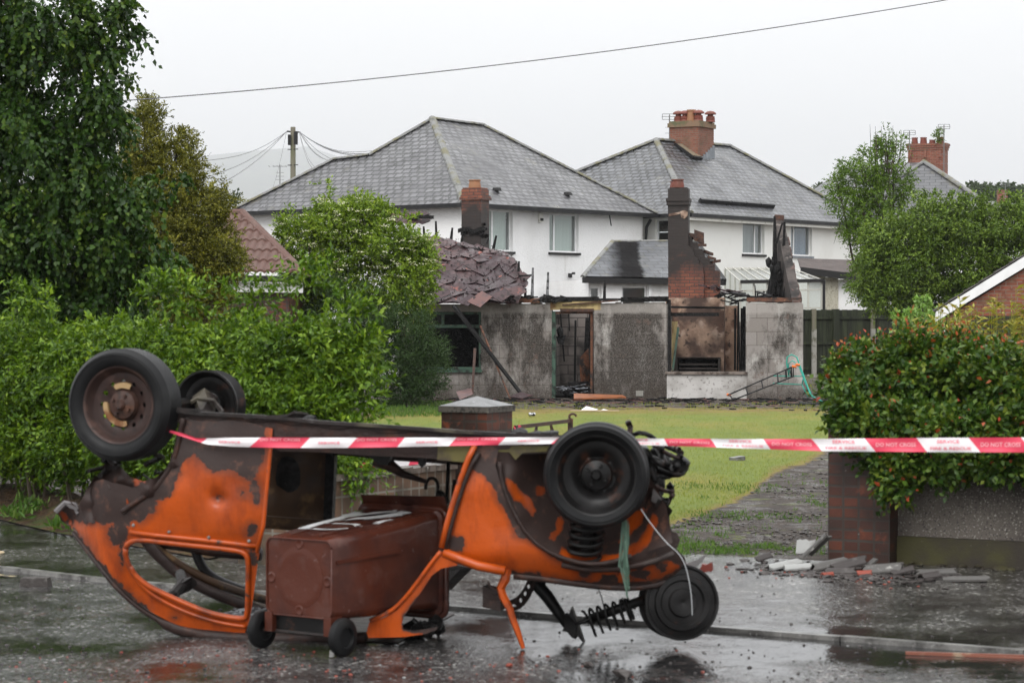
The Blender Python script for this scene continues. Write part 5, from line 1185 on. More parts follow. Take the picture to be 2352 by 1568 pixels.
# ------------------------------------------------------------------ plants: every leaf is a small folded face on a sprig
def unit(a): return a / np.maximum(np.linalg.norm(a, axis=1, keepdims=True), 1e-9)
def leaf_mesh(c, t, nrm, size, asp, fold, tint, tip):
    n = len(c); t = unit(t); s = unit(np.cross(t, nrm)); nn = np.cross(s, t)
    L = size[:, None]; w = L * asp * .5
    mid = c + t * L * .42
    v = np.stack([c, mid + s * w + nn * w * fold, c + t * L - nn * L * .12, mid - s * w + nn * w * fold], 1).reshape(-1, 3)
    b = np.arange(n)[:, None] * 4
    f = np.concatenate([b + np.array([[0, 1, 2]]), b + np.array([[0, 2, 3]])], 0)
    return v, f, np.repeat(tint, 4), np.repeat(tip, 4)
def foliage(blobs, nclump, nsprig, k, leaf, asp=.55, fold=.35, sprig=.16, rc=.28, droop=.25, shell=(.6, 1.0), up=.2, rng=None, zmin=-9, tipf=0.0, flat=0.0, hang=0.0):
    """blobs: (centre, (rx, ry, rz)[, weight]); each blob carries clumps, each clump sprigs, each sprig k leaves"""
    rng = rng or RNG; C = []; T = []; NN = []; S = []; TI = []; TP = []
    vol = np.array([(b[1][0] * b[1][1] + b[1][0] * b[1][2] + b[1][1] * b[1][2]) * (b[2] if len(b) > 2 else 1) for b in blobs]); share = vol / vol.sum()
    for b, sh in zip(blobs, share):
        m = max(2, int(nclump * sh)); c0 = np.array(b[0]); r0 = np.array(b[1])
        d = unit(rng.normal(size=(m, 3))); rad = rng.uniform(shell[0], shell[1], (m, 1)) * (1 + .16 * rng.normal(size=(m, 1)))
        cc = c0 + d * r0 * rad; cr = rc * rng.uniform(.55, 1.35, m); ct = rng.uniform(0, 1, m)
        out = unit(d / r0)
        ns = np.maximum(3, (nsprig * rng.uniform(.6, 1.4, m))).astype(int); idx = np.repeat(np.arange(m), ns); q = len(idx)
        dd = unit(rng.normal(size=(q, 3)) * .8 + out[idx] * .8 + np.array([0, 0, up]))
        p0 = cc[idx] + dd * (cr[idx] * rng.uniform(.1, .9, q))[:, None]
        sl = sprig * rng.uniform(.6, 1.4, q)
        for j in range(k):
            f = (j + .5) / k; pos = p0 + dd * (sl * f)[:, None]; pos[:, 2] -= (droop * sl * f * f) + hang * sl * f
            side = unit(rng.normal(size=(q, 3)) + dd * .3)
            t = dd * .75 + side * .9; t[:, 2] -= droop * .8 + hang
            nr = rng.normal(size=(q, 3)) * (.6 - .4 * flat) + np.array([0, 0, .6 + flat]) + out[idx] * .4
            C.append(pos); T.append(t); NN.append(nr); S.append(leaf * rng.uniform(.6, 1.25, q) * (1 - .25 * f * (j == k - 1)))
            TI.append(np.clip(ct[idx] * .7 + rng.uniform(0, .3, q), 0, 1)); TP.append((rng.random(q) < tipf * (2.2 if j == k - 1 else .35)) * rng.uniform(.5, 1, q))
    C, T, NN, S, TI, TP = map(np.concatenate, (C, T, NN, S, TI, TP)); ok = C[:, 2] > zmin
    return leaf_mesh(C[ok], T[ok], NN[ok], S[ok], asp, fold, TI[ok], TP[ok])
def join(parts):
    vs = []; fs = []; ti = []; tp = []; o = 0
    for v, f, a, b in parts: vs.append(v); fs.append(f + o); ti.append(a); tp.append(b); o += len(v)
    return np.concatenate(vs), np.concatenate(fs), np.concatenate(ti), np.concatenate(tp)
def crown(name, data, mat, root):
    v, f, a, b = data; return raw_mesh(name, v, f, M[mat], ORG[root.name], root, {'tint': a, 'tip': b})
def limbs(root, base, blobs, r0, mat='bark', name='trunk', fork=.45, seed=1, twig=3, lean=(0, 0)):
    rd = random.Random(seed); base = Vector(base); top = sum((Vector(b[0]) for b in blobs), Vector()) / len(blobs)
    h = top.z - base.z; mb = MB(); fk = base + Vector((lean[0], lean[1], h * fork))
    pts = [base - Vector((0, 0, .1))] + [base.lerp(fk, i / 4) + Vector((rd.uniform(-.05, .05), rd.uniform(-.05, .05), 0)) * h * .2 for i in range(1, 5)]
    mb.tube(pts, [r0 * 1.3, r0, r0 * .92, r0 * .85, r0 * .8], 10, jit=.06)
    for b in blobs:
        e = Vector(b[0]) + Vector((0, 0, b[1][2] * .3)); st = pts[-1].lerp(pts[-2], rd.random() * .8)
        md = st.lerp(e, .5) + Vector((rd.uniform(-.12, .12), rd.uniform(-.12, .12), -.06)) * h * .5
        mb.tube([st, st.lerp(md, .5), md, e], [r0 * .5, r0 * .42, r0 * .3, r0 * .1], 7, jit=.05)
        for _ in range(twig):
            t = rd.uniform(.3, 1); s2 = md.lerp(e, t); d = Vector((rd.gauss(0, 1), rd.gauss(0, 1), rd.gauss(.3, .8))).normalized()
            q = s2 + Vector((d.x * b[1][0], d.y * b[1][1], d.z * b[1][2])) * .85; mb.tube([s2, s2.lerp(q, .5) + Vector((0, 0, .04)), q], [r0 * .16, r0 * .1, r0 * .03], 5)
    return obj(name, mb, M[mat], root, smooth=True)
def pb(u, v, Y, ru, rv, ry=None, wgt=1.0):   # blob read off the photo: centre, radii in picture px, at depth Y
    s = F_PX / Y; c = P(u, v, Y); return (tuple(c), (ru / s, ry if ry else ru / s, rv / s), wgt)
# big lime tree at the left, its nearest branches hanging into the frame
YL = 26.0
T1 = thing('lime_tree', (P(60, 700, YL + 1).x - .4, YL + 1, 0), 'big dark green broad-leaved tree filling the upper left corner', 'tree')
b1 = [pb(60, 60, YL, 190, 170, .8), pb(210, 90, YL + .1, 95, 110, .5), pb(40, 300, YL, 190, 160, .8), pb(225, 250, YL, 90, 90, .5), pb(190, 400, YL - .1, 120, 100, .6), pb(60, 520, YL - .1, 190, 140, .8), pb(240, 560, YL - .2, 120, 90, .5), pb(310, 590, YL - .2, 70, 60, .4), pb(290, 440, YL - .2, 65, 60, .4), pb(-180, 150, YL, 200, 260, .9), pb(-180, 480, YL, 200, 220, .9), pb(-60, -160, YL + .2, 260, 150, .9), pb(290, 30, YL, 38, 40, .3), pb(380, 405, YL - .3, 22, 18, .2), pb(370, 570, YL - .3, 30, 36, .2), pb(60, 700, YL, 190, 70, .7), pb(210, 690, YL, 120, 60, .6), pb(180, 640, YL + .4, 140, 80, .5), pb(330, 670, YL - .1, 50, 30, .3)]
crown('crown', foliage(b1, 1250, 12, 6, .070, .82, .22, .17, .15, .55, (.15, 1.0), -.1, hang=.45), 'leaf_lime', T1)
limbs(T1, (P(40, 700, YL + .9).x, YL + .9, 0), b1[:11], .17, seed=3, fork=.5)
# golden holm oak behind it
YO = 36.0
T2 = thing('holm_oak', (P(420, 800, YO).x, YO, 0), 'bushy olive and gold tree behind the big dark green tree', 'tree')
b2 = [pb(330, 330, YO, 45, 95, .5), pb(400, 400, YO, 62, 85, .55), pb(455, 510, YO, 75, 100, .6), pb(380, 560, YO - .1, 110, 130, .7), pb(500, 600, YO - .1, 52, 70, .5), pb(430, 650, YO, 90, 60, .6), pb(310, 460, YO, 60, 120, .5), pb(345, 262, YO, 16, 28, .2), pb(425, 322, YO, 20, 20, .2), pb(490, 470, YO, 22, 26, .25), pb(540, 590, YO, 24, 26, .25), pb(430, 700, YO, 110, 50, .6), pb(330, 680, YO, 90, 70, .6)]
crown('crown', foliage(b2, 2100, 12, 6, .046, .5, .3, .10, .13, .05, (.4, 1.02), .55), 'leaf_olive', T2)
limbs(T2, (P(420, 800, YO).x, YO, -.03), b2[:7], .11, seed=5, fork=.35)
# elder in flower with the dark shrub below
YE = 48.5
T3 = thing('elder_bush', (P(800, 930, YE).x, YE, G(48)), 'light green elder covered in cream flower heads, left of the ruin', 'bush')
b3 = [pb(770, 520, YE, 75, 55, .8), pb(745, 455, YE, 16, 28, .25, .8), pb(830, 500, YE, 60, 48, .7), pb(700, 540, YE, 62, 48, .7), pb(870, 560, YE, 85, 70, .9), pb(770, 620, YE, 95, 80, .9), pb(930, 640, YE, 70, 75, .8), pb(900, 720, YE, 80, 80, .8), pb(945, 560, YE, 38, 26, .4), pb(960, 590, YE - .2, 40, 50, .4), pb(660, 522, YE, 26, 14, .2), pb(950, 690, YE, 45, 55, .4), pb(820, 470, YE, 22, 18, .3), pb(870, 480, YE, 20, 14, .3), pb(690, 620, YE, 50, 50, .6), pb(705, 700, YE, 60, 60, .7)]
crown('crown', foliage(b3, 900, 13, 5, .085, .48, .25, .15, .17, .2, (.3, 1.0), .35), 'leaf_elder', T3)
limbs(T3, (P(800, 930, YE).x, YE, G(48)), b3[:8], .09, seed=6, fork=.25)
fl = []
cs = []; 
for b in b3:
    nb = int(26 * b[1][0] * b[1][2] / (.7 * .6)) + 2
    for _ in range(nb):
        d = unit(RNG.normal(size=(1, 3)))[0]; d[1] = -abs(d[1]); d[2] = d[2] * .8 + .3; d /= np.linalg.norm(d); cs.append(np.array(b[0]) + d * np.array(b[1]) * RNG.uniform(1.0, 1.14))
cs = np.array(cs); kf = 16; q = np.repeat(cs, kf, 0); off = RNG.normal(size=q.shape) * np.array([.045, .035, .014]); nq = len(q)
crown('flower_heads', leaf_mesh(q + off, RNG.normal(size=q.shape) * np.array([1, 1, .25]), np.tile(np.array([0, -.4, 1.0]), (nq, 1)) + RNG.normal(size=q.shape) * .2, RNG.uniform(.02, .038, nq), .9, .1, RNG.random(nq), np.zeros(nq)), 'flower', T3)
YS = 47.5
T4 = thing('dark_shrub', (P(940, 940, YS).x, YS, G(47)), 'dull green feathery shrub at the foot of the elder, beside the block wall', 'bush')
b4 = [pb(930, 770, YS, 80, 75, .8), pb(970, 850, YS, 62, 70, .7), pb(900, 860, YS, 80, 80, .8), pb(1000, 810, YS, 34, 36, .4), pb(850, 780, YS, 60, 120, .7), pb(945, 905, YS, 70, 34, .5), pb(780, 740, YS + .3, 80, 110, .8)]
crown('crown', foliage(b4, 1100, 12, 6, .045, .42, .25, .13, .15, .0, (.35, 1.04), .5), 'leaf_dark', T4)
limbs(T4, (P(930, 940, YS).x, YS, G(47)), b4[:5], .05, seed=7, fork=.15)
# hedge at the left, on top of the roadside bank
HBL = [BL[1], BL[2], BL[3], BL[4], BL[5], BL[6]]
HG = thing('hedge', (-3.2, 19.2, 0), 'long bright green hedge running along the pavement on the left', 'hedge')
hb = []
hx = [(-5.9, 22.4), (-5.2, 21.5), (-4.5, 20.8), (-3.8, 20.1), (-3.1, 19.3), (-2.45, 18.6), (-1.9, 17.9), (-1.45, 17.55)]
hx2 = []
for i in range(len(hx) - 1):
    for t in (0, .5): hx2.append((lerp(hx[i][0], hx[i + 1][0], t), lerp(hx[i][1], hx[i + 1][1], t)))
hx2.append(hx[-1])
for i, (x, y) in enumerate(hx2):
    y += .35; u = 1176 + 5500 * x / y
    top = 1.75 - .02 * math.sin(i * 1.3)
    hb.append(((x, y, top - .44), (.42, .40, .32))); hb.append(((x, y - .12, top - .95), (.44, .44, .45)))
    if u < 800: hb.append(((x, y + .06, .68), (.42, .30, .28), .8))
HB_MAIN = hb
hb2 = [pb(700, 660, 18.4, 24, 30, .1), pb(800, 728, 17.9, 34, 26, .14), pb(832, 810, 17.8, 22, 60, .15), pb(836, 900, 17.7, 20, 50, .15), pb(60, 690, 20.5, 70, 14, .15), pb(400, 680, 19, 110, 14, .15), pb(580, 690, 18.7, 80, 14, .15), pb(760, 630, 18.3, 14, 22, .08)]
d1 = foliage(hb, 3000, 11, 5, .056, .46, .3, .11, .12, .25, (.6, 1.04), .25)
d2 = foliage(hb2, 90, 9, 5, .066, .42, .3, .15, .12, .2, (.3, 1.0), .6)
crown('foliage', join([d1, d2]), 'leaf_hedge', HG)
mb = MB()
for i, (x, y) in enumerate(hx2):
    for k in range(4):
        p = Vector((x + random.uniform(-.3, .3), y + .35 + random.uniform(-.1, .25), 0)); mb.tube([p, p + Vector((random.uniform(-.1, .1), 0, .5)), p + Vector((random.uniform(-.3, .3), random.uniform(-.1, .1), 1.3))], [.022, .018, .008], 5)
obj('stems', mb, M['bark'], HG)
# inner growth that closes the hedge so that nothing shows through
d3 = foliage([((c[0][0], c[0][1] + .15, c[0][2]), (.42, .2, c[1][2])) for c in hb], 900, 9, 5, .09, .6, .2, .12, .14, .2, (.0, .8), .2)
crown('inner_foliage', d3, 'leaf_hedge', HG)
# sprigs hanging over the low brick wall at the hedge's right end
SP = thing('overhanging_sprigs', (-1.35, 16.7, .45), 'green sprigs spilling over the low brick wall, seen through the car', 'plant')
ORG[SP.name] = Vector(SP.location)
sb = [pb(800, 1085, 16.9, 50, 24, .2), pb(770, 1050, 17.0, 50, 30, .2), pb(845, 1090, 16.9, 24, 14, .1), pb(800, 1020, 17.3, 60, 30, .3)]
crown('foliage', foliage(sb, 60, 9, 5, .055, .42, .3, .12, .10, .4, (.3, 1.0), .1), 'leaf_hedge', SP)
# verge soil at the hedge foot
mb = MB(); NB = [Vector((p.x, p.y, 0)) for p in BL[2:6]]; rows = 7; cols = 60
for j in range(rows):
    for i in range(cols):
        t = i / (cols - 1) * (len(NB) - 1); k = min(int(t), len(NB) - 2); p = NB[k].lerp(NB[k + 1], t - k); q = p + Vector((.18, .95, 0)) * (j / (rows - 1)) - Vector((0, .03, 0))
        q.z = .012 + .20 * smooth01(j / (rows - 1)) + .035 * mnoise.noise(Vector((q.x * 4, q.y * 4, 0))) * (j > 0); mb.v.append(tuple(q))
for j in range(rows - 1):
    for i in range(cols - 1): a = j * cols + i; mb.f.append((a, a + 1, a + cols + 1, a + cols)); mb.mi.append(0)
tag(obj('verge', mb, M['verge'], smooth=True, fixn=False), kind='structure')
vg = []
q = 1400; tt = RNG.random(q) * (len(NB) - 1); kk = np.minimum(tt.astype(int), len(NB) - 2)
base = np.array([[*NB[k].lerp(NB[k + 1], t - k)] for k, t in zip(kk, tt)]); base[:, 1] += RNG.random(q) ** 1.3 * .6 + .02; base[:, 2] = .03 + (base[:, 1] - np.array([NB[k].lerp(NB[k + 1], t - k).y for k, t in zip(kk, tt)])) * .2
msk = np.array([mnoise.noise(Vector((b[0] * 1.6, b[1] * 1.6, 5))) > .12 for b in base]); base = base[msk]; q = len(base)
vd = leaf_mesh(base, RNG.normal(size=(q, 3)) * .7 + np.array([0, -.2, .7]), RNG.normal(size=(q, 3)), RNG.uniform(.04, .11, q), .28, .3, RNG.random(q), np.zeros(q))
o = raw_mesh('verge_weeds', vd[0], vd[1], M['weed'], (0, 0, 0), None, {'tint': vd[2], 'tip': vd[3]}); tag(o, kind='stuff')
# red tipped bush above the right wall
YR = 16.6
T5 = thing('red_tipped_bush', (3.0, 17.0, 0), 'dense dark green bush with red new leaves spilling over the right wall', 'bush')
b5 = [pb(2010, 880, 17.1, 90, 90, .4), pb(2110, 860, 17.0, 110, 90, .5), pb(2230, 880, 16.8, 120, 110, .5), pb(2350, 900, 16.5, 130, 120, .5), pb(2500, 900, 16.4, 150, 140, .6), pb(1965, 850, 17.2, 50, 40, .25), pb(1930, 878, 17.3, 30, 22, .15), pb(2060, 980, 16.7, 110, 70, .35), pb(2180, 1000, 16.4, 120, 80, .35), pb(2310, 1000, 16.3, 120, 90, .35), pb(2060, 1055, 16.5, 70, 34, .22), pb(2150, 1055, 16.4, 60, 34, .22), pb(2320, 1045, 16.1, 70, 40, .22), pb(1975, 960, 16.75, 56, 50, .25), pb(2060, 1108, 16.4, 30, 22, .12), pb(2240, 1050, 16.3, 60, 26, .2), pb(2480, 1050, 16.0, 110, 70, .3), pb(2040, 1020, 16.6, 60, 50, .25), pb(1958, 905, 16.7, 36, 30, .2), pb(1950, 960, 16.55, 26, 24, .12), pb(1985, 985, 16.5, 40, 30, .15)]
crown('crown', foliage([(c[0][:2] + (c[0][2] - .02,), (c[1][0] * .80, c[1][1] * .8, c[1][2] * .70)) + c[2:] for c in b5], 1250, 10, 6, .056, .66, .22, .10, .10, .1, (.3, 1.03), .3, tipf=.022), 'leaf_red', T5)
tp_ = [pb(2000, 795, 17.2, 60, 22, .3), pb(2100, 770, 17.1, 60, 24, .3), pb(2080, 740, 17.1, 12, 24, .1), pb(2200, 770, 17, 70, 24, .3), pb(2320, 800, 16.8, 60, 24, .3), pb(1920, 868, 17.3, 20, 14, .1), pb(1945, 815, 17.2, 26, 16, .15), pb(2060, 780, 17.1, 26, 14, .1)]
crown('new_growth', foliage([((c[0][0], c[0][1], c[0][2] - .13), (c[1][0], c[1][1], c[1][2] * .8)) + c[2:] for c in tp_], 110, 8, 6, .046, .5, .25, .12, .09, -.1, (.1, 1.0), .9, tipf=.26), 'leaf_red', T5)
limbs(T5, (3.1, 17.0, 0), b5[:5], .05, seed=9, fork=.3, twig=8)
# tall yellow green plants behind the bush
YY = 20.5
T6 = thing('tall_perennials', (P(2260, 900, YY).x, YY, 0), 'tall yellow-green leafy stems standing behind the red-tipped bush', 'plant')
st = []; mbs = MB(); CC = []; TT = []
for k in range(120):
    u = random.uniform(2075, 2480); ht = lerp(770, 700, smooth01((u - 2060) / 160)) + random.gauss(0, 16); Y = YY + random.uniform(-.5, .6)
    if u > 2300: ht += random.uniform(-25, 15)
    top = P(u, ht, Y); bt = Vector((top.x + random.uniform(-.06, .06), Y, .6)); mbs.tube([bt, bt.lerp(top, .5) + Vector((random.uniform(-.02, .02), 0, 0)), top], [.006, .005, .002], 4)
    for j in range(26):
        t = random.uniform(.25, 1.0); p = bt.lerp(top, t); a = random.uniform(0, 6.28); CC.append(tuple(p)); TT.append((math.cos(a), math.sin(a), random.uniform(.1, .9)))
CC = np.array(CC); TT = np.array(TT); n_ = len(CC)
crown('leaves', leaf_mesh(CC, TT, RNG.normal(size=(n_, 3)) * .3 + np.array([0, 0, 1.0]), RNG.uniform(.05, .12, n_), .26, .3, RNG.random(n_), np.zeros(n_)), 'leaf_yel', T6)
obj('stems', mbs, M['leaf_yel'], T6)
# pale climbing plant by the fence
YV = 50.0
T7 = thing('climbing_plant', (P(2110, 860, YV).x, YV, G(50)), 'pale variegated climber in front of the dark green fence', 'plant')
b7 = [pb(2110, 745, YV, 46, 50, .4), pb(2100, 800, YV, 36, 50, .4), pb(2118, 705, YV, 18, 16, .15), pb(2110, 850, YV, 34, 50, .35)]
crown('foliage', foliage(b7, 120, 9, 4, .085, .75, .15, .1, .12, .4, (.55, 1.0), 0), 'leaf_vine', T7)
limbs(T7, (P(2110, 880, YV).x, YV, G(50)), b7[:3], .04, seed=2)
# ash tree and round dense tree
YA = 70.0
T8 = thing('ash_tree', (P(2010, 860, YA).x, YA, G(70)), 'loose light green tree with bare upright twigs, left of the round tree', 'tree')
b8 = [pb(1960, 420, YA, 48, 45, .8), pb(2010, 380, YA, 42, 55, .8), pb(2030, 450, YA, 60, 60, 1.), pb(1930, 450, YA, 34, 34, .6), pb(1985, 500, YA, 62, 50, .9), pb(1975, 530, YA, 36, 45, .6), pb(2052, 350, YA, 18, 40, .4), pb(2035, 330, YA, 20, 34, .4), pb(2000, 580, YA, 40, 60, .6), pb(2078, 430, YA, 22, 46, .4), pb(1945, 385, YA, 14, 20, .3), pb(1990, 640, YA, 36, 50, .6), pb(2024, 640, YA, 40, 60, .6)]
crown('crown', foliage(b8, 400, 10, 6, .105, .36, .3, .24, .2, .25, (.3, 1.05), .3), 'leaf_ash', T8)
limbs(T8, (P(2020, 860, YA).x, YA, G(70)), b8[:10], .13, seed=11, fork=.35, twig=5)
mb = MB()
for k in range(34):
    u = random.uniform(1970, 2095); v0 = random.uniform(380, 460); v1 = random.uniform(285, 350) if 1995 < u < 2075 else random.uniform(340, 380); Y = YA + random.uniform(-.6, .6)
    mb.tube([P(lerp(2025, u, .6), v0, Y), P(lerp(2025, u, .9), (v0 + v1) / 2, Y), P(u, v1, Y)], [.022, .014, .005], 4)
for a in ((1915, 560, 1955, 430), (1940, 590, 1990, 620), (1930, 640, 1990, 680)): mb.tube([P(a[2], a[3], YA), P((a[0] + a[2]) / 2, (a[1] + a[3]) / 2 + 4, YA), P(a[0], a[1], YA)], [.02, .014, .006], 4)
obj('bare_twigs', mb, M['bark'], T8)
YT = 62.0
T9 = thing('round_tree', (P(2180, 860, YT).x, YT, G(62)), 'broad dense green tree above the fence at the right', 'tree')
b9 = [pb(2070, 560, YT, 80, 70, 1.), pb(2140, 520, YT, 75, 60, 1.), pb(2220, 520, YT, 85, 55, 1.), pb(2310, 520, YT, 70, 55, 1.), pb(2100, 620, YT, 100, 70, 1.1), pb(2220, 620, YT, 110, 80, 1.1), pb(2340, 600, YT, 90, 80, 1.1), pb(2020, 620, YT, 55, 60, .8), pb(2030, 680, YT, 60, 40, .7), pb(2130, 690, YT, 90, 50, .9), pb(2010, 555, YT, 30, 30, .5), pb(2450, 540, YT, 90, 90, 1.1), pb(2260, 690, YT, 90, 50, .9), pb(2140, 465, YT, 26, 18, .4), pb(2345, 475, YT, 22, 16, .4), pb(2230, 470, YT, 30, 18, .4)]
crown('crown', foliage(b9, 1900, 12, 5, .090, .5, .25, .18, .22, .25, (.4, 1.03), .2), 'leaf_shrub', T9)
limbs(T9, (P(2180, 860, YT).x, YT, G(62)), b9[:10], .16, seed=12, fork=.3)
# little plant growing on the far chimney
T10 = thing('chimney_plant', P(2155, 322, YH + 3.6), 'small green plant sprouting from the far chimney top', 'plant')
b10 = [pb(2156, 312, YH + 3.6, 10, 12, .3), pb(2160, 300, YH + 3.6, 5, 10, .2)]
crown('foliage', foliage(b10, 14, 8, 4, .10, .5, .2, .15, .12, 0, (.2, 1), .5), 'leaf_ash', T10)
mb = MB(); mb.tube([P(2156, 325, YH + 3.6), P(2160, 296, YH + 3.6)], [.03, .01], 5); obj('stem', mb, M['bark'], T10)
# distant trees
mbp = []
for k in range(60):
    u = random.uniform(2225, 2420); mbp.append(pb(u, 462 - abs(random.gauss(0, 8)), 330 + random.uniform(-20, 20), random.uniform(10, 22), random.uniform(10, 24), 2))
mbp += [pb(1885, 440, 330, 14, 14, 1.5), pb(1895, 450, 330, 14, 24, 1.5), pb(530, 472, 280, 10, 7, 1), pb(545, 470, 280, 12, 8, 1), pb(515, 474, 280, 9, 6, 1)]
v, f, a, b = foliage(mbp, 900, 7, 4, .55, .7, .2, .6, .7, 0, (.3, 1), .2)
tag(raw_mesh('far_wood', v, f, M['leaf_far'], (0, 0, 0), None, {'tint': a, 'tip': b}), kind='stuff')
# undergrowth along the back of the lawn: weeds at the left under the elder, grass blades on the lawn
def scatter(name, n, urange, vrange, poly, size, mat, asp=.12, lean=.5, cond=None, up=1.0, yd=None):
    out_ = []
    while len(out_) < n:
        p = None
        u = random.uniform(*urange); v = random.uniform(*vrange)
        if poly and not in_poly(u, v, poly): continue
        p = gp(u, v)
        if cond and not cond(p): continue
        out_.append(tuple(p))
    B = np.array(out_); m = len(B)
    t = RNG.normal(size=(m, 3)) * lean; t[:, 2] = np.abs(t[:, 2]) + up
    v_, f_, a_, b_ = leaf_mesh(B, t, RNG.normal(size=(m, 3)), RNG.uniform(size[0], size[1], m), asp, .3, RNG.random(m), np.zeros(m))
    return tag(raw_mesh(name, v_, f_, M[mat], (0, 0, 0), None, {'tint': a_, 'tip': b_}), kind='stuff')
scatter('lawn_grass', 26000, (860, 1900), (938, 1205), LAWN, (.018, .045), 'blade', .10, .55)
NZ = lambda p: mnoise.noise(Vector((p.x * 1.1, p.y * .8, 4))) + .8 * mnoise.noise(Vector((p.x * 7, p.y * 5, 4))) + random.uniform(-.15, .1) > .22
scatter('entrance_weeds', 2200, (1534, 1900), (1090, 1275), None, (.015, .05), 'weed', .22, .7, NZ)
mb = MB()
for k in range(1500):
    u = random.uniform(1545, 1900); v = random.uniform(1050, 1272)
    if in_poly(u, v, LAWN): continue
    p = gp(u, v); mb.rock(p, random.uniform(.006, .022), k, (1.3, 1, .6))
tag(obj('path_gravel', mb, pm('dark_wet_gravel', (.035, .028, .024), .35, [(20, (.10, .085, .07), .5, .65)])), kind='stuff')
scatter('entrance_edge_grass', 1500, (1500, 1895), (1248, 1276), None, (.015, .045), 'weed', .2, .7, lambda p: mnoise.noise(Vector((p.x * 4, p.y * 4, 8))) + random.uniform(-.2, .2) > .05)
scatter('rough_grass', 2600, (960, 1890), (926, 942), None, (.02, .07), 'blade', .12, .6, lambda p: mnoise.noise(Vector((p.x * 1.5, p.y, 9))) > .0)
scatter('elder_undergrowth', 2600, (860, 1040), (925, 958), None, (.04, .12), 'weed', .14, .6)
scatter('rough_grass', 900, (1850, 2120), (862, 905), None, (.04, .14), 'blade', .12, .6)
# ------------------------------------------------------------------ gate pillars, low walls
def pillar(c, w, h, mat, label, group, rot=None):
    T = thing('gate_pillar', (c.x, c.y, 0), label, 'pillar', group); a = SD
    mb = MB(); mb.box((c.x, c.y, h / 2 - .02), (w, w, h + .04), ax=a); obj('shaft', mb, mat, T, uv=True)
    mb = MB(); W = w + .035; cc = Vector((c.x, c.y, h)); n_ = Vector((-a.y, a.x, 0)); k = []
    for i, j in ((-1, -1), (1, -1), (1, 1), (-1, 1)): k.append(cc + a * (i * W / 2) + n_ * (j * W / 2))
    hh = .045; mb.hexa([p + Vector((0, 0, .001)) for p in k] + [p + Vector((0, 0, hh)) for p in k]); cp = obj('cap', mb, M['captrim'], T)
    mb = MB(); kk = [p + Vector((0, 0, hh + .002)) for p in k]; kk = [cc + (p - cc) * 1.0 for p in kk]; ap_ = cc + Vector((0, 0, hh + .075))
    m4 = [cc.lerp(p, .985) for p in kk]
    for q in m4: q.z = cc.z + hh + .003
    mb.add(m4 + [ap_], [(0, 1, 4), (1, 2, 4), (2, 3, 4), (3, 0, 4), (3, 2, 1, 0)]); obj('cap_top', mb, M['cap'], cp)
    return T
pillar(PL_C, .40, .985, M['brick_dark'], 'brick gate pillar with pyramid cap standing clear behind the car', 'brick gate pillars at the entrance')
pillar(PR_C, .455, .985, M['brick_dark'], 'brick gate pillar half hidden by the red-tipped bush, at the rough wall end', 'brick gate pillars at the entrance')
a = PR_C + SD * .23; b = PR_C + SD * 7; f = Fr((a.x, a.y), (b.x, b.y), face=(0, -1, 0))
RW = thing('garden_wall', f.pt(3, 0), 'brown roughcast garden wall with dark plinth under the red-tipped bush', 'wall')
mb = MB(); f.box(mb, .002, f.L, .19, .80, -.14, .075); obj('roughcast_panel', mb, M['roughwall'], RW)
mb = MB(); f.box(mb, .003, f.L, -.05, .188, -.16, .10); obj('plinth', mb, M['plinth'], RW)
mb = MB(); s = 0.0
while s < f.L: e = min(s + 1.8, f.L); f.box(mb, s + .01, e, .802, .86, -.18, .12); s = e
obj('coping', mb, M['captrim'], RW)
mb = MB()
for k in range(90):
    x = random.uniform(.0, 5); mb.rock(f.pt(x, .0 + random.uniform(0, .012), .12 + abs(random.gauss(0, .05))), random.uniform(.012, .035), k, (1.4, 1, .6))
tag(obj('wall_foot_gravel', mb, M['plinth']), kind='stuff')
a = PL_C - SD * .12 + SN * .2; wpts = [Vector((-.43, 18.2, 0)), Vector((-.80, 17.55, 0)), Vector((-1.12, 16.98, 0)), Vector((-1.5, 16.42, 0)), Vector((-1.9, 16.6, 0))]
BW = thing('low_brick_wall', wpts[1], 'low dark brick wall curving from the left gate pillar, seen through the car', 'wall')
mb = MB()
for i in range(len(wpts) - 1):
    g = Fr(wpts[i + 1][:2], wpts[i][:2], face=(1, -1, 0)); g.box(mb, 0, g.L, -.05, .56, -.21, 0)
obj('brickwork', mb, M['brick_wall'], BW, uv=True)
mb = MB()
for i in range(len(wpts) - 1):
    g = Fr(wpts[i + 1][:2], wpts[i][:2], face=(1, -1, 0)); s = 0
    while s < g.L: e = min(s + .11, g.L); g.box(mb, s + .005, e, .562, .60 + random.uniform(0, .01), -.23, .02); s = e
obj('coping', mb, pm('wet_wall_coping', (.15, .12, .10), .3, [(8, (.06, .05, .04), .5, .65), (20, (.4, .38, .35), .62, .7)]), BW)
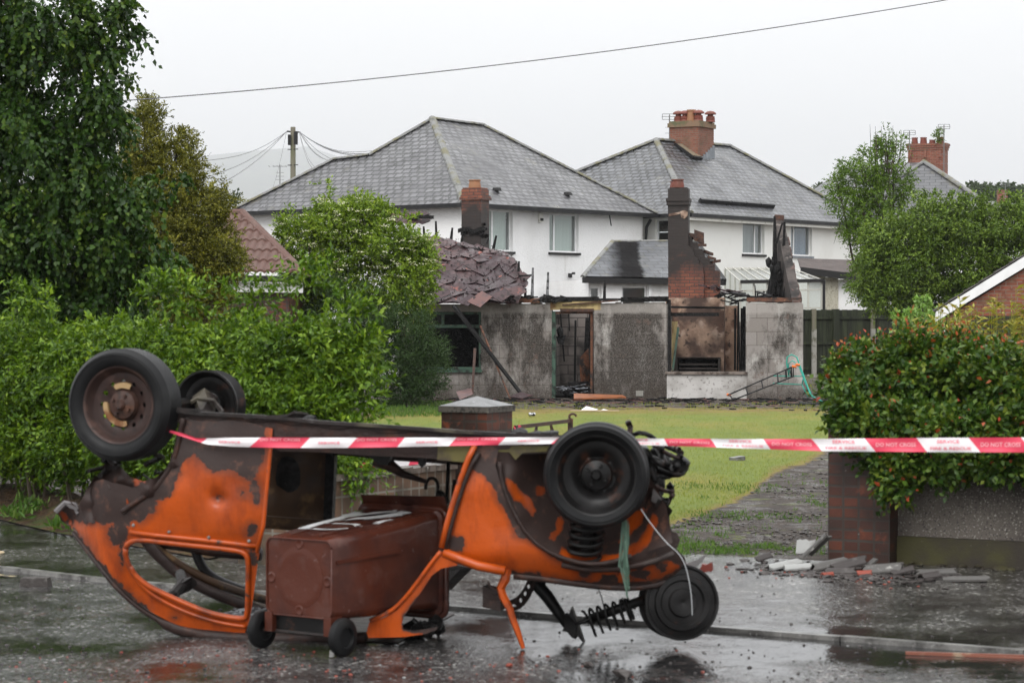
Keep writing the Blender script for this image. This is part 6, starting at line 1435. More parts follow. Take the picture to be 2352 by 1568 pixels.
# iron gate leaf, swung inwards
GT = thing('iron_gate', PL_C + Vector((.25, .3, 0)), 'rusty wrought iron gate leaf standing open behind the left pillar', 'gate')
g0 = P(1183, 981, 18.7); g1 = P(1310, 966, 20.4); mb = MB(); mb.bar(g0, g1, .018, .03)
mb.bar(g0 - Vector((0, 0, .45)), g1 - Vector((0, 0, .45)), .018, .03); mb.bar(g0, g0 - Vector((0, 0, .85)), .035); mb.bar(g1 + Vector((0, 0, .02)), g1 - Vector((0, 0, .85)), .045); obj('gate_frame', mb, M['rust'], GT)
mb = MB(); c = g1 + Vector((.02, 0, .035)); mb.tube([c + Vector((.03 * math.cos(t), 0, .025 * math.sin(t))) for t in [k * .6 for k in range(8)]], .010, 6); obj('scroll', mb, M['rust'], GT)
mb = MB()
for t0_, t1_ in ((.38, .05), (.62, .95), (.38, .38), (.62, .62)):
    p = g0.lerp(g1, t0_); q = g0.lerp(g1, t1_) - Vector((0, 0, .43)); md = p.lerp(q, .5) + Vector((.03 if t0_ > .5 else -.03, 0, 0)) * (1 if abs(t0_ - t1_) < .01 else 0)
    mb.tube([p, md, q], .009, 6)
obj('gate_bars', mb, M['rust'], GT)
# ------------------------------------------------------------------ the overturned car
YAW = R(12.5); dC = Vector((math.cos(YAW), -math.sin(YAW), 0)); nC = Vector((math.sin(YAW), math.cos(YAW), 0)); PC = Vector((0, 12.42, 0))
def cp(u, v, ins=0.0):
    r = ray(u, v); o = PC + nC * ins; t = (o - CAM).dot(nC) / r.dot(nC); return CAM + r * t
def paintmat(name, orange=(.45, .070, .004), burnt=(.032, .018, .015), grime=.5, glossy=.3):
    t = NT(name); a = t.n('Attribute', attribute_name='paint')
    n1 = t.math('ADD', t.math('MULTIPLY', t.math('SUBTRACT', t.noise(16, 7, .75), .5), 2.3), t.math('MULTIPLY', t.math('SUBTRACT', t.noise(5, 3), .5), .9))
    f = t.rng(t.math('ADD', a.outputs['Fac'], n1), -.02, .02)
    # edge of each blister: a thin dark lip
    n2 = t.rng(t.math('ADD', a.outputs['Fac'], n1), -.10, .09)
    o = t.mix(t.rng(t.noise(2.0, 4), .42, .72), orange, tuple(k * .62 for k in orange))
    o = t.mix(t.rng(t.noise((6, 6, 1.6), 6, .7), .50, .74), o, (orange[0] * .36, orange[1] * .30, orange[2])); o = t.mix(t.rng(t.noise(42, 5, .8), .64, .70), o, (.07, .03, .02))
    o = t.mix(t.math('MULTIPLY', t.rng(t.math('ADD', a.outputs['Fac'], t.math('MULTIPLY', t.math('SUBTRACT', t.noise(6, 5, .7), .5), 2.2)), .75, .0), .62), o, (.11, .028, .012))
    b = t.mix(t.rng(t.noise(3.4, 5), .42, .62), burnt, (.035, .021, .018)); b = t.mix(t.rng(t.noise(11, 5, .7), .55, .68), b, (.11, .05, .033))
    b = t.mix(t.rng(t.noise(50, 3), .62, .7), b, (.020, .014, .013))
    c = t.mix(f, b, o); lip = t.math('MULTIPLY', t.math('SUBTRACT', n2, f), 1.0)
    c = t.mix(t.rng(lip, .1, .9), c, (.03, .018, .014))
    r = t.mix(f, .55, glossy); nn = t.bump(f, .5, .004); nn = t.bump(t.noise(14, 5), .35, .012, nn); nn = t.bump(t.noise(2.2, 2), .35, .06, nn)
    return t.end(t.bsdf(c, r, 0, nn, .34))
M['paint'] = paintmat('burnt_orange_paint'); M['rustbody'] = pm('burnt_brown_steel', (.032, .018, .015), .5, [(3, (.028, .018, .016), .45, .62), (9, (.075, .032, .020), .56, .7), (2, (.065, .052, .047), .62, .74)], [(12, .5, .012), (3, .5, .05)])
M['interior'] = pm('scorched_inner_panel', (.055, .027, .012), .6, [(3, (.03, .02, .015), .48, .62), (7, (.15, .085, .035), .55, .68)], [(9, .5, .02)])
M['rubber'] = pm('wet_tyre_rubber', (.008, .008, .0085), .42, [(7, (.016, .016, .016), .5, .7)], [(40, .15, .003)])
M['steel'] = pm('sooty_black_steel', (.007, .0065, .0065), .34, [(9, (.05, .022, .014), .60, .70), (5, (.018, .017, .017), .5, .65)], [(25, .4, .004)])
M['rimrust'] = pm('rust_brown_rim', (.034, .019, .016), .48, [(8, (.075, .042, .034), .52, .66), (20, (.02, .014, .012), .58, .68)], [(30, .5, .004)])
M['grime'] = pm('ashen_underbody', (.028, .022, .021), .42, [(6, (.11, .10, .10), .58, .68), (14, (.02, .018, .017), .5, .62), (3, (.08, .07, .05), .55, .66)], [(14, .7, .015)])
CAR = thing('overturned_car', cp(850, 1462, .7), 'burnt out orange hatchback lying upside down on the wet road', 'car'); CAR.location.z = RZ; ORG[CAR.name] = Vector(CAR.location)
def poly_paint(polys, holes=(), soft=20.0):
    def fn(x, y):
        d = max(sdist(x, y, p) for p in polys)
        for h in holes: d = min(d, -sdist(x, y, h))
        return max(-1, min(1, d / soft))
    return fn
def ell(cx, cy, rx, ry, n=28, a0=0): return [(cx + rx * math.cos(a0 + 2 * math.pi * k / n), cy + ry * math.sin(a0 + 2 * math.pi * k / n)) for k in range(n)]
# left body side (rear quarter) with its window
Q = [(416, 958), (456, 962), (500, 964), (562, 967), (609, 980), (626, 984), (622, 1039), (615, 1115), (607, 1200), (597, 1260), (591, 1300), (582, 1370), (574, 1420), (561, 1457), (520, 1456), (473, 1450), (430, 1441), (396, 1430), (346, 1404), (307, 1378), (270, 1344), (244, 1313), (219, 1280), (198, 1253), (178, 1228), (165, 1205), (168, 1180), (180, 1160), (198, 1132), (214, 1106), (236, 1100), (258, 1108), (280, 1112), (300, 1118), (330, 1122), (354, 1114), (379, 1092), (393, 1068), (405, 1038), (412, 998)]
WH = spl([(287, 1262), (296, 1245), (320, 1238), (396, 1247), (473, 1255), (536, 1262), (562, 1268), (571, 1284), (570, 1356), (568, 1412), (560, 1421), (523, 1417), (473, 1405), (422, 1384), (371, 1361), (333, 1341), (307, 1318), (291, 1290)], 1)
OR = [(444, 1050), (415, 1063), (417, 1085), (401, 1104), (393, 1134), (365, 1145), (354, 1170), (336, 1186), (320, 1198), (302, 1193), (297, 1206), (270, 1204), (244, 1203), (206, 1202), (176, 1199), (150, 1215), (160, 1260), (250, 1400), (400, 1480), (620, 1480), (640, 1200), (640, 960), (612, 985), (607, 1050), (590, 1085), (584, 1094), (567, 1098), (535, 1080), (502, 1082), (480, 1080)]
HQ = [ell(586, 1128, 9, 28), ell(577, 1216, 12, 14), ell(582, 1272, 8, 24), ell(270, 1228, 24, 22), ell(281, 1272, 6, 34), ell(557, 1133, 4, 10), ell(503, 1141, 9, 6), ell(400, 1418, 9, 4, a0=.4), [(160, 1204), (180, 1227), (200, 1252), (246, 1311), (272, 1342), (308, 1376), (346, 1402), (330, 1400), (290, 1372), (240, 1316), (170, 1232)]]
def insQ(u, v):
    i = .03 + .018 * ((v - 1100) / 110) ** 2 * (v < 1215)
    if v >= 1215: i += .018 + .17 * ((v - 1215) / 240)
    if u < 300: i += .30 * ((300 - u) / 130) ** 2
    dent = math.exp(-((u - 503) ** 2 + (v - 1140) ** 2) / 260); i += .05 * dent - .02 * math.exp(-((u - 512) ** 2 + (v - 1133) ** 2) / 120)
    return i + .010 * mnoise.noise(Vector((u * .012, v * .012, 0)))
mb = sheet(Q, [WH], 8, lambda x, y, d: cp(x, y, insQ(x, y) + d), .022, paint=poly_paint([OR], HQ, 22))
q_ = obj('rear_body_side', mb, M['paint'], CAR, smooth=True, autosm=35)
# raised bead round the window and the roof gutter
def bead(pts, ins, r, mat, name, parent=CAR, n=7, closed=False):
    m = MB(); P3 = [cp(u, v, ins(u, v) if callable(ins) else ins) for u, v in pts]
    if closed: P3.append(P3[0])
    if isinstance(r, list): r = [float(np.interp(k / (len(P3) - 1), np.linspace(0, 1, len(r)), r)) for k in range(len(P3))]
    m.tube(P3, r, n); return obj(name, m, mat, parent, smooth=True)
ORG_M = pm('orange_paint_bead', (.42, .064, .004), .32, [(5, (.17, .032, .010), .48, .64), (11, (.05, .03, .025), .63, .7)], [(20, .3, .004)])
bead(WH, lambda u, v: insQ(u, v) - .004, .016, ORG_M, 'window_surround', closed=True)
bead(spl([(170, 1222), (200, 1262), (246, 1322), (272, 1352), (310, 1388), (348, 1414), (398, 1440), (434, 1451), (475, 1459), (560, 1466), (640, 1468), (760, 1466), (840, 1462)], 1, False), lambda u, v: insQ(u, min(v, 1440)) + .015, [.016] * 12 + [.034] * 10 + [.030] * 4, M['rustbody'], 'roof_gutter')
bead(spl([(300, 1300), (318, 1335), (345, 1362), (390, 1388), (430, 1406), (480, 1423), (530, 1434), (565, 1438)], 1, False), lambda u, v: insQ(u, v) - .006, .012, ORG_M, 'drip_rail')
bead([(298, 1221), (360, 1229), (450, 1238), (540, 1248), (590, 1254)], lambda u, v: insQ(u, v) - .006, .014, ORG_M, 'waist_moulding')
for (u, v) in ((306, 1206), (388, 1221), (480, 1233), (572, 1242)): m = MB(); m.rock(cp(u, v, insQ(u, v) - .01), .010, int(u)); obj('trim_clip', m, M['kerb'], CAR)
bead([(623, 1004), (620, 1040), (613, 1115), (605, 1205), (590, 1268)], .02, .012, ORG_M, 'door_shut_edge')
# roof skin edge: roof wraps under towards the far side
mb = MB(); Ru = spl([(452, 1449), (520, 1462), (600, 1466), (720, 1466), (840, 1464), (915, 1463)], 1, False); nI = 10
for j in range(nI + 1):
    for (u, v) in Ru:
        p = cp(u, v, insQ(u, min(v, 1440)) + .0); t = j / nI; q = p + nC * (1.28 * t); q.z = max(RZ + .006, p.z - .035 - .06 * math.sin(math.pi * min(1, t * 1.2)) * (p.z > .12)); mb.v.append(tuple(q))
nR = len(Ru)
for j in range(nI):
    for i in range(nR - 1): a = j * nR + i; mb.f.append((a, a + 1, a + nR + 1, a + nR)); mb.mi.append(0)
obj('roof_panel', mb, M['rustbody'], CAR, smooth=True)
# torn, folded rear corner below the arch
TORN = [([(183, 1158), (200, 1120), (230, 1075), (250, 1058), (276, 1070), (300, 1095), (330, 1115), (352, 1112), (330, 1150), (300, 1185), (270, 1200), (232, 1203), (195, 1198)], .16, [ell(228, 1082, 13, 12), spl([(205, 1140), (212, 1110), (226, 1120), (228, 1150), (238, 1172), (226, 1178), (214, 1160)], 1)]),
        ([(245, 1110), (270, 1120), (290, 1140), (300, 1165), (290, 1180), (265, 1150)], .08, []), ([(300, 1095), (330, 1105), (360, 1095), (395, 1060), (412, 1010), (420, 1060), (400, 1110), (372, 1140), (340, 1160), (300, 1170), (284, 1150), (310, 1130)], .05, []),
        ([(132, 1176), (143, 1152), (158, 1146), (178, 1166), (190, 1200), (200, 1235), (182, 1230), (160, 1209), (140, 1195)], .34, [])]
for i, (pl, ins, hs_) in enumerate(TORN):
    pf = poly_paint([[(268, 1120), (300, 1150), (288, 1168), (258, 1130)], [(300, 1095), (330, 1100), (340, 1108), (310, 1112)], [(130, 1165), (160, 1190), (170, 1215), (150, 1200)]], (), 14)
    mb = sheet(pl, hs_, 9, lambda x, y, d, ins=ins, i=i: cp(x, y, ins + d + .10 * mnoise.noise(Vector((x * .025, y * .025, i * 3.1)))), .012, paint=pf)
    obj('torn_panel', mb, M['paint'], CAR, smooth=True, autosm=40)
bead(spl([(420, 960), (412, 1000), (404, 1040), (388, 1080), (368, 1110), (340, 1135), (300, 1160), (280, 1175)], 1, False), .035, .016, M['rustbody'], 'arch_lip')
m = MB()
for k in range(10):
    u = random.uniform(225, 400); v = random.uniform(1040, 1120); m.tube([cp(u, v, .12), cp(u + random.uniform(-30, 30), v + random.uniform(-20, 20), .25), cp(u + random.uniform(-40, 40), v + random.uniform(-25, 25), .12)], random.uniform(.006, .018), 6); obj('torn_bracket', m, M['grime'], CAR)
m = MB(); m.tube([cp(128, 1176, .3), cp(150, 1155, .32), cp(172, 1160, .32), cp(182, 1180, .3)], .018, 7); m.prism([cp(152, 1159, .28), cp(166, 1160, .28), cp(180, 1167, .28), cp(176, 1172, .28), cp(160, 1166, .28)], nC * .02)
obj('tail_edge', m, pm('tail_highlight_metal', (.12, .11, .11), .3, [(14, (.05, .04, .04), .5, .6)]), CAR)  # pale grey metal, a small highlight put into its colour
# rear closing panel and inner floor
def csheet(pts, mat, name, parent=CAR):
    m = MB(); m.add(pts, [tuple(range(len(pts)))]); m.add([p + nC * .01 + Vector((0, 0, -.01)) for p in pts], [tuple(reversed(range(len(pts))))]); return obj(name, m, mat, parent)
csheet([cp(190, 1150, .25), cp(190, 1150, 1.2), cp(260, 1040, 1.25), cp(260, 1040, .2)], M['rustbody'], 'rear_panel')
# sills and floor pan (the floor is on top now)
def zband(u, ins, vt, vb): return cp(u, vt, 0).z, cp(u, vb, 0).z
SILL = [(396, 941, 968), (455, 948, 975), (560, 953, 985), (640, 958, 1036), (735, 968, 1038), (850, 975, 1046), (969, 983, 1051), (1073, 991, 1060), (1178, 997, 1045), (1260, 1003, 1040), (1330, 1010, 1050), (1420, 1020, 1070)]
m = MB()
for ins0, ins1 in ((.06, .15),):
    for i in range(len(SILL) - 1):
        (u0, t0_, b0_), (u1, t1_, b1_) = SILL[i], SILL[i + 1]
        A0 = cp(u0, t0_ + 3, ins0); B0 = cp(u0, b0_, ins0); A1 = cp(u1, t1_ + 3, ins0); B1 = cp(u1, b1_, ins0)
        D = nC * (ins1 - ins0); m.hexa([B0, B1, B1 + D, B0 + D, A0, A1, A1 + D, A0 + D])
obj('sill', m, M['rustbody'], CAR)
m = MB(); fl_ = []
cols_ = 40; rows_ = 12
for j in range(rows_ + 1):
    for i in range(cols_ + 1):
        x = i / cols_ * (len(SILL) - 1); k = min(int(x), len(SILL) - 2); fx = x - k; u = lerp(SILL[k][0], SILL[k + 1][0], fx); v = lerp(SILL[k][1], SILL[k + 1][1], fx)
        p = cp(u, v + 2, .05) + nC * (1.42 * j / rows_); tun = math.exp(-((j / rows_ - .5) / .1) ** 2); p.z -= .10 * j / rows_ + .02 * (j > 0); p.z += -.03 * tun + .012 * mnoise.noise(Vector((i * .5, j * .7, 1))) + .012 * (abs(math.sin(i * .8)) > .8); m.v.append(tuple(p))
for j in range(rows_):
    for i in range(cols_): a = j * (cols_ + 1) + i; m.f.append((a, a + 1, a + cols_ + 2, a + cols_ + 1)); m.mi.append(0)
o = len(m.v); m.v += [(x, y, z - .03) for x, y, z in m.v[:o]]; m.f += [tuple(o + i for i in reversed(f_)) for f_ in m.f[:rows_ * cols_]]; m.mi += [0] * rows_ * cols_
obj('floor_pan', m, M['grime'], CAR)
m = MB()
for i in range(len(SILL) - 1):
    (u0, t0_, b0_), (u1, t1_, b1_) = SILL[i], SILL[i + 1]; m.bar(cp(u0, t0_ + 1, .045), cp(u1, t1_ + 1, .045), .03, .018)
obj('floor_flange', m, M['grime'], CAR)
for (u0, v0, u1, v1, wd) in ((396, 940, 455, 944, .05), (560, 962, 660, 956, .07), (660, 956, 675, 948, .05), (1185, 998, 1270, 1001, .04)): m = MB(); m.prism([cp(u0, v0, .03), cp(u1, v1, .03), cp(u1, v1, .03) + nC * .25 - Vector((0, 0, .02)), cp(u0, v0, .03) + nC * .25 - Vector((0, 0, .02))], (0, 0, .012)); obj('bent_floor_flap', m, M['grime'], CAR)
m = MB()
for (u, v, Lg) in ((700, 958, .3), (1195, 990, .4), (1235, 996, .35), (1262, 993, .3)): m = MB(); m.rock(cp(u, v + 3, .4), .05, u, (2.2, 1, .5)); obj('floor_residue', m, M['char'], CAR)
FIN = 1.46
m = MB()
for i in range(2, len(SILL) - 1):
    (u0, t0_, b0_), (u1, t1_, b1_) = SILL[i], SILL[i + 1]
    a0_ = cp(u0, t0_ + 3, .05) + nC * 1.38 - Vector((0, 0, .12)); a1_ = cp(u1, t1_ + 3, .05) + nC * 1.38 - Vector((0, 0, .12)); m.hexa([a0_ - Vector((0, 0, .16)), a1_ - Vector((0, 0, .16)), a1_ - Vector((0, 0, .16)) + nC * .1, a0_ - Vector((0, 0, .16)) + nC * .1, a0_, a1_, a1_ + nC * .1, a0_ + nC * .1])
obj('sill', m, M['rustbody'], CAR)
# far side, seen through the openings: quarter panel, pillar, roof rail and window arch
FQ = [(596, 1000), (752, 1010), (768, 1030), (766, 1110), (752, 1200), (720, 1216), (640, 1214), (596, 1205)]
mb = sheet([(606, 1020), (740, 1025), (740, 1180), (606, 1180)], [], 30, lambda x, y, d: cp(x, y, FIN + .06 + d), .01); obj('hole_shade_backing', mb, M['char'], CAR)  # added black sheet, stands in for the darkness behind the panel's hole
mb = sheet(FQ, [spl([(640, 1052), (668, 1045), (690, 1070), (690, 1120), (664, 1133), (648, 1122), (630, 1110)], 1)], 12, lambda x, y, d: cp(x, y, FIN + d + .03 * mnoise.noise(Vector((x * .02, y * .02, 7)))), .02)
obj('rear_body_side', mb, M['interior'], CAR, smooth=True, autosm=40)
m = MB(); m.prism([cp(630, 1010, FIN - .02), cp(760, 1020, FIN - .02), cp(760, 1200, FIN - .02), cp(630, 1215, FIN - .02)], nC * .01); m.v = [tuple(Vector(p) + nC * .35) for p in m.v]; 
m2 = MB(); m2.prism([cp(748, 1036, FIN - .04), cp(769, 1036, FIN - .04), cp(762, 1200, FIN - .04), cp(742, 1200, FIN - .04)], nC * .06); obj('door_pillar', m2, M['char'], CAR)
m = MB(); m.bar(cp(604, 1193, 1.2), cp(770, 1206, 1.2), .05, .05); m.bar(cp(604, 1206, 1.22), cp(770, 1216, 1.22), .07, .03); obj('inner_rail', m, M['interior'], CAR)
bead(spl([(330, 1236), (350, 1262), (378, 1290), (410, 1318), (450, 1342), (500, 1366), (560, 1388), (640, 1420)], 1, False), FIN - .08, .034, M['rustbody'], 'far_roof_rail')
bead(spl([(346, 1240), (372, 1268), (400, 1288), (440, 1312), (490, 1338), (560, 1362), (640, 1385)], 1, False), FIN - .04, .026, M['interior'], 'far_roof_rail')
bead(spl([(398, 1244), (445, 1252), (456, 1285), (470, 1310), (500, 1333), (560, 1356)], 1, False), FIN, .030, M['steel'], 'far_window_arch')
bead(spl([(360, 1242), (420, 1250), (480, 1262), (540, 1268), (600, 1272)], 1, False), FIN - .02, .040, M['rustbody'], 'far_waist_rail')
m = MB(); m.prism([cp(410, 1338, 1.1), cp(440, 1332, 1.1), cp(452, 1342, 1.1), cp(436, 1356, 1.1), cp(400, 1372, 1.0), cp(378, 1374, .95), cp(392, 1362, 1.0)], (0, 0, .02)); m.tube([cp(414, 1316, 1.2), cp(420, 1340, 1.1), cp(400, 1364, 1.0), cp(374, 1376, .95)], [.03, .035, .03, .02], 8); obj('seat_belt_bracket', m, M['grime'], CAR)
m = MB()
for k in range(260):
    u = random.uniform(400, 560); Yk = random.uniform(.35, 1.1); p = cp(u, 1455, 0) + nC * Yk; p.z = RZ + .03 + .03 * random.random(); m.rock(p, random.uniform(.010, .03), k, (1.3, 1, .6))
tag(obj('ash_and_glass', m, pm('pale_ash', (.10, .10, .105), .5, [(12, (.32, .33, .35), .56, .66)]), CAR), kind='stuff')
# rear axle beam, stub and exhaust bits
m = MB(); m.tube([cp(300, 940, .2), cp(440, 925, 1.35)], .035, 10); m.tube([cp(330, 1045, .22), cp(320, 1000, .3), cp(305, 950, .25)], .03, 8); m.tube([cp(390, 960, .3), cp(330, 965, .3)], .03, 8); obj('rear_axle', m, M['steel'], CAR, smooth=True)
# wheels ------------------------------------------------------------------
def wheel(name, c, axis, Ro, Rr, wd, label_, tyre=True, rim='rimrust', holes=10, dish=.03, root=CAR, sx=1.0, hubr=.42):
    """axis points to the outer face"""
    c = Vector(c); ax = Vector(axis).normalized()
    m = MB(); rimp = [(Rr * 1.06, .0), (Rr * 1.05, -.012), (Rr * .97, -.02), (Rr * .93, -.055), (Rr * .84, -.065), (Rr * .84, -wd * .62), (Rr * .95, -wd * .8), (Rr * 1.04, -wd * .92), (Rr * 1.02, -wd * .92), (Rr * .93, -wd * .78), (Rr * .81, -wd * .6), (Rr * .81, -.06), (Rr * .90, -.045), (Rr * .95, -.012), (Rr * 1.0, .0)]
    m.lathe(c, ax, rimp, 44, close=True); rimo = obj('rim', m, M[rim], root, smooth=True, autosm=50)
    # perforated disc
    a = (Vector((0, 0, 1)) - ax * ax.z).normalized(); b = ax.cross(a); R0 = Rr * .86
    def dz(r):
        t = r / R0; return -.055 - dish * (1 - smooth01((t - .45) / .4)) + (.03 if t < hubr else 0) * smooth01((hubr - t) / .12)
    def pos(x, y, d): r = math.hypot(x, y); return c + a * (y) + b * (x) + ax * (dz(r) - d)
    hl_ = [ell(.70 * R0 * math.cos(2 * math.pi * k / holes), .70 * R0 * math.sin(2 * math.pi * k / holes), R0 * .075, R0 * .075, 10) for k in range(holes)] if holes else []
    m = sheet(ell(0, 0, R0, R0, 36), hl_, R0 * .13, pos, .006); obj('disc', m, M[rim], root, smooth=True, autosm=40)
    m = MB(); m.lathe(c + ax * -.06, ax, [(0, .055), (.018, .055), (.026, .045), (.03, .03), (.055, .022), (.075, .012), (.085, -.02)], 20)
    for k in range(4): t = 2 * math.pi * k / 4 + .5; p = c + a * (.052 * math.sin(t)) + b * (.052 * math.cos(t)) + ax * -.04; m.lathe(p, ax, [(0, .022), (.009, .022), (.010, 0)], 6)
    obj('hub', m, M['rust'] if rim != 'steel' else M['steel'], root, smooth=True, autosm=40)
    m = MB(); m.lathe(c + ax * -.10, ax, [(0, 0), (Rr * .62, 0), (Rr * .66, -.03), (Rr * .3, -.09), (0, -.09)], 28); obj('brake_drum', m, M['steel'], root, smooth=True, autosm=40)
    if tyre:
        m = MB(); h = wd / 2; mid = -h + .01
        pr = [(Rr * 1.03, .004), (Rr * 1.10, .014), (lerp(Rr, Ro, .45), .026), (lerp(Rr, Ro, .75), .022), (Ro * .955, .010), (Ro * .985, -.010)]
        N = 8
        for k in range(N): x = -.014 - (wd - .03) * k / N; pr += [(Ro, x), (Ro, x - (wd - .03) / N * .72), (Ro * .978, x - (wd - .03) / N * .76), (Ro * .978, x - (wd - .03) / N * .97)]
        pr += [(Ro * .985, -wd + .01), (Ro * .95, -wd - .008), (lerp(Rr, Ro, .6), -wd - .018), (Rr * 1.1, -wd - .0), (Rr * 1.0, -wd + .02), (Rr * .96, -wd * .7), (Rr * .96, -.05), (Rr * 1.0, -.006)]
        m.lathe(c, ax, pr, 96, close=True)
        # sipes: nudge alternate tread rows
        m.v = [tuple(Vector(v)) for v in m.v]; ty = obj('tyre', m, M['rubber'], root, smooth=True, autosm=35)
        m = MB(); m.lathe(c, ax, [(lerp(Rr, Ro, .62), .025), (lerp(Rr, Ro, .64), .0285), (lerp(Rr, Ro, .67), .0285), (lerp(Rr, Ro, .69), .024)], 64); obj('sidewall_ring', m, M['rubber'], root, smooth=True)
    return rimo
axL = (-nC + dC * -.10).normalized(); 
cL = cp(271, 930, -.03); sL = F_PX / cL.y; wheel('wheel', cL, axL, 130 / sL, 88 / sL, .165, '', holes=12)
m = MB(); A0 = (Vector((0, 0, 1)) - axL * axL.z).normalized(); B0 = axL.cross(A0)
HB = pm('heat_bleached_metal', (.38, .25, .12), .6, [(9, (.16, .06, .02), .5, .62)], [(30, .5, .004)])
for t0_, t1_, r_ in ((-104, 8, .104), (62, 116, .104)):
    m = MB(); K = 20; rg = []
    for k in range(K + 1):
        t = R(lerp(t0_, t1_, k / K)); e = B0 * math.cos(t) + A0 * math.sin(t); wd_ = .017 * (1 if 0 < k < K else .5)
        rg.append([cL + axL * dd_ + e * (r_ + ww) for dd_, ww in ((-.066, -wd_), (-.052, -wd_ * .8), (-.052, wd_ * .8), (-.066, wd_))])
    for k in range(K):
        for q in range(3): m.quad(rg[k][q], rg[k + 1][q], rg[k + 1][q + 1], rg[k][q + 1])
    obj('brake_backing_rim', m, HB, CAR, smooth=True, autosm=40)
axR = (-nC + dC * .13).normalized()
cR = cp(1369, 1092, -.10); sR = F_PX / cR.y; wheel('wheel', cR, axR, 122 / sR, 92 / sR, .155, '', rim='steel', holes=0, dish=.05, hubr=.5)
cF = cp(472, 930, 1.30); sF = F_PX / cF.y; wheel('wheel', cF, (-nC + dC * -.12).normalized(), .28, 76 / sF, .14, '', tyre=False, holes=0, rim='steel')
m = MB(); c = cF - nC * .02
m.tube([cp(430, 930, 1.25), cp(455, 915, 1.22), cp(490, 920, 1.22), cp(510, 945, 1.25)], .016, 6); m.rock(c, .11, 3, (1, .7, .8)); obj('brake_linkage', m, M['grime'], CAR)
# front wing: outer skin, wheel housing behind it
FW = [(1091, 1020), (1120, 1016), (1145, 1030), (1138, 1070), (1150, 1110), (1171, 1166), (1186, 1200), (1214, 1235), (1245, 1258), (1275, 1276), (1310, 1290), (1345, 1296), (1400, 1292), (1450, 1276), (1500, 1256), (1533, 1246), (1556, 1262), (1573, 1280), (1578, 1303), (1560, 1318), (1541, 1327), (1490, 1341), (1425, 1344), (1370, 1342), (1316, 1337), (1230, 1323), (1165, 1317), (1100, 1308), (1050, 1292), (1026, 1271), (1014, 1257), (1026, 1205), (1039, 1160), (1058, 1100), (1075, 1052)]
OF = [(1080, 1075), (1100, 1083), (1118, 1096), (1130, 1113), (1143, 1148), (1158, 1170), (1169, 1187), (1178, 1215), (1180, 1230), (1212, 1240), (1256, 1268), (1282, 1290), (1338, 1304), (1420, 1312), (1480, 1304), (1540, 1284), (1560, 1300), (1520, 1328), (1425, 1338), (1316, 1331), (1165, 1310), (1100, 1300), (1030, 1268), (1022, 1262), (1036, 1200), (1052, 1150), (1066, 1110)]
HF = [[(1030, 1232), (1063, 1236), (1062, 1266), (1032, 1262)], ell(1345, 1318, 16, 12), ell(1395, 1330, 22, 8), ell(1470, 1318, 24, 9), ell(1520, 1300, 12, 16), ell(1210, 1318, 30, 6)]
def insF(u, v):
    i = .03
    if u > 1430: i += .26 * ((u - 1430) / 148) ** 2
    if v > 1262: i += .10 * ((v - 1262) / 80) ** 1.6
    i += .02 * ((v - 1150) / 150) ** 2
    return i + .012 * mnoise.noise(Vector((u * .012, v * .012, 5)))
mb = sheet(FW, [], 8, lambda x, y, d: cp(x, y, insF(x, y) + d), .018, paint=poly_paint([OF, [(1030, 1180), (1046, 1180), (1075, 1075), (1086, 1060), (1076, 1052), (1050, 1110)]], HF, 16))
obj('front_wing', mb, M['paint'], CAR, smooth=True, autosm=35)
WHH = [(1086, 1018), (1140, 1005), (1250, 1003), (1330, 1010), (1420, 1018), (1485, 1080), (1530, 1160), (1545, 1246), (1500, 1262), (1450, 1282), (1400, 1300), (1340, 1304), (1270, 1288), (1200, 1246), (1170, 1190), (1140, 1120), (1100, 1080)]
OH = [[(1160, 1098), (1178, 1104), (1196, 1128), (1218, 1146), (1232, 1176), (1222, 1182), (1205, 1160), (1180, 1146), (1166, 1120)], [(1236, 1110), (1252, 1122), (1248, 1138), (1232, 1136)], [(1280, 1180), (1296, 1190), (1290, 1220), (1270, 1240), (1262, 1232), (1276, 1216)], [(1290, 1256), (1340, 1280), (1420, 1270), (1470, 1240), (1500, 1180), (1516, 1190), (1490, 1250), (1440, 1290), (1340, 1300), (1280, 1280)], [(1440, 1180), (1490, 1160), (1470, 1210), (1420, 1250)]]
def insH(u, v): 
    d = math.hypot((u - 1369) / 160, (v - 1110) / 170); return .055 + .30 * (1 - smooth01(d - .35)) + .02 * mnoise.noise(Vector((u * .02, v * .02, 2)))
mb = sheet(WHH, [], 9, lambda x, y, d: cp(x, y, insH(x, y) + d), .012, paint=poly_paint(OH, (), 12))
obj('wheel_housing', mb, M['paint'], CAR, smooth=True, autosm=40)
m = MB(); m.prism([cp(1100, 1024, .045), cp(1262, 1024, .05), cp(1255, 1036, .05), cp(1200, 1040, .045), cp(1184, 1056, .045), cp(1170, 1038, .045), cp(1110, 1036, .045)], nC * .012); m.prism([cp(1006, 1024, .035), cp(1090, 1024, .035), cp(1080, 1062, .035), cp(1004, 1056, .035)], nC * .01)
obj('sealer_patch', m, pm('olive_sealer', (.10, .085, .022), .6, [(6, (.05, .035, .02), .5, .66)]), CAR)
bead(spl([(1148, 1060), (1152, 1104), (1174, 1166), (1216, 1236), (1276, 1276), (1345, 1296), (1400, 1292), (1450, 1276)], 1, False), .028, .013, M['rustbody'], 'arch_lip')
bead([(1091, 1022), (1076, 1052), (1058, 1100), (1039, 1160), (1026, 1205), (1014, 1257)], .015, .016, ORG_M, 'door_shut_edge')
bead([(1100, 1040), (1084, 1066), (1066, 1110), (1048, 1165), (1034, 1215), (1024, 1262)], .018, .012, M['rustbody'], 'hinge_flange')
bead([(1020, 1268), (1060, 1285), (1100, 1299), (1160, 1310)], .02, .026, ORG_M, 'scuttle_rail')
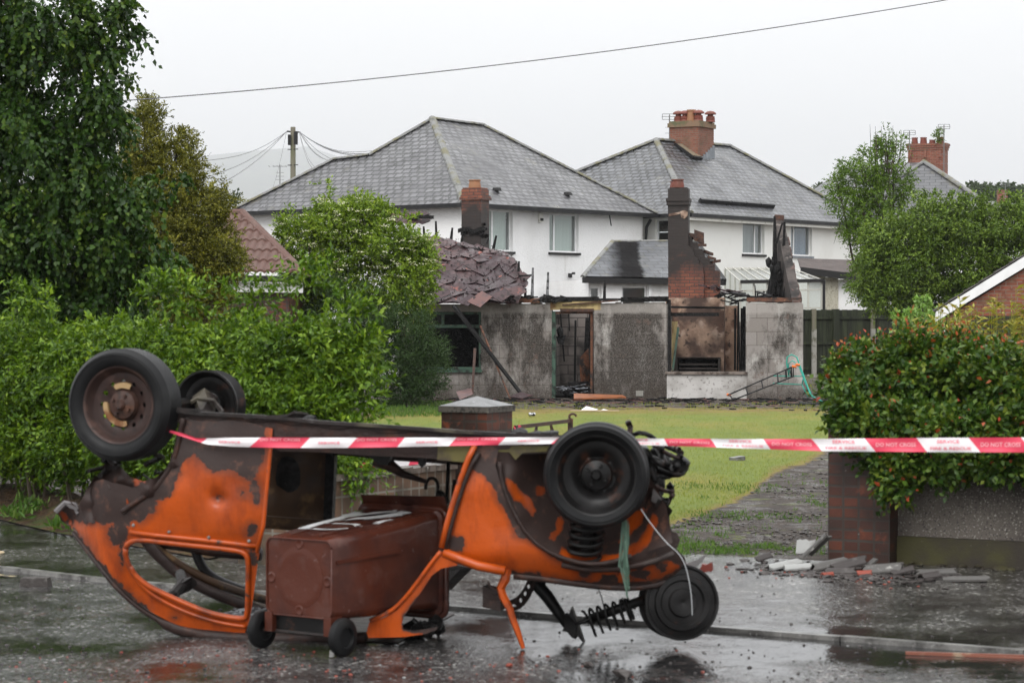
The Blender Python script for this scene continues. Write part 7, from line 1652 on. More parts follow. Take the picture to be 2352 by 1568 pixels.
bead(spl([(1180, 1322), (1260, 1330), (1340, 1342), (1425, 1350), (1490, 1347), (1545, 1332), (1582, 1306)], 1, False), lambda u, v: insF(u, v) + .0, .018, M['rustbody'], 'bonnet_edge')
bead(spl([(1290, 1296), (1345, 1308), (1425, 1306), (1490, 1292), (1545, 1270)], 1, False), lambda u, v: insF(u, v) - .012, .016, M['rustbody'], 'bonnet_crease')
# bonnet, hanging underneath, and the nose panel
m = MB(); BU = spl([(1040, 1296), (1100, 1308), (1230, 1323), (1316, 1337), (1425, 1344), (1490, 1341), (1541, 1327), (1578, 1303)], 1, False)
for j in range(9):
    for (u, v) in BU: p = cp(u, v, insF(u, v) + .01); t = j / 8; q = p + nC * ((1.15 - insF(u, v)) * t); q.z -= .03 * math.sin(math.pi * t); m.v.append(tuple(q))
for j in range(8):
    for i in range(len(BU) - 1): a = j * len(BU) + i; m.f.append((a, a + 1, a + len(BU) + 1, a + len(BU))); m.mi.append(0)
obj('bonnet', m, M['rustbody'], CAR, smooth=True)
NOSE = [([(1488, 1110), (1512, 1130), (1538, 1182), (1540, 1246), (1500, 1256), (1470, 1240), (1480, 1180)], .22), ([(1500, 1120), (1525, 1150), (1545, 1172), (1534, 1190), (1510, 1176), (1496, 1150)], .16), ([(1530, 1190), (1538, 1246), (1560, 1270), (1545, 1268), (1500, 1250), (1506, 1200)], .30)]
for i, (pl, ins) in enumerate(NOSE):
    mb = sheet(pl, [], 10, lambda x, y, d, ins=ins, i=i: cp(x, y, ins + d + .07 * mnoise.noise(Vector((x * .03, y * .03, i * 5.1)))), .012); obj('nose_panel', mb, (M['rustbody'], M['grime'], M['steel'])[i], CAR, smooth=True, autosm=40)
m = MB(); m.tube([cp(1540, 1240, .25), cp(1536, 1250, .6), cp(1520, 1245, 1.15)], .05, 8); obj('nose_crossmember', m, M['rustbody'], CAR)
# coil spring and damper of the near front wheel
def coil(mb, a, b, r, turns, wire, seg=14):
    a = Vector(a); b = Vector(b); d = (b - a).normalized(); x = d.orthogonal().normalized(); y = d.cross(x); pts = []
    for k in range(int(turns * seg) + 1):
        t = k / (turns * seg); th = 2 * math.pi * k / seg; pts.append(a.lerp(b, t) + x * (math.cos(th) * r) + y * (math.sin(th) * r))
    mb.tube(pts, wire, 6)
m = MB(); coil(m, cp(1352, 1190, .07), cp(1340, 1280, .12), .085, 5, .012); obj('coil_spring', m, M['steel'], CAR, smooth=True)
m = MB(); m.tube([cp(1355, 1150, .12), cp(1342, 1275, .16)], .035, 10); obj('damper', m, M['steel'], CAR)
# tangle of front end tubes and arms against the lawn
rd = random.Random(5)
TB = [([(1440, 1000), (1450, 985), (1442, 968), (1446, 976)], .35, .016), ([(1446, 1000), (1475, 992), (1500, 1003), (1512, 1018)], .3, .013), ([(1480, 1040), (1510, 1060), (1545, 1078), (1556, 1070)], .3, .020), ([(1500, 1020), (1530, 1040), (1556, 1052), (1565, 1044), (1562, 1032), (1552, 1028)], .35, .012), ([(1490, 1070), (1520, 1082), (1552, 1092), (1572, 1082), (1578, 1062)], .45, .018), ([(1520, 1030), (1524, 1060), (1540, 1070)], .3, .014), ([(1478, 1030), (1496, 1062), (1500, 1100), (1510, 1120)], .35, .024), ([(1560, 1044), (1572, 1056), (1568, 1078), (1556, 1082)], .4, .013), ([(1495, 1100), (1528, 1096), (1548, 1086)], .5, .016), ([(1505, 1115), (1528, 1128), (1545, 1128)], .3, .012), ([(1533, 1158), (1542, 1140), (1546, 1136)], .3, .012), ([(1490, 1010), (1540, 1028), (1566, 1040)], .9, .015), ([(1500, 1130), (1520, 1148), (1532, 1150)], .2, .018)]
for pts, ins, r_ in TB: m = MB(); m.tube([cp(u, v, ins + rd.uniform(-.08, .08)) for u, v in spl(pts, 1, False)], r_, 8, jit=.1); obj('steering_arm', m, M['steel'] if rd.random() < .6 else M['rustbody'], CAR, smooth=True)
m = MB()
for k in range(16): m.rock(cp(rd.uniform(1485, 1540), rd.uniform(1030, 1125), rd.uniform(.3, .7)), rd.uniform(.02, .05), k, (1, .8, 1))
obj('engine_remains', m, M['steel'], CAR)
m = MB(); m.lathe(cp(1562, 1066, .4), (-nC).normalized(), [(0, .03), (.035, .03), (.045, .01), (.045, -.03), (0, -.03)], 14); obj('ball_joint', m, M['steel'], CAR, smooth=True, autosm=40); m = MB(); m.tube([cp(1500, 1200, .3), cp(1515, 1240, .35)], .08, 10); obj('ball_joint', m, M['steel'], CAR, smooth=True, autosm=40)
# windscreen pillar and roof foot
AP = [(1017, 1262), (1004, 1278), (987, 1304), (965, 1334), (939, 1369), (912, 1400), (883, 1417), (848, 1428), (842, 1452), (846, 1464), (926, 1462), (978, 1455), (1002, 1446), (1006, 1438), (987, 1442), (950, 1448), (928, 1444), (922, 1434), (928, 1415), (944, 1391), (970, 1355), (991, 1322), (1013, 1305), (1052, 1297), (1030, 1276)]
def insA(u, v): return .015 + .02 * smooth01((v - 1265) / 185)
mb = sheet(AP, [], 8, lambda x, y, d: cp(x, y, insA(x, y) + d), .04, paint=poly_paint([ [(1030, 1255), (980, 1290), (880, 1400), (830, 1420), (830, 1475), (930, 1470), (990, 1460), (925, 1446), (925, 1410), (1000, 1320), (1070, 1300)]], [ell(985, 1450, 16, 6)], 10))
obj('windscreen_pillar', mb, M['paint'], CAR, smooth=True, autosm=40)
bead(spl([(1012, 1266), (985, 1300), (962, 1332), (936, 1366), (908, 1396), (880, 1412), (850, 1424)], 1, False), lambda u, v: insA(u, v) - .006, .012, ORG_M, 'pillar_edge')
m = MB()
for k in range(40): u = rd.uniform(880, 1012); m.rock(cp(u, rd.uniform(1436, 1456) if u < 1000 else rd.uniform(1400, 1450), rd.uniform(.3, .8)), rd.uniform(.02, .05), k)
obj('burnt_trim', m, M['char'], CAR)
m = MB(); m.bar(cp(1075, 1290, .9), cp(1022, 1345, 1.2), .07, .05); m.bar(cp(1070, 1290, .5), cp(1030, 1300, .9), .06, .05); obj('windscreen_pillar', m, M['rustbody'], CAR)
# things hanging below the scuttle
m = MB(); pts = [(1166, 1306), (1160, 1330), (1150, 1350), (1156, 1370), (1172, 1400), (1176, 1416), (1190, 1452), (1202, 1488)]
P3 = [cp(u, v, .10) for u, v in pts]; m.tube(P3, [.022, .026, .022, .022, .020, .018, .016, .010], 6); obj('hanging_strut', m, ORG_M, CAR)
m = MB(); m.tube([cp(u, v, .125) for u, v in pts[3:]], [.016, .02, .020, .018, .012], 6); m.tube([cp(1120, 1336, .1), cp(1126, 1346, .1), cp(1140, 1354, .1)], .006, 5); obj('hanging_strut', m, M['rustbody'], CAR)
m = MB(); m.box(cp(1134, 1372, .25), (.10, .10, .11), ax=dC + Vector((0, 0, -.2))); obj('bracket_box', m, M['rustbody'], CAR)
pl = spl([(1160, 1380), (1182, 1374), (1200, 1356), (1214, 1326), (1232, 1322), (1228, 1350), (1212, 1382), (1190, 1402), (1166, 1402)], 1)
mb = sheet(pl, [ell(1180, 1390, 5, 3), ell(1196, 1378, 3, 5), ell(1206, 1362, 3, 5), ell(1214, 1346, 3, 5)], 6, lambda x, y, d: cp(x, y, .55 + d + (1232 - x) * .002), .03); obj('perforated_bracket', mb, M['rustbody'], CAR, smooth=True, autosm=40)
m = MB(); m.tube([cp(u, v, .6) for u, v in ((1222, 1320), (1236, 1345), (1258, 1370), (1284, 1408), (1308, 1444))], [.035, .036, .035, .030, .022], 8); m.tube([cp(1246, 1320, .6), cp(1240, 1348, .6)], .03, 7); obj('pedal_arm', m, M['steel'], CAR, smooth=True)
# torn loose strut and wheel lying in front
m = MB(); a_ = cp(1312, 1436, .45); b_ = cp(1480, 1376, .35); m.tube([a_, a_.lerp(b_, .3)], .012, 8); m.tube([a_.lerp(b_, .28), b_], .026, 12); st_ = obj('damper', m, M['steel'], CAR, smooth=True)
m = MB(); ax_ = (b_ - a_).normalized(); m.lathe(a_, ax_, [(0, -.01), (.03, -.012), (.075, .0), (.03, .02), (.012, .03)], 12); m.prism([a_ + Vector((.0, 0, .10)), a_ + Vector((.03, 0, .02)), a_ + Vector((.07, 0, -.10)), a_ + Vector((.02, 0, -.04)), a_ + Vector((-.05, 0, -.03)), a_ + Vector((-.02, 0, .03))], nC * .05); obj('strut_mount', m, M['steel'], CAR)
m = MB(); x_ = nC; y_ = ax_.cross(x_).normalized(); pts = []
sp_t = lambda t: (0.22 + .72 * t) if t < .75 else (.22 + .54 + .22 * (t - .75) * 1.2)
for k in range(int(7 * 14) + 1): t = k / 98; th = 2 * math.pi * k / 14; r_ = .075 - .02 * t; pts.append(a_.lerp(b_, sp_t(t)) + y_ * (math.cos(th) * r_) + x_ * (math.sin(th) * r_ * .5) - Vector((0, 0, .022)))
m.tube(pts, .0075, 6); obj('coil_spring', m, M['steel'], CAR, smooth=True)
cD = cp(1566, 1383, .30); sD_ = F_PX / cD.y; axD = (-nC + dC * .42 + Vector((0, 0, .06))).normalized()
m = MB(); Rw = 87 / sD_; m.lathe(cD, axD, [(0, .02), (.02, .03), (.07, .028), (.078, .015), (.11, .012), (.12, .024), (.145, .022), (.15, .004), (Rw * .90, -.002), (Rw * .94, .012), (Rw, .012), (Rw, -.004), (Rw * .92, -.02), (Rw * .86, -.12), (Rw * .97, -.15), (Rw, -.155), (Rw * .97, -.162), (Rw * .83, -.13), (Rw * .83, -.03), (0, -.03)], 48); obj('rim', m, M['steel'], CAR, smooth=True, autosm=45)
m = MB(); m.lathe(cD - axD * .13, axD, [(0, 0), (.12, 0), (.13, -.04), (.05, -.08), (0, -.08)], 24); m.rock(cD - axD * .2 + Vector((-.05, 0, 0)), .06, 2, (1, 1, 1.4)); obj('brake_drum', m, M['steel'], CAR, smooth=True, autosm=40)
m = MB(); m.bar(cp(1612, 1300, .5), cp(1636, 1306, .5), .05, .03); m.prism([cp(1606, 1304, .45), cp(1634, 1291, .45), cp(1636, 1310, .45), cp(1618, 1314, .45)], nC * .04); obj('red_scrap', m, pm('red_brown_scrap', (.16, .03, .02), .5), CAR)
# cables and rag
def wire(pts, r, mat, name, ins): m = MB(); m.tube([cp(u, v, ins) for u, v in spl(pts, 2, False)], r, 5); return obj(name, m, mat, CAR)
PW = pm('pale_wire', (.42, .43, .44), .4)
wire([(1472, 1168), (1490, 1196), (1530, 1246), (1560, 1270), (1576, 1300), (1588, 1360), (1590, 1412)], .0022, PW, 'hanging_wire', -.02)
wire([(1366, 1342), (1380, 1362), (1388, 1400)], .003, M['steel'], 'hanging_wire', .1)
mt = leafmat('green_netting', [(.07, .13, .09), (.14, .22, .17), (.22, .33, .27)], .6, .3)
m = MB(); mn = []
for k in range(26):
    u = 1437 + rd.gauss(0, 5); m.tube([cp(u, 1200 + rd.uniform(-8, 8), .0), cp(u + rd.uniform(-5, 5), 1250, -.01), cp(u + rd.uniform(-9, 9), 1300, -.01), cp(1440 + rd.uniform(-5, 7), rd.uniform(1310, 1372), .0)], rd.uniform(.002, .005), 4)
obj('green_net_strands', m, mt, CAR)
# bits visible through the door opening: dashboard stalk, steering remains
m = MB(); m.tube([cp(865, 1052, .7), cp(895, 1068, .7), cp(925, 1088, .75), cp(980, 1106, .8)], [.05, .035, .022, .012], 8); obj('handbrake_lever', m, M['rustbody'], CAR, smooth=True)
m = MB(); m.prism([cp(840, 1040, .6), cp(900, 1040, .6), cp(890, 1068, .6), cp(868, 1066, .6)], nC * .05); obj('floor_bracket', m, M['steel'], CAR); m = MB(); m.prism([cp(958, 1040, .3), cp(976, 1040, .3), cp(976, 1066, .3), cp(968, 1074, .3), cp(960, 1064, .3)], nC * .03); obj('floor_bracket', m, M['steel'], CAR)
m = MB(); c_ = cp(992, 1118, .9); m.tube([c_ + Vector((.035 * math.cos(t), 0, .05 * math.sin(t))) for t in np.linspace(-.5, 3.4, 12)], .010, 7); obj('column_bracket', m, M['grime'], CAR, smooth=True)
m = MB()
for k in range(18): m.rock(cp(rd.uniform(1005, 1030), rd.uniform(1130, 1195), rd.uniform(.8, 1.2)), rd.uniform(.015, .035), k)
m.tube([cp(1030, 1060, 1.2), cp(1026, 1150, 1.2), cp(1018, 1190, 1.1)], .012, 6); m.prism([cp(1040, 1100, 1.3), cp(1060, 1104, 1.3), cp(1050, 1150, 1.3), cp(1036, 1140, 1.3)], nC * .02); obj('burnt_wiring', m, M['char'], CAR)
# ------------------------------------------------------------------ brown wheelie bin on its back
BA = Vector((.58, .815, .0)).normalized(); BX_ = Vector((BA.y, -BA.x, 0)); BZ = Vector((0, 0, 1))
BC = Vector(((687 - 1176) / 5500 * 12.42, 12.42, 0)); BC.z = P(687, 1326, 12.42).z
BIN = thing('wheelie_bin', (BC.x, BC.y, RZ), 'brown wheelie bin lying on its back inside the overturned car', 'bin')
M['bin'] = pm('brown_bin_plastic', (.075, .020, .011), .22, [(2.4, (.030, .011, .009), .46, .64), (7, (.085, .035, .026), .55, .70, 7), (18, (.13, .08, .07), .66, .74)], [(5, .22, .03), (60, .2, .002)])
def brect(t, w_, h_, cz, r=.05, n=5):   # rounded rectangle ring at distance t along the bin
    o_ = []
    for cx, cy, a0 in ((1, 1, 0), (-1, 1, 90), (-1, -1, 180), (1, -1, 270)):
        for k in range(n + 1):
            a = R(a0 + 90 * k / n); o_.append(BC + BA * t + BX_ * (cx * (w_ / 2 - r) + r * math.cos(a)) + BZ * (cz + cy * (h_ / 2 - r) + r * math.sin(a)))
    return o_
secs = [(0, .44, .40, 0), (.02, .46, .42, 0), (.3, .49, .46, .01), (.6, .51, .49, .022), (.80, .53, .53, .03), (.84, .54, .54, .025), (.845, .585, .57, .02), (.90, .585, .57, .02), (.902, .52, .52, .02), (.80, .505, .505, .03), (.3, .47, .44, .01), (.05, .44, .40, 0)]
m = MB(); n_ = 24
for s_ in secs: m.v += [tuple(p) for p in brect(*s_)]
for i in range(len(secs) - 1):
    for k in range(n_): k2 = (k + 1) % n_; m.f.append((i * n_ + k, i * n_ + k2, (i + 1) * n_ + k2, (i + 1) * n_ + k)); m.mi.append(0)
m.f.append(tuple(range(n_))[::-1]); m.f.append(tuple((len(secs) - 1) * n_ + k for k in range(n_))); m.mi += [0, 0]
obj('body', m, M['bin'], BIN, smooth=True, autosm=35)
m = MB()   # moulded base: shallow rings and pads
c = BC - BA * .001; m.lathe(c, -BA, [(.0, -.0), (.09, .001), (.125, .0035), (.135, .0035), (.16, .001)], 36)
for dx, dz in ((0, .175), (0, -.17), (.19, -.01), (-.19, -.01)):
    cc = c + BX_ * dx + BZ * dz; m.lathe(cc, -BA, [(.0, .002), (.014, .002), (.020, .005), (.025, .005), (.029, .001)], 16)
bb = brect(-.004, .44, .40, 0, .04); m.tube(bb + [bb[0]], .006, 5)
obj('base_moulding', m, M['bin'], BIN, smooth=True)
m = MB()
for x in (-.10, .10): m.bar(BC + BA * .05 + BX_ * x + BZ * .214, BC + BA * .80 + BX_ * x * 1.12 + BZ * .290, .022, .010)
for sgn in (1,): m.bar(BC + BA * .02 + BX_ * (.232) + BZ * .09, BC + BA * .5 + BX_ * (.264) + BZ * .115, .012, .02)
obj('moulded_rib', m, M['bin'], BIN)
m = MB(); rr = [brect(.968, .66, .67, .045, .06)]; lid = []
for k in range(7): t = k / 6; lid.append((BC + BA * (.99 + .07 * math.sin(t * 3.14)) + BX_ * -.34 + BZ * (.38 - .62 * t), BC + BA * (.99 + .07 * math.sin(t * 3.14)) + BX_ * .34 + BZ * (.38 - .62 * t)))
rim_ = brect(.87, .60, .585, .02, .05); m.tube(rim_ + [rim_[0]], .016, 7); obj('rim_band', m, M['bin'], BIN, smooth=True)
m = MB(); dn = Vector((0, 0, 1)); L0 = BC + BA * .89 - BX_ * .29 + BZ * .306; L1 = BC + BA * .89 + BX_ * .29 + BZ * .306
m.prism([L0, L1, L1 + BZ * .075 - BA * .03, L0 + BZ * .06 - BA * .03], BA * .012); obj('front_lip', m, M['bin'], BIN)
for i, sx_ in enumerate((-1, 1)):
    c = BC + BX_ * (sx_ * .275) - BZ * .285 + BA * .02; c.z = RZ + .098
    c = c - BX_ * (sx_ * .0); m = MB(); m.lathe(c, BX_, [(.055, -.028), (.085, -.026), (.098, -.016), (.1, 0), (.098, .016), (.085, .026), (.055, .028), (.05, .012), (0, .012), (0, -.012), (.05, -.012)], 32, close=True); w_ = obj('wheel', m, M['rubber'], BIN, smooth=True, autosm=40)
m = MB(); m.tube([BC + BX_ * -.27 + BA * .02 + Vector((0, 0, RZ + .098 - BC.z)), BC + BX_ * .27 + BA * .02 + Vector((0, 0, RZ + .098 - BC.z))], .010, 8); obj('axle', m, M['grime'], BIN)
for sx_ in (-.2, .2): m = MB(); m.box(BC + BX_ * sx_ + BA * .03 - BZ * .24, (.05, .09, .10), ax=BX_); obj('axle_bracket', m, M['bin'], BIN)
m = MB(); m.box(BC + BA * .10 - BZ * .245, (.38, .16, .09), ax=BX_); obj('underside_shade_box', m, M['steel'], BIN)  # added dark box, stands in for the shade under the bin
m = MB(); p = BC + BX_ * .25 + BA * -.04; m.prism([Vector((p.x, p.y, RZ + .09)), Vector((p.x + .02, p.y, RZ + .10)), Vector((p.x + .01, p.y - .02, RZ + .005)), Vector((p.x - .012, p.y - .02, RZ + .003))], BA * .006); obj('split_scrap', m, M['kerb'], BIN)
# number daubed in white paint on the upper side, plus painted sky reflection
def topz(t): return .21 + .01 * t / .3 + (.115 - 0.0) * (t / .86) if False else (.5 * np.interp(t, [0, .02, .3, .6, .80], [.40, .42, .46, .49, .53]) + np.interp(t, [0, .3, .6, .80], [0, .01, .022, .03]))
def white_stroke(pts, w_, mb):
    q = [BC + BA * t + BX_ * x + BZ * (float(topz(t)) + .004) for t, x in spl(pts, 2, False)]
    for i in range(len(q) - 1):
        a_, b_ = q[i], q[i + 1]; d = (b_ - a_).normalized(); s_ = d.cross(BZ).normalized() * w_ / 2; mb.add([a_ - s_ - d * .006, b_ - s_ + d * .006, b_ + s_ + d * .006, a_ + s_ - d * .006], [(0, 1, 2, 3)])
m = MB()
white_stroke([(.22, -.15), (.21, -.04), (.23, .04), (.28, .09)], .042, m); white_stroke([(.20, -.15), (.36, -.165), (.50, -.165), (.70, -.18)], .055, m); white_stroke([(.38, -.14), (.39, -.02), (.40, .06), (.35, .11)], .042, m)
white_stroke([(.48, -.16), (.58, -.04), (.68, .06), (.77, .10)], .12, m); white_stroke([(.60, -.19), (.70, -.10), (.78, .02)], .17, m); white_stroke([(.45, .15), (.52, .13), (.58, .15)], .04, m); white_stroke([(.56, -.02), (.70, .12)], .10, m)
obj('white_daub_and_sky_sheen', m, pm('daub_and_sky_sheen_white', (.80, .80, .80), .25, [(16, (.5, .48, .46), .62, .72)]), BIN, fixn=False)
# ------------------------------------------------------------------ cordon tape
TR = pm('tape_red', (.70, .06, .11), .38); TW = pm('tape_white', (.80, .76, .77), .35); TP = pm('tape_pink_print', (.80, .20, .25), .4); TWP = pm('tape_white_print', (.84, .40, .44), .4)
PATH = [(385, 986.5, 992, .02), (420, 994.5, 1002.5, .00), (452, 1006, 1013, -.01), (475, 1006, 1020, -.012), (530, 1004.8, 1025, -.012), (620, 1004.3, 1027.5, -.012), (735, 1004.8, 1028.5, -.012), (900, 1004.6, 1026.5, -.012), (1100, 1004.2, 1022, .0), (1180, 1004, 1020.5, .005), (1269, 1003.5, 1018.5, .02), (1330, 1004, 1018, .02), (1400, 1005, 1019, .03), (1465, 1006.5, 1021, .02), (1590, 1007.2, 1025, -.02), (1715, 1007.8, 1029.5, -.05), (1893, 1007.3, 1035.5, -.06), (2100, 1005.5, 1037.5, -.03), (2352, 1004, 1038.5, .02), (2620, 1002, 1040, .08), (3800, 994, 1044, .3)]
PA = np.array(PATH)
def tp(u, h, off=0.0):   # h 0 at the bottom edge, 1 at the top
    vt = float(np.interp(u, PA[:, 0], PA[:, 1])); vb = float(np.interp(u, PA[:, 0], PA[:, 2])); ins = float(np.interp(u, PA[:, 0], PA[:, 3]))
    return cp(u, lerp(vb, vt, h), ins - off + .008 * math.sin(u * .031) * math.sin(h * 3))
BO = [(385, 385, 1), (475, 462, 0), (598, 573, 1), (712, 690, 0), (821, 799, 1), (930, 912, 0), (1049, 1031, 1), (1162, 1144, 0), (1285, 1265, 1), (1400, 1390, 0), (1525, 1534, 1), (1632, 1646, 0), (1753, 1770, 1), (1864, 1888, 0), (1986, 2011, 1), (2105, 2129, 0), (2225, 2252, 1), (2345, 2372, 0), (2465, 2490, 1), (2585, 2610, 0), (2705, 2730, 1), (2825, 2850, 0), (2945, 2970, 1), (3065, 3090, 0), (3185, 3210, 1), (3305, 3330, 0), (3425, 3450, 1), (3545, 3570, 0)]
def tape_mesh(BO, tp, N=14):
    m = MB()
    for i in range(len(BO) - 1):
        t0_, b0_, c_ = BO[i]; t1_, b1_, _ = BO[i + 1]; H = 4
        g = [[tp(lerp(lerp(b0_, t0_, h / H), lerp(b1_, t1_, h / H), k / N), h / H) for k in range(N + 1)] for h in range(H + 1)]
        for h in range(H):
            for k in range(N): m.quad(g[h][k], g[h][k + 1], g[h + 1][k + 1], g[h + 1][k], 0 if c_ == 0 else 1)
    return m
TAPE = obj('cordon_tape', tape_mesh(BO, tp), [TW, TR], fixn=False); tag(TAPE, 'red and white cordon tape stretched from the car across the whole right side', 'tape', 'cordon tape strung along the pavement')
def letter(txt, size, flat):
    cu = bpy.data.curves.new('t', 'FONT'); cu.body = txt; cu.size = 1; cu.align_x = 'CENTER'; cu.align_y = 'CENTER'; cu.resolution_u = 2; cu.offset = .02
    o = bpy.data.objects.new('t', cu); COL.objects.link(o); dg_ = bpy.context.evaluated_depsgraph_get(); me = o.evaluated_get(dg_).to_mesh()
    vs = [tuple(v.co) for v in me.vertices]; fs = [tuple(p.vertices) for p in me.polygons]; o.evaluated_get(dg_).to_mesh_clear(); bpy.data.objects.remove(o); bpy.data.curves.remove(cu); return vs, fs
LW = {}
def put(mb, txt, uc, hc, wpx, hh, tpf, off=.004, flip=False):
    if txt not in LW: LW[txt] = letter(txt, 1, 0)
    vs, fs = LW[txt]; xs_ = [v[0] for v in vs]; x0, x1 = min(xs_), max(xs_); ys_ = [v[1] for v in vs]; y0, y1 = min(ys_), max(ys_)
    sx_ = wpx / (x1 - x0); sy_ = hh / (y1 - y0); k = -1 if flip else 1
    mb.add([tpf(uc + (v[0] - (x0 + x1) / 2) * sx_, hc + k * (v[1] - (y0 + y1) / 2) * sy_, off) for v in vs], fs)
mw, mr_ = MB(), MB()
for i in range(len(BO) - 1):
    t0_, b0_, c_ = BO[i]; t1_, b1_, _ = BO[i + 1]; uc = (t0_ + b0_ + t1_ + b1_) / 4
    if uc < 500: continue
    if c_: put(mw, 'DO NOT CROSS', uc, .52 if uc > 1300 else .80, 92, .30, tp)
    else:
        put(mr_, 'SERVICE', uc, .76 if uc > 1300 else .5, 52 if uc > 1300 else 50, .27, tp)
        if uc > 1300: put(mr_, 'FIRE & RESCUE', uc + 6, .26, 94, .20, tp)
obj('lettering', mw, TWP, TAPE, fixn=False); obj('lettering', mr_, TP, TAPE, fixn=False)
# the second length, behind the car, tied round the pillar
PB = np.array([(700, 1072, 1090, 17.2), (768, 1068, 1080, 17.2), (840, 1062, 1072, 17.2), (905, 1054, 1072, 17.3), (960, 1050, 1066, 17.5), (1005, 1050, 1062, 17.8), (1060, 1048, 1058, 18.0)])
def tp2(u, h, off=0.0): f_ = lambda k: float(np.interp(u, PB[:, 0], PB[:, k])); return P(u, lerp(f_(2), f_(1), h), f_(3) - off)
B2 = [(690, 684, 1), (760, 754, 0), (800, 792, 1), (842, 834, 0), (860, 852, 1), (905, 898, 0), (945, 938, 1), (985, 978, 0), (1062, 1056, 1)]
T2_ = obj('cordon_tape', tape_mesh(B2[:-1] + [(1062, 1060, 0)], tp2, 6), [TW, TR], fixn=False); tag(T2_, 'shorter slack length of cordon tape over the low brick wall behind the car', 'tape', 'cordon tape strung along the pavement')
m = MB(); kn = P(1190, 990, 17.9)
for k in range(7): d = Vector((random.gauss(0, 1), random.gauss(0, .5), random.gauss(0, 1))).normalized() * .05; m.prism([kn, kn + d, kn + d + Vector((random.uniform(-.04, .04), .02, random.uniform(-.03, .03)))], (0, .006, 0))
kt = obj('tape_knot', m, TR); tag(kt, 'crumpled red knot of cordon tape on the left gate pillar', 'tape')
# ------------------------------------------------------------------ broken guttering and tiles at the foot of the right pillar
sh = [pm('grey_shard', (.085, .08, .075), .45, [(8, (.07, .065, .06), .5, .65), (20, (.3, .29, .27), .6, .7)]), pm('dark_shard', (.045, .038, .036), .45, [(9, (.10, .09, .085), .52, .66)]), pm('red_shard', (.22, .04, .022), .5, [(9, (.10, .03, .02), .5, .65)]), pm('pale_shard', (.27, .27, .26), .4, [(9, (.2, .19, .18), .5, .65)])]
def shard(u, v, L_, W_, ang_, tilt, kind, curve=.3, lab=''):
    L_ *= .86; p = gp(u, v); m = MB(); d = Vector((math.cos(ang_), math.sin(ang_), tilt)).normalized(); s_ = Vector((-d.y, d.x, 0)).normalized(); n2 = d.cross(s_); n2 = n2 if n2.z > 0 else -n2
    rw = 6; base = p + Vector((0, 0, .015 + abs(tilt) * L_ / 2)); rd_ = random.Random(int(u * 7 + v)); V_ = []
    for j in range(rw + 1):
        y = (j / rw - .5) * W_; z_ = curve * W_ * (1 - (2 * j / rw - 1) ** 2); e0 = -L_ / 2 * rd_.uniform(.75, 1); e1 = L_ / 2 * rd_.uniform(.7, 1)
        V_ += [base + d * e0 + s_ * y + n2 * z_, base + d * e1 + s_ * y + n2 * z_]
    n_v = len(V_); V_ += [q - n2 * .012 for q in V_]
    F_ = []
    for j in range(rw): a = 2 * j; F_ += [(a, a + 1, a + 3, a + 2), (n_v + a + 2, n_v + a + 3, n_v + a + 1, n_v + a), (a, a + 2, n_v + a + 2, n_v + a), (a + 3, a + 1, n_v + a + 1, n_v + a + 3)]
    F_ += [(1, 0, n_v, n_v + 1), (2 * rw, 2 * rw + 1, n_v + 2 * rw + 1, n_v + 2 * rw)]; m.add(V_, F_); return obj('broken_tile', m, sh[kind])
SH = [(1755, 1292, .16, .06, .2, .3, 1, .5, 'small dark curved tile piece, leftmost of the rubble by the right pillar'),
      (1800, 1308, .30, .10, .35, .15, 3, .25, 'pale grey curved shard at the left end of the rubble heap'),
      (1835, 1311, .24, .10, -.15, .10, 3, .25, 'pale grey shard overlapping the left end of the rubble heap'),
      (1850, 1292, .14, .13, 1.3, 1.6, 3, .05, 'upright pale tile with rounded top left of the brick pillar'),
      (1876, 1298, .30, .10, -.6, .9, 0, .3, 'long grey gutter shard leaning against the brick pillar'),
      (1905, 1312, .32, .12, .1, .2, 0, .3, 'broad grey shard lying in front of the brick pillar'),
      (1950, 1313, .34, .12, .15, .22, 1, .35, 'dark ridge-shaped shard in the middle of the rubble heap'),
      (1932, 1320, .26, .10, -.2, .05, 1, .3, 'flat dark shard at the front of the rubble heap'),
      (1996, 1313, .16, .05, .6, .6, 0, .1, 'narrow grey shard tilted up in the rubble heap'),
      (1985, 1322, .12, .07, -.1, .05, 2, .3, 'bright orange-red tile shard in the middle of the rubble'),
      (2030, 1320, .34, .12, -.25, .1, 0, .4, 'large curved grey shard at the right end of the rubble heap'),
      (1900, 1323, .10, .06, .3, .05, 2, .2, 'small red shard at the front left of the rubble'),
      (2150, 1322, .34, .09, -.1, .05, 0, .3, 'grey gutter piece lying apart under the rough wall'),
      (2135, 1330, .18, .09, .4, .1, 1, .3, 'brown shard just in front of the separate gutter piece'),
      (2220, 1336, .36, .07, -.2, .03, 0, .3, 'rightmost long grey shard below the rough wall'),
      (2072, 1322, .2, .08, .2, .2, 1, .3, 'dark shard between the two rubble groups')]
for a in SH: tag(shard(*a[:8]), a[8], 'tile shard', 'broken tiles at the foot of the right wall')
m = MB()
for k in range(420):
    u = random.gauss(1960, 120); v = 1315 + random.gauss(0, 9) + (u - 1940) * .05; p = gp(u, v); m.rock(p + Vector((0, 0, .006)), random.uniform(.006, .034), k, (1.5, 1, .4))
tag(obj('tile_crumbs', m, sh[1]), kind='stuff')
m = MB()
for k in range(70):
    u = random.gauss(1930, 110); v = 1322 + random.gauss(0, 10) + (u - 1940) * .05; p = gp(u, v); m.rock(p + Vector((0, 0, .005)), random.uniform(.005, .014), k, (1.3, 1, .5))
tag(obj('red_crumbs', m, sh[2]), kind='stuff')
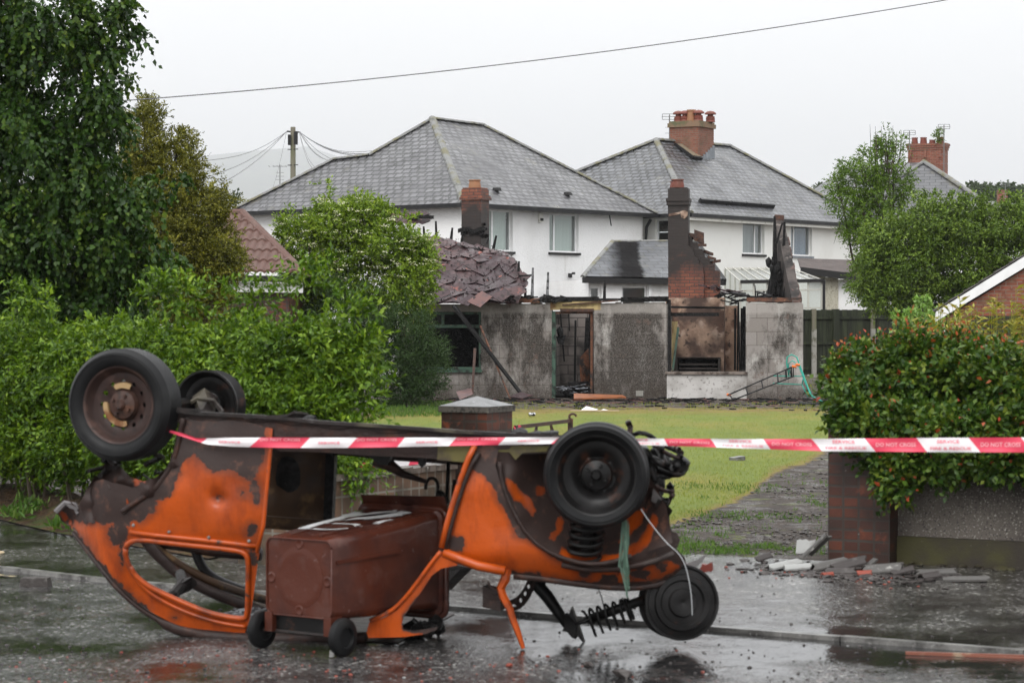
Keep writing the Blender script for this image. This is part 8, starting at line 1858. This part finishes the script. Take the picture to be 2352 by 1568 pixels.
# crumbs of brick and glass over the road and pavement
m = MB()
for k in range(520):
    u = random.uniform(0, 2352); v = random.uniform(1330, 1568) if k % 3 else random.uniform(1480, 1568)
    p = gp(u, v, RZ); z = RZ if v > 1302 + .083 * u + 14 else 0; p.z = z; m.rock(p + Vector((0, 0, .002)), random.uniform(.003, .010), k, (1.3, 1, .7))
tag(obj('road_grit', m, sh[1]), kind='stuff')
m = MB()
for k in range(110):
    u = random.gauss(620, 420); v = random.uniform(1490, 1568); p = gp(u, v, RZ); p.z = RZ; m.rock(p + Vector((0, 0, .002)), random.uniform(.003, .009), k, (1.3, 1, .6))
tag(obj('brick_crumbs', m, sh[2]), kind='stuff')
m = MB()
for k in range(60):
    u = random.uniform(0, 2352); v = random.uniform(1350, 1568); p = gp(u, v, RZ); p.z = RZ if v > 1302 + .083 * u + 14 else 0; m.rock(p + Vector((0, 0, .002)), random.uniform(.003, .007), k, (1.6, 1, .4))
tag(obj('glass_crumbs', m, sh[3]), kind='stuff')
def single(name, u, v, r, sq, mat, label, cat, z=None):
    p = gp(u, v, RZ if z is None else z); p.z = RZ if z is None else z; m = MB(); m.rock(p + Vector((0, 0, r * sq[2] * .7)), r, int(u), sq); return tag(obj(name, m, mat), label, cat)
single('stone', 1432, 1556, .05, (1.3, .9, .6), sh[1], 'dark wet stone at the bottom edge right of the middle', 'stone')
single('stone', 1352, 1528, .03, (1.3, .9, .5), sh[1], 'flat brown stone on the road below the dangling strut', 'stone')
single('brick_piece', 1170, 1530, .016, (1.3, .9, .7), sh[2], 'small red brick piece on the road near the bottom centre', 'brick piece')
single('brick_piece', 1635, 1430, .018, (1.2, .9, .8), sh[1], 'little dark brick crumb just right of the loose wheel', 'brick piece')
m = MB(); p = gp(82, 1345, RZ); p.z = RZ; m.box(p + Vector((0, 0, .028)), (.19, .10, .055), ax=(1, -.1, 0), taper=.9); tag(obj('stone_block', m, pm('dark_broken_block', (.05, .043, .04), .6, [(12, (.16, .15, .14), .5, .7)], [(30, .8, .01)])), 'dark broken block lying in the gutter at the far left', 'block')
m = MB(); c = gp(0, 1272); m.tube([c + Vector((.035 * math.cos(t) - .01, .05 * math.sin(t), .012)) for t in np.linspace(0, 6.3, 20)], .007, 6); tag(obj('hose_loop', m, pm('cream_hose', (.5, .4, .25), .5)), 'small cream loop of hose at the left edge of the pavement', 'hose')
m = MB(); p = gp(2080, 1503, RZ); q = gp(2420, 1513, RZ); p.z = q.z = RZ + .01; m.bar(p, q, .02, .016); m.bar(p + Vector((.1, -.02, -.004)), q + Vector((0, -.05, -.004)), .012, .01); tag(obj('wet_lath', m, pm('red_brown_lath', (.20, .07, .045), .4, [(9, (.3, .22, .15), .55, .65)])), 'long thin reddish lath lying in the gutter at the lower right', 'lath')
# ------------------------------------------------------------------ misty air
HZ = True
if HZ:
    mb = MB(); mb.box((0, 6940, 458), (19200, 14040, 922)); hz = obj('haze', mb, None)
    t = NT('misty_air'); v = t.n('VolumePrincipled'); v.inputs['Color'].default_value = (.97, .98, 1, 1); v.inputs['Density'].default_value = .00015; v.inputs['Anisotropy'].default_value = 0.0
    t.l(v.outputs[0], t.out.inputs['Volume']); hz.data.materials.clear(); hz.data.materials.append(t.m); tag(hz, kind='stuff')
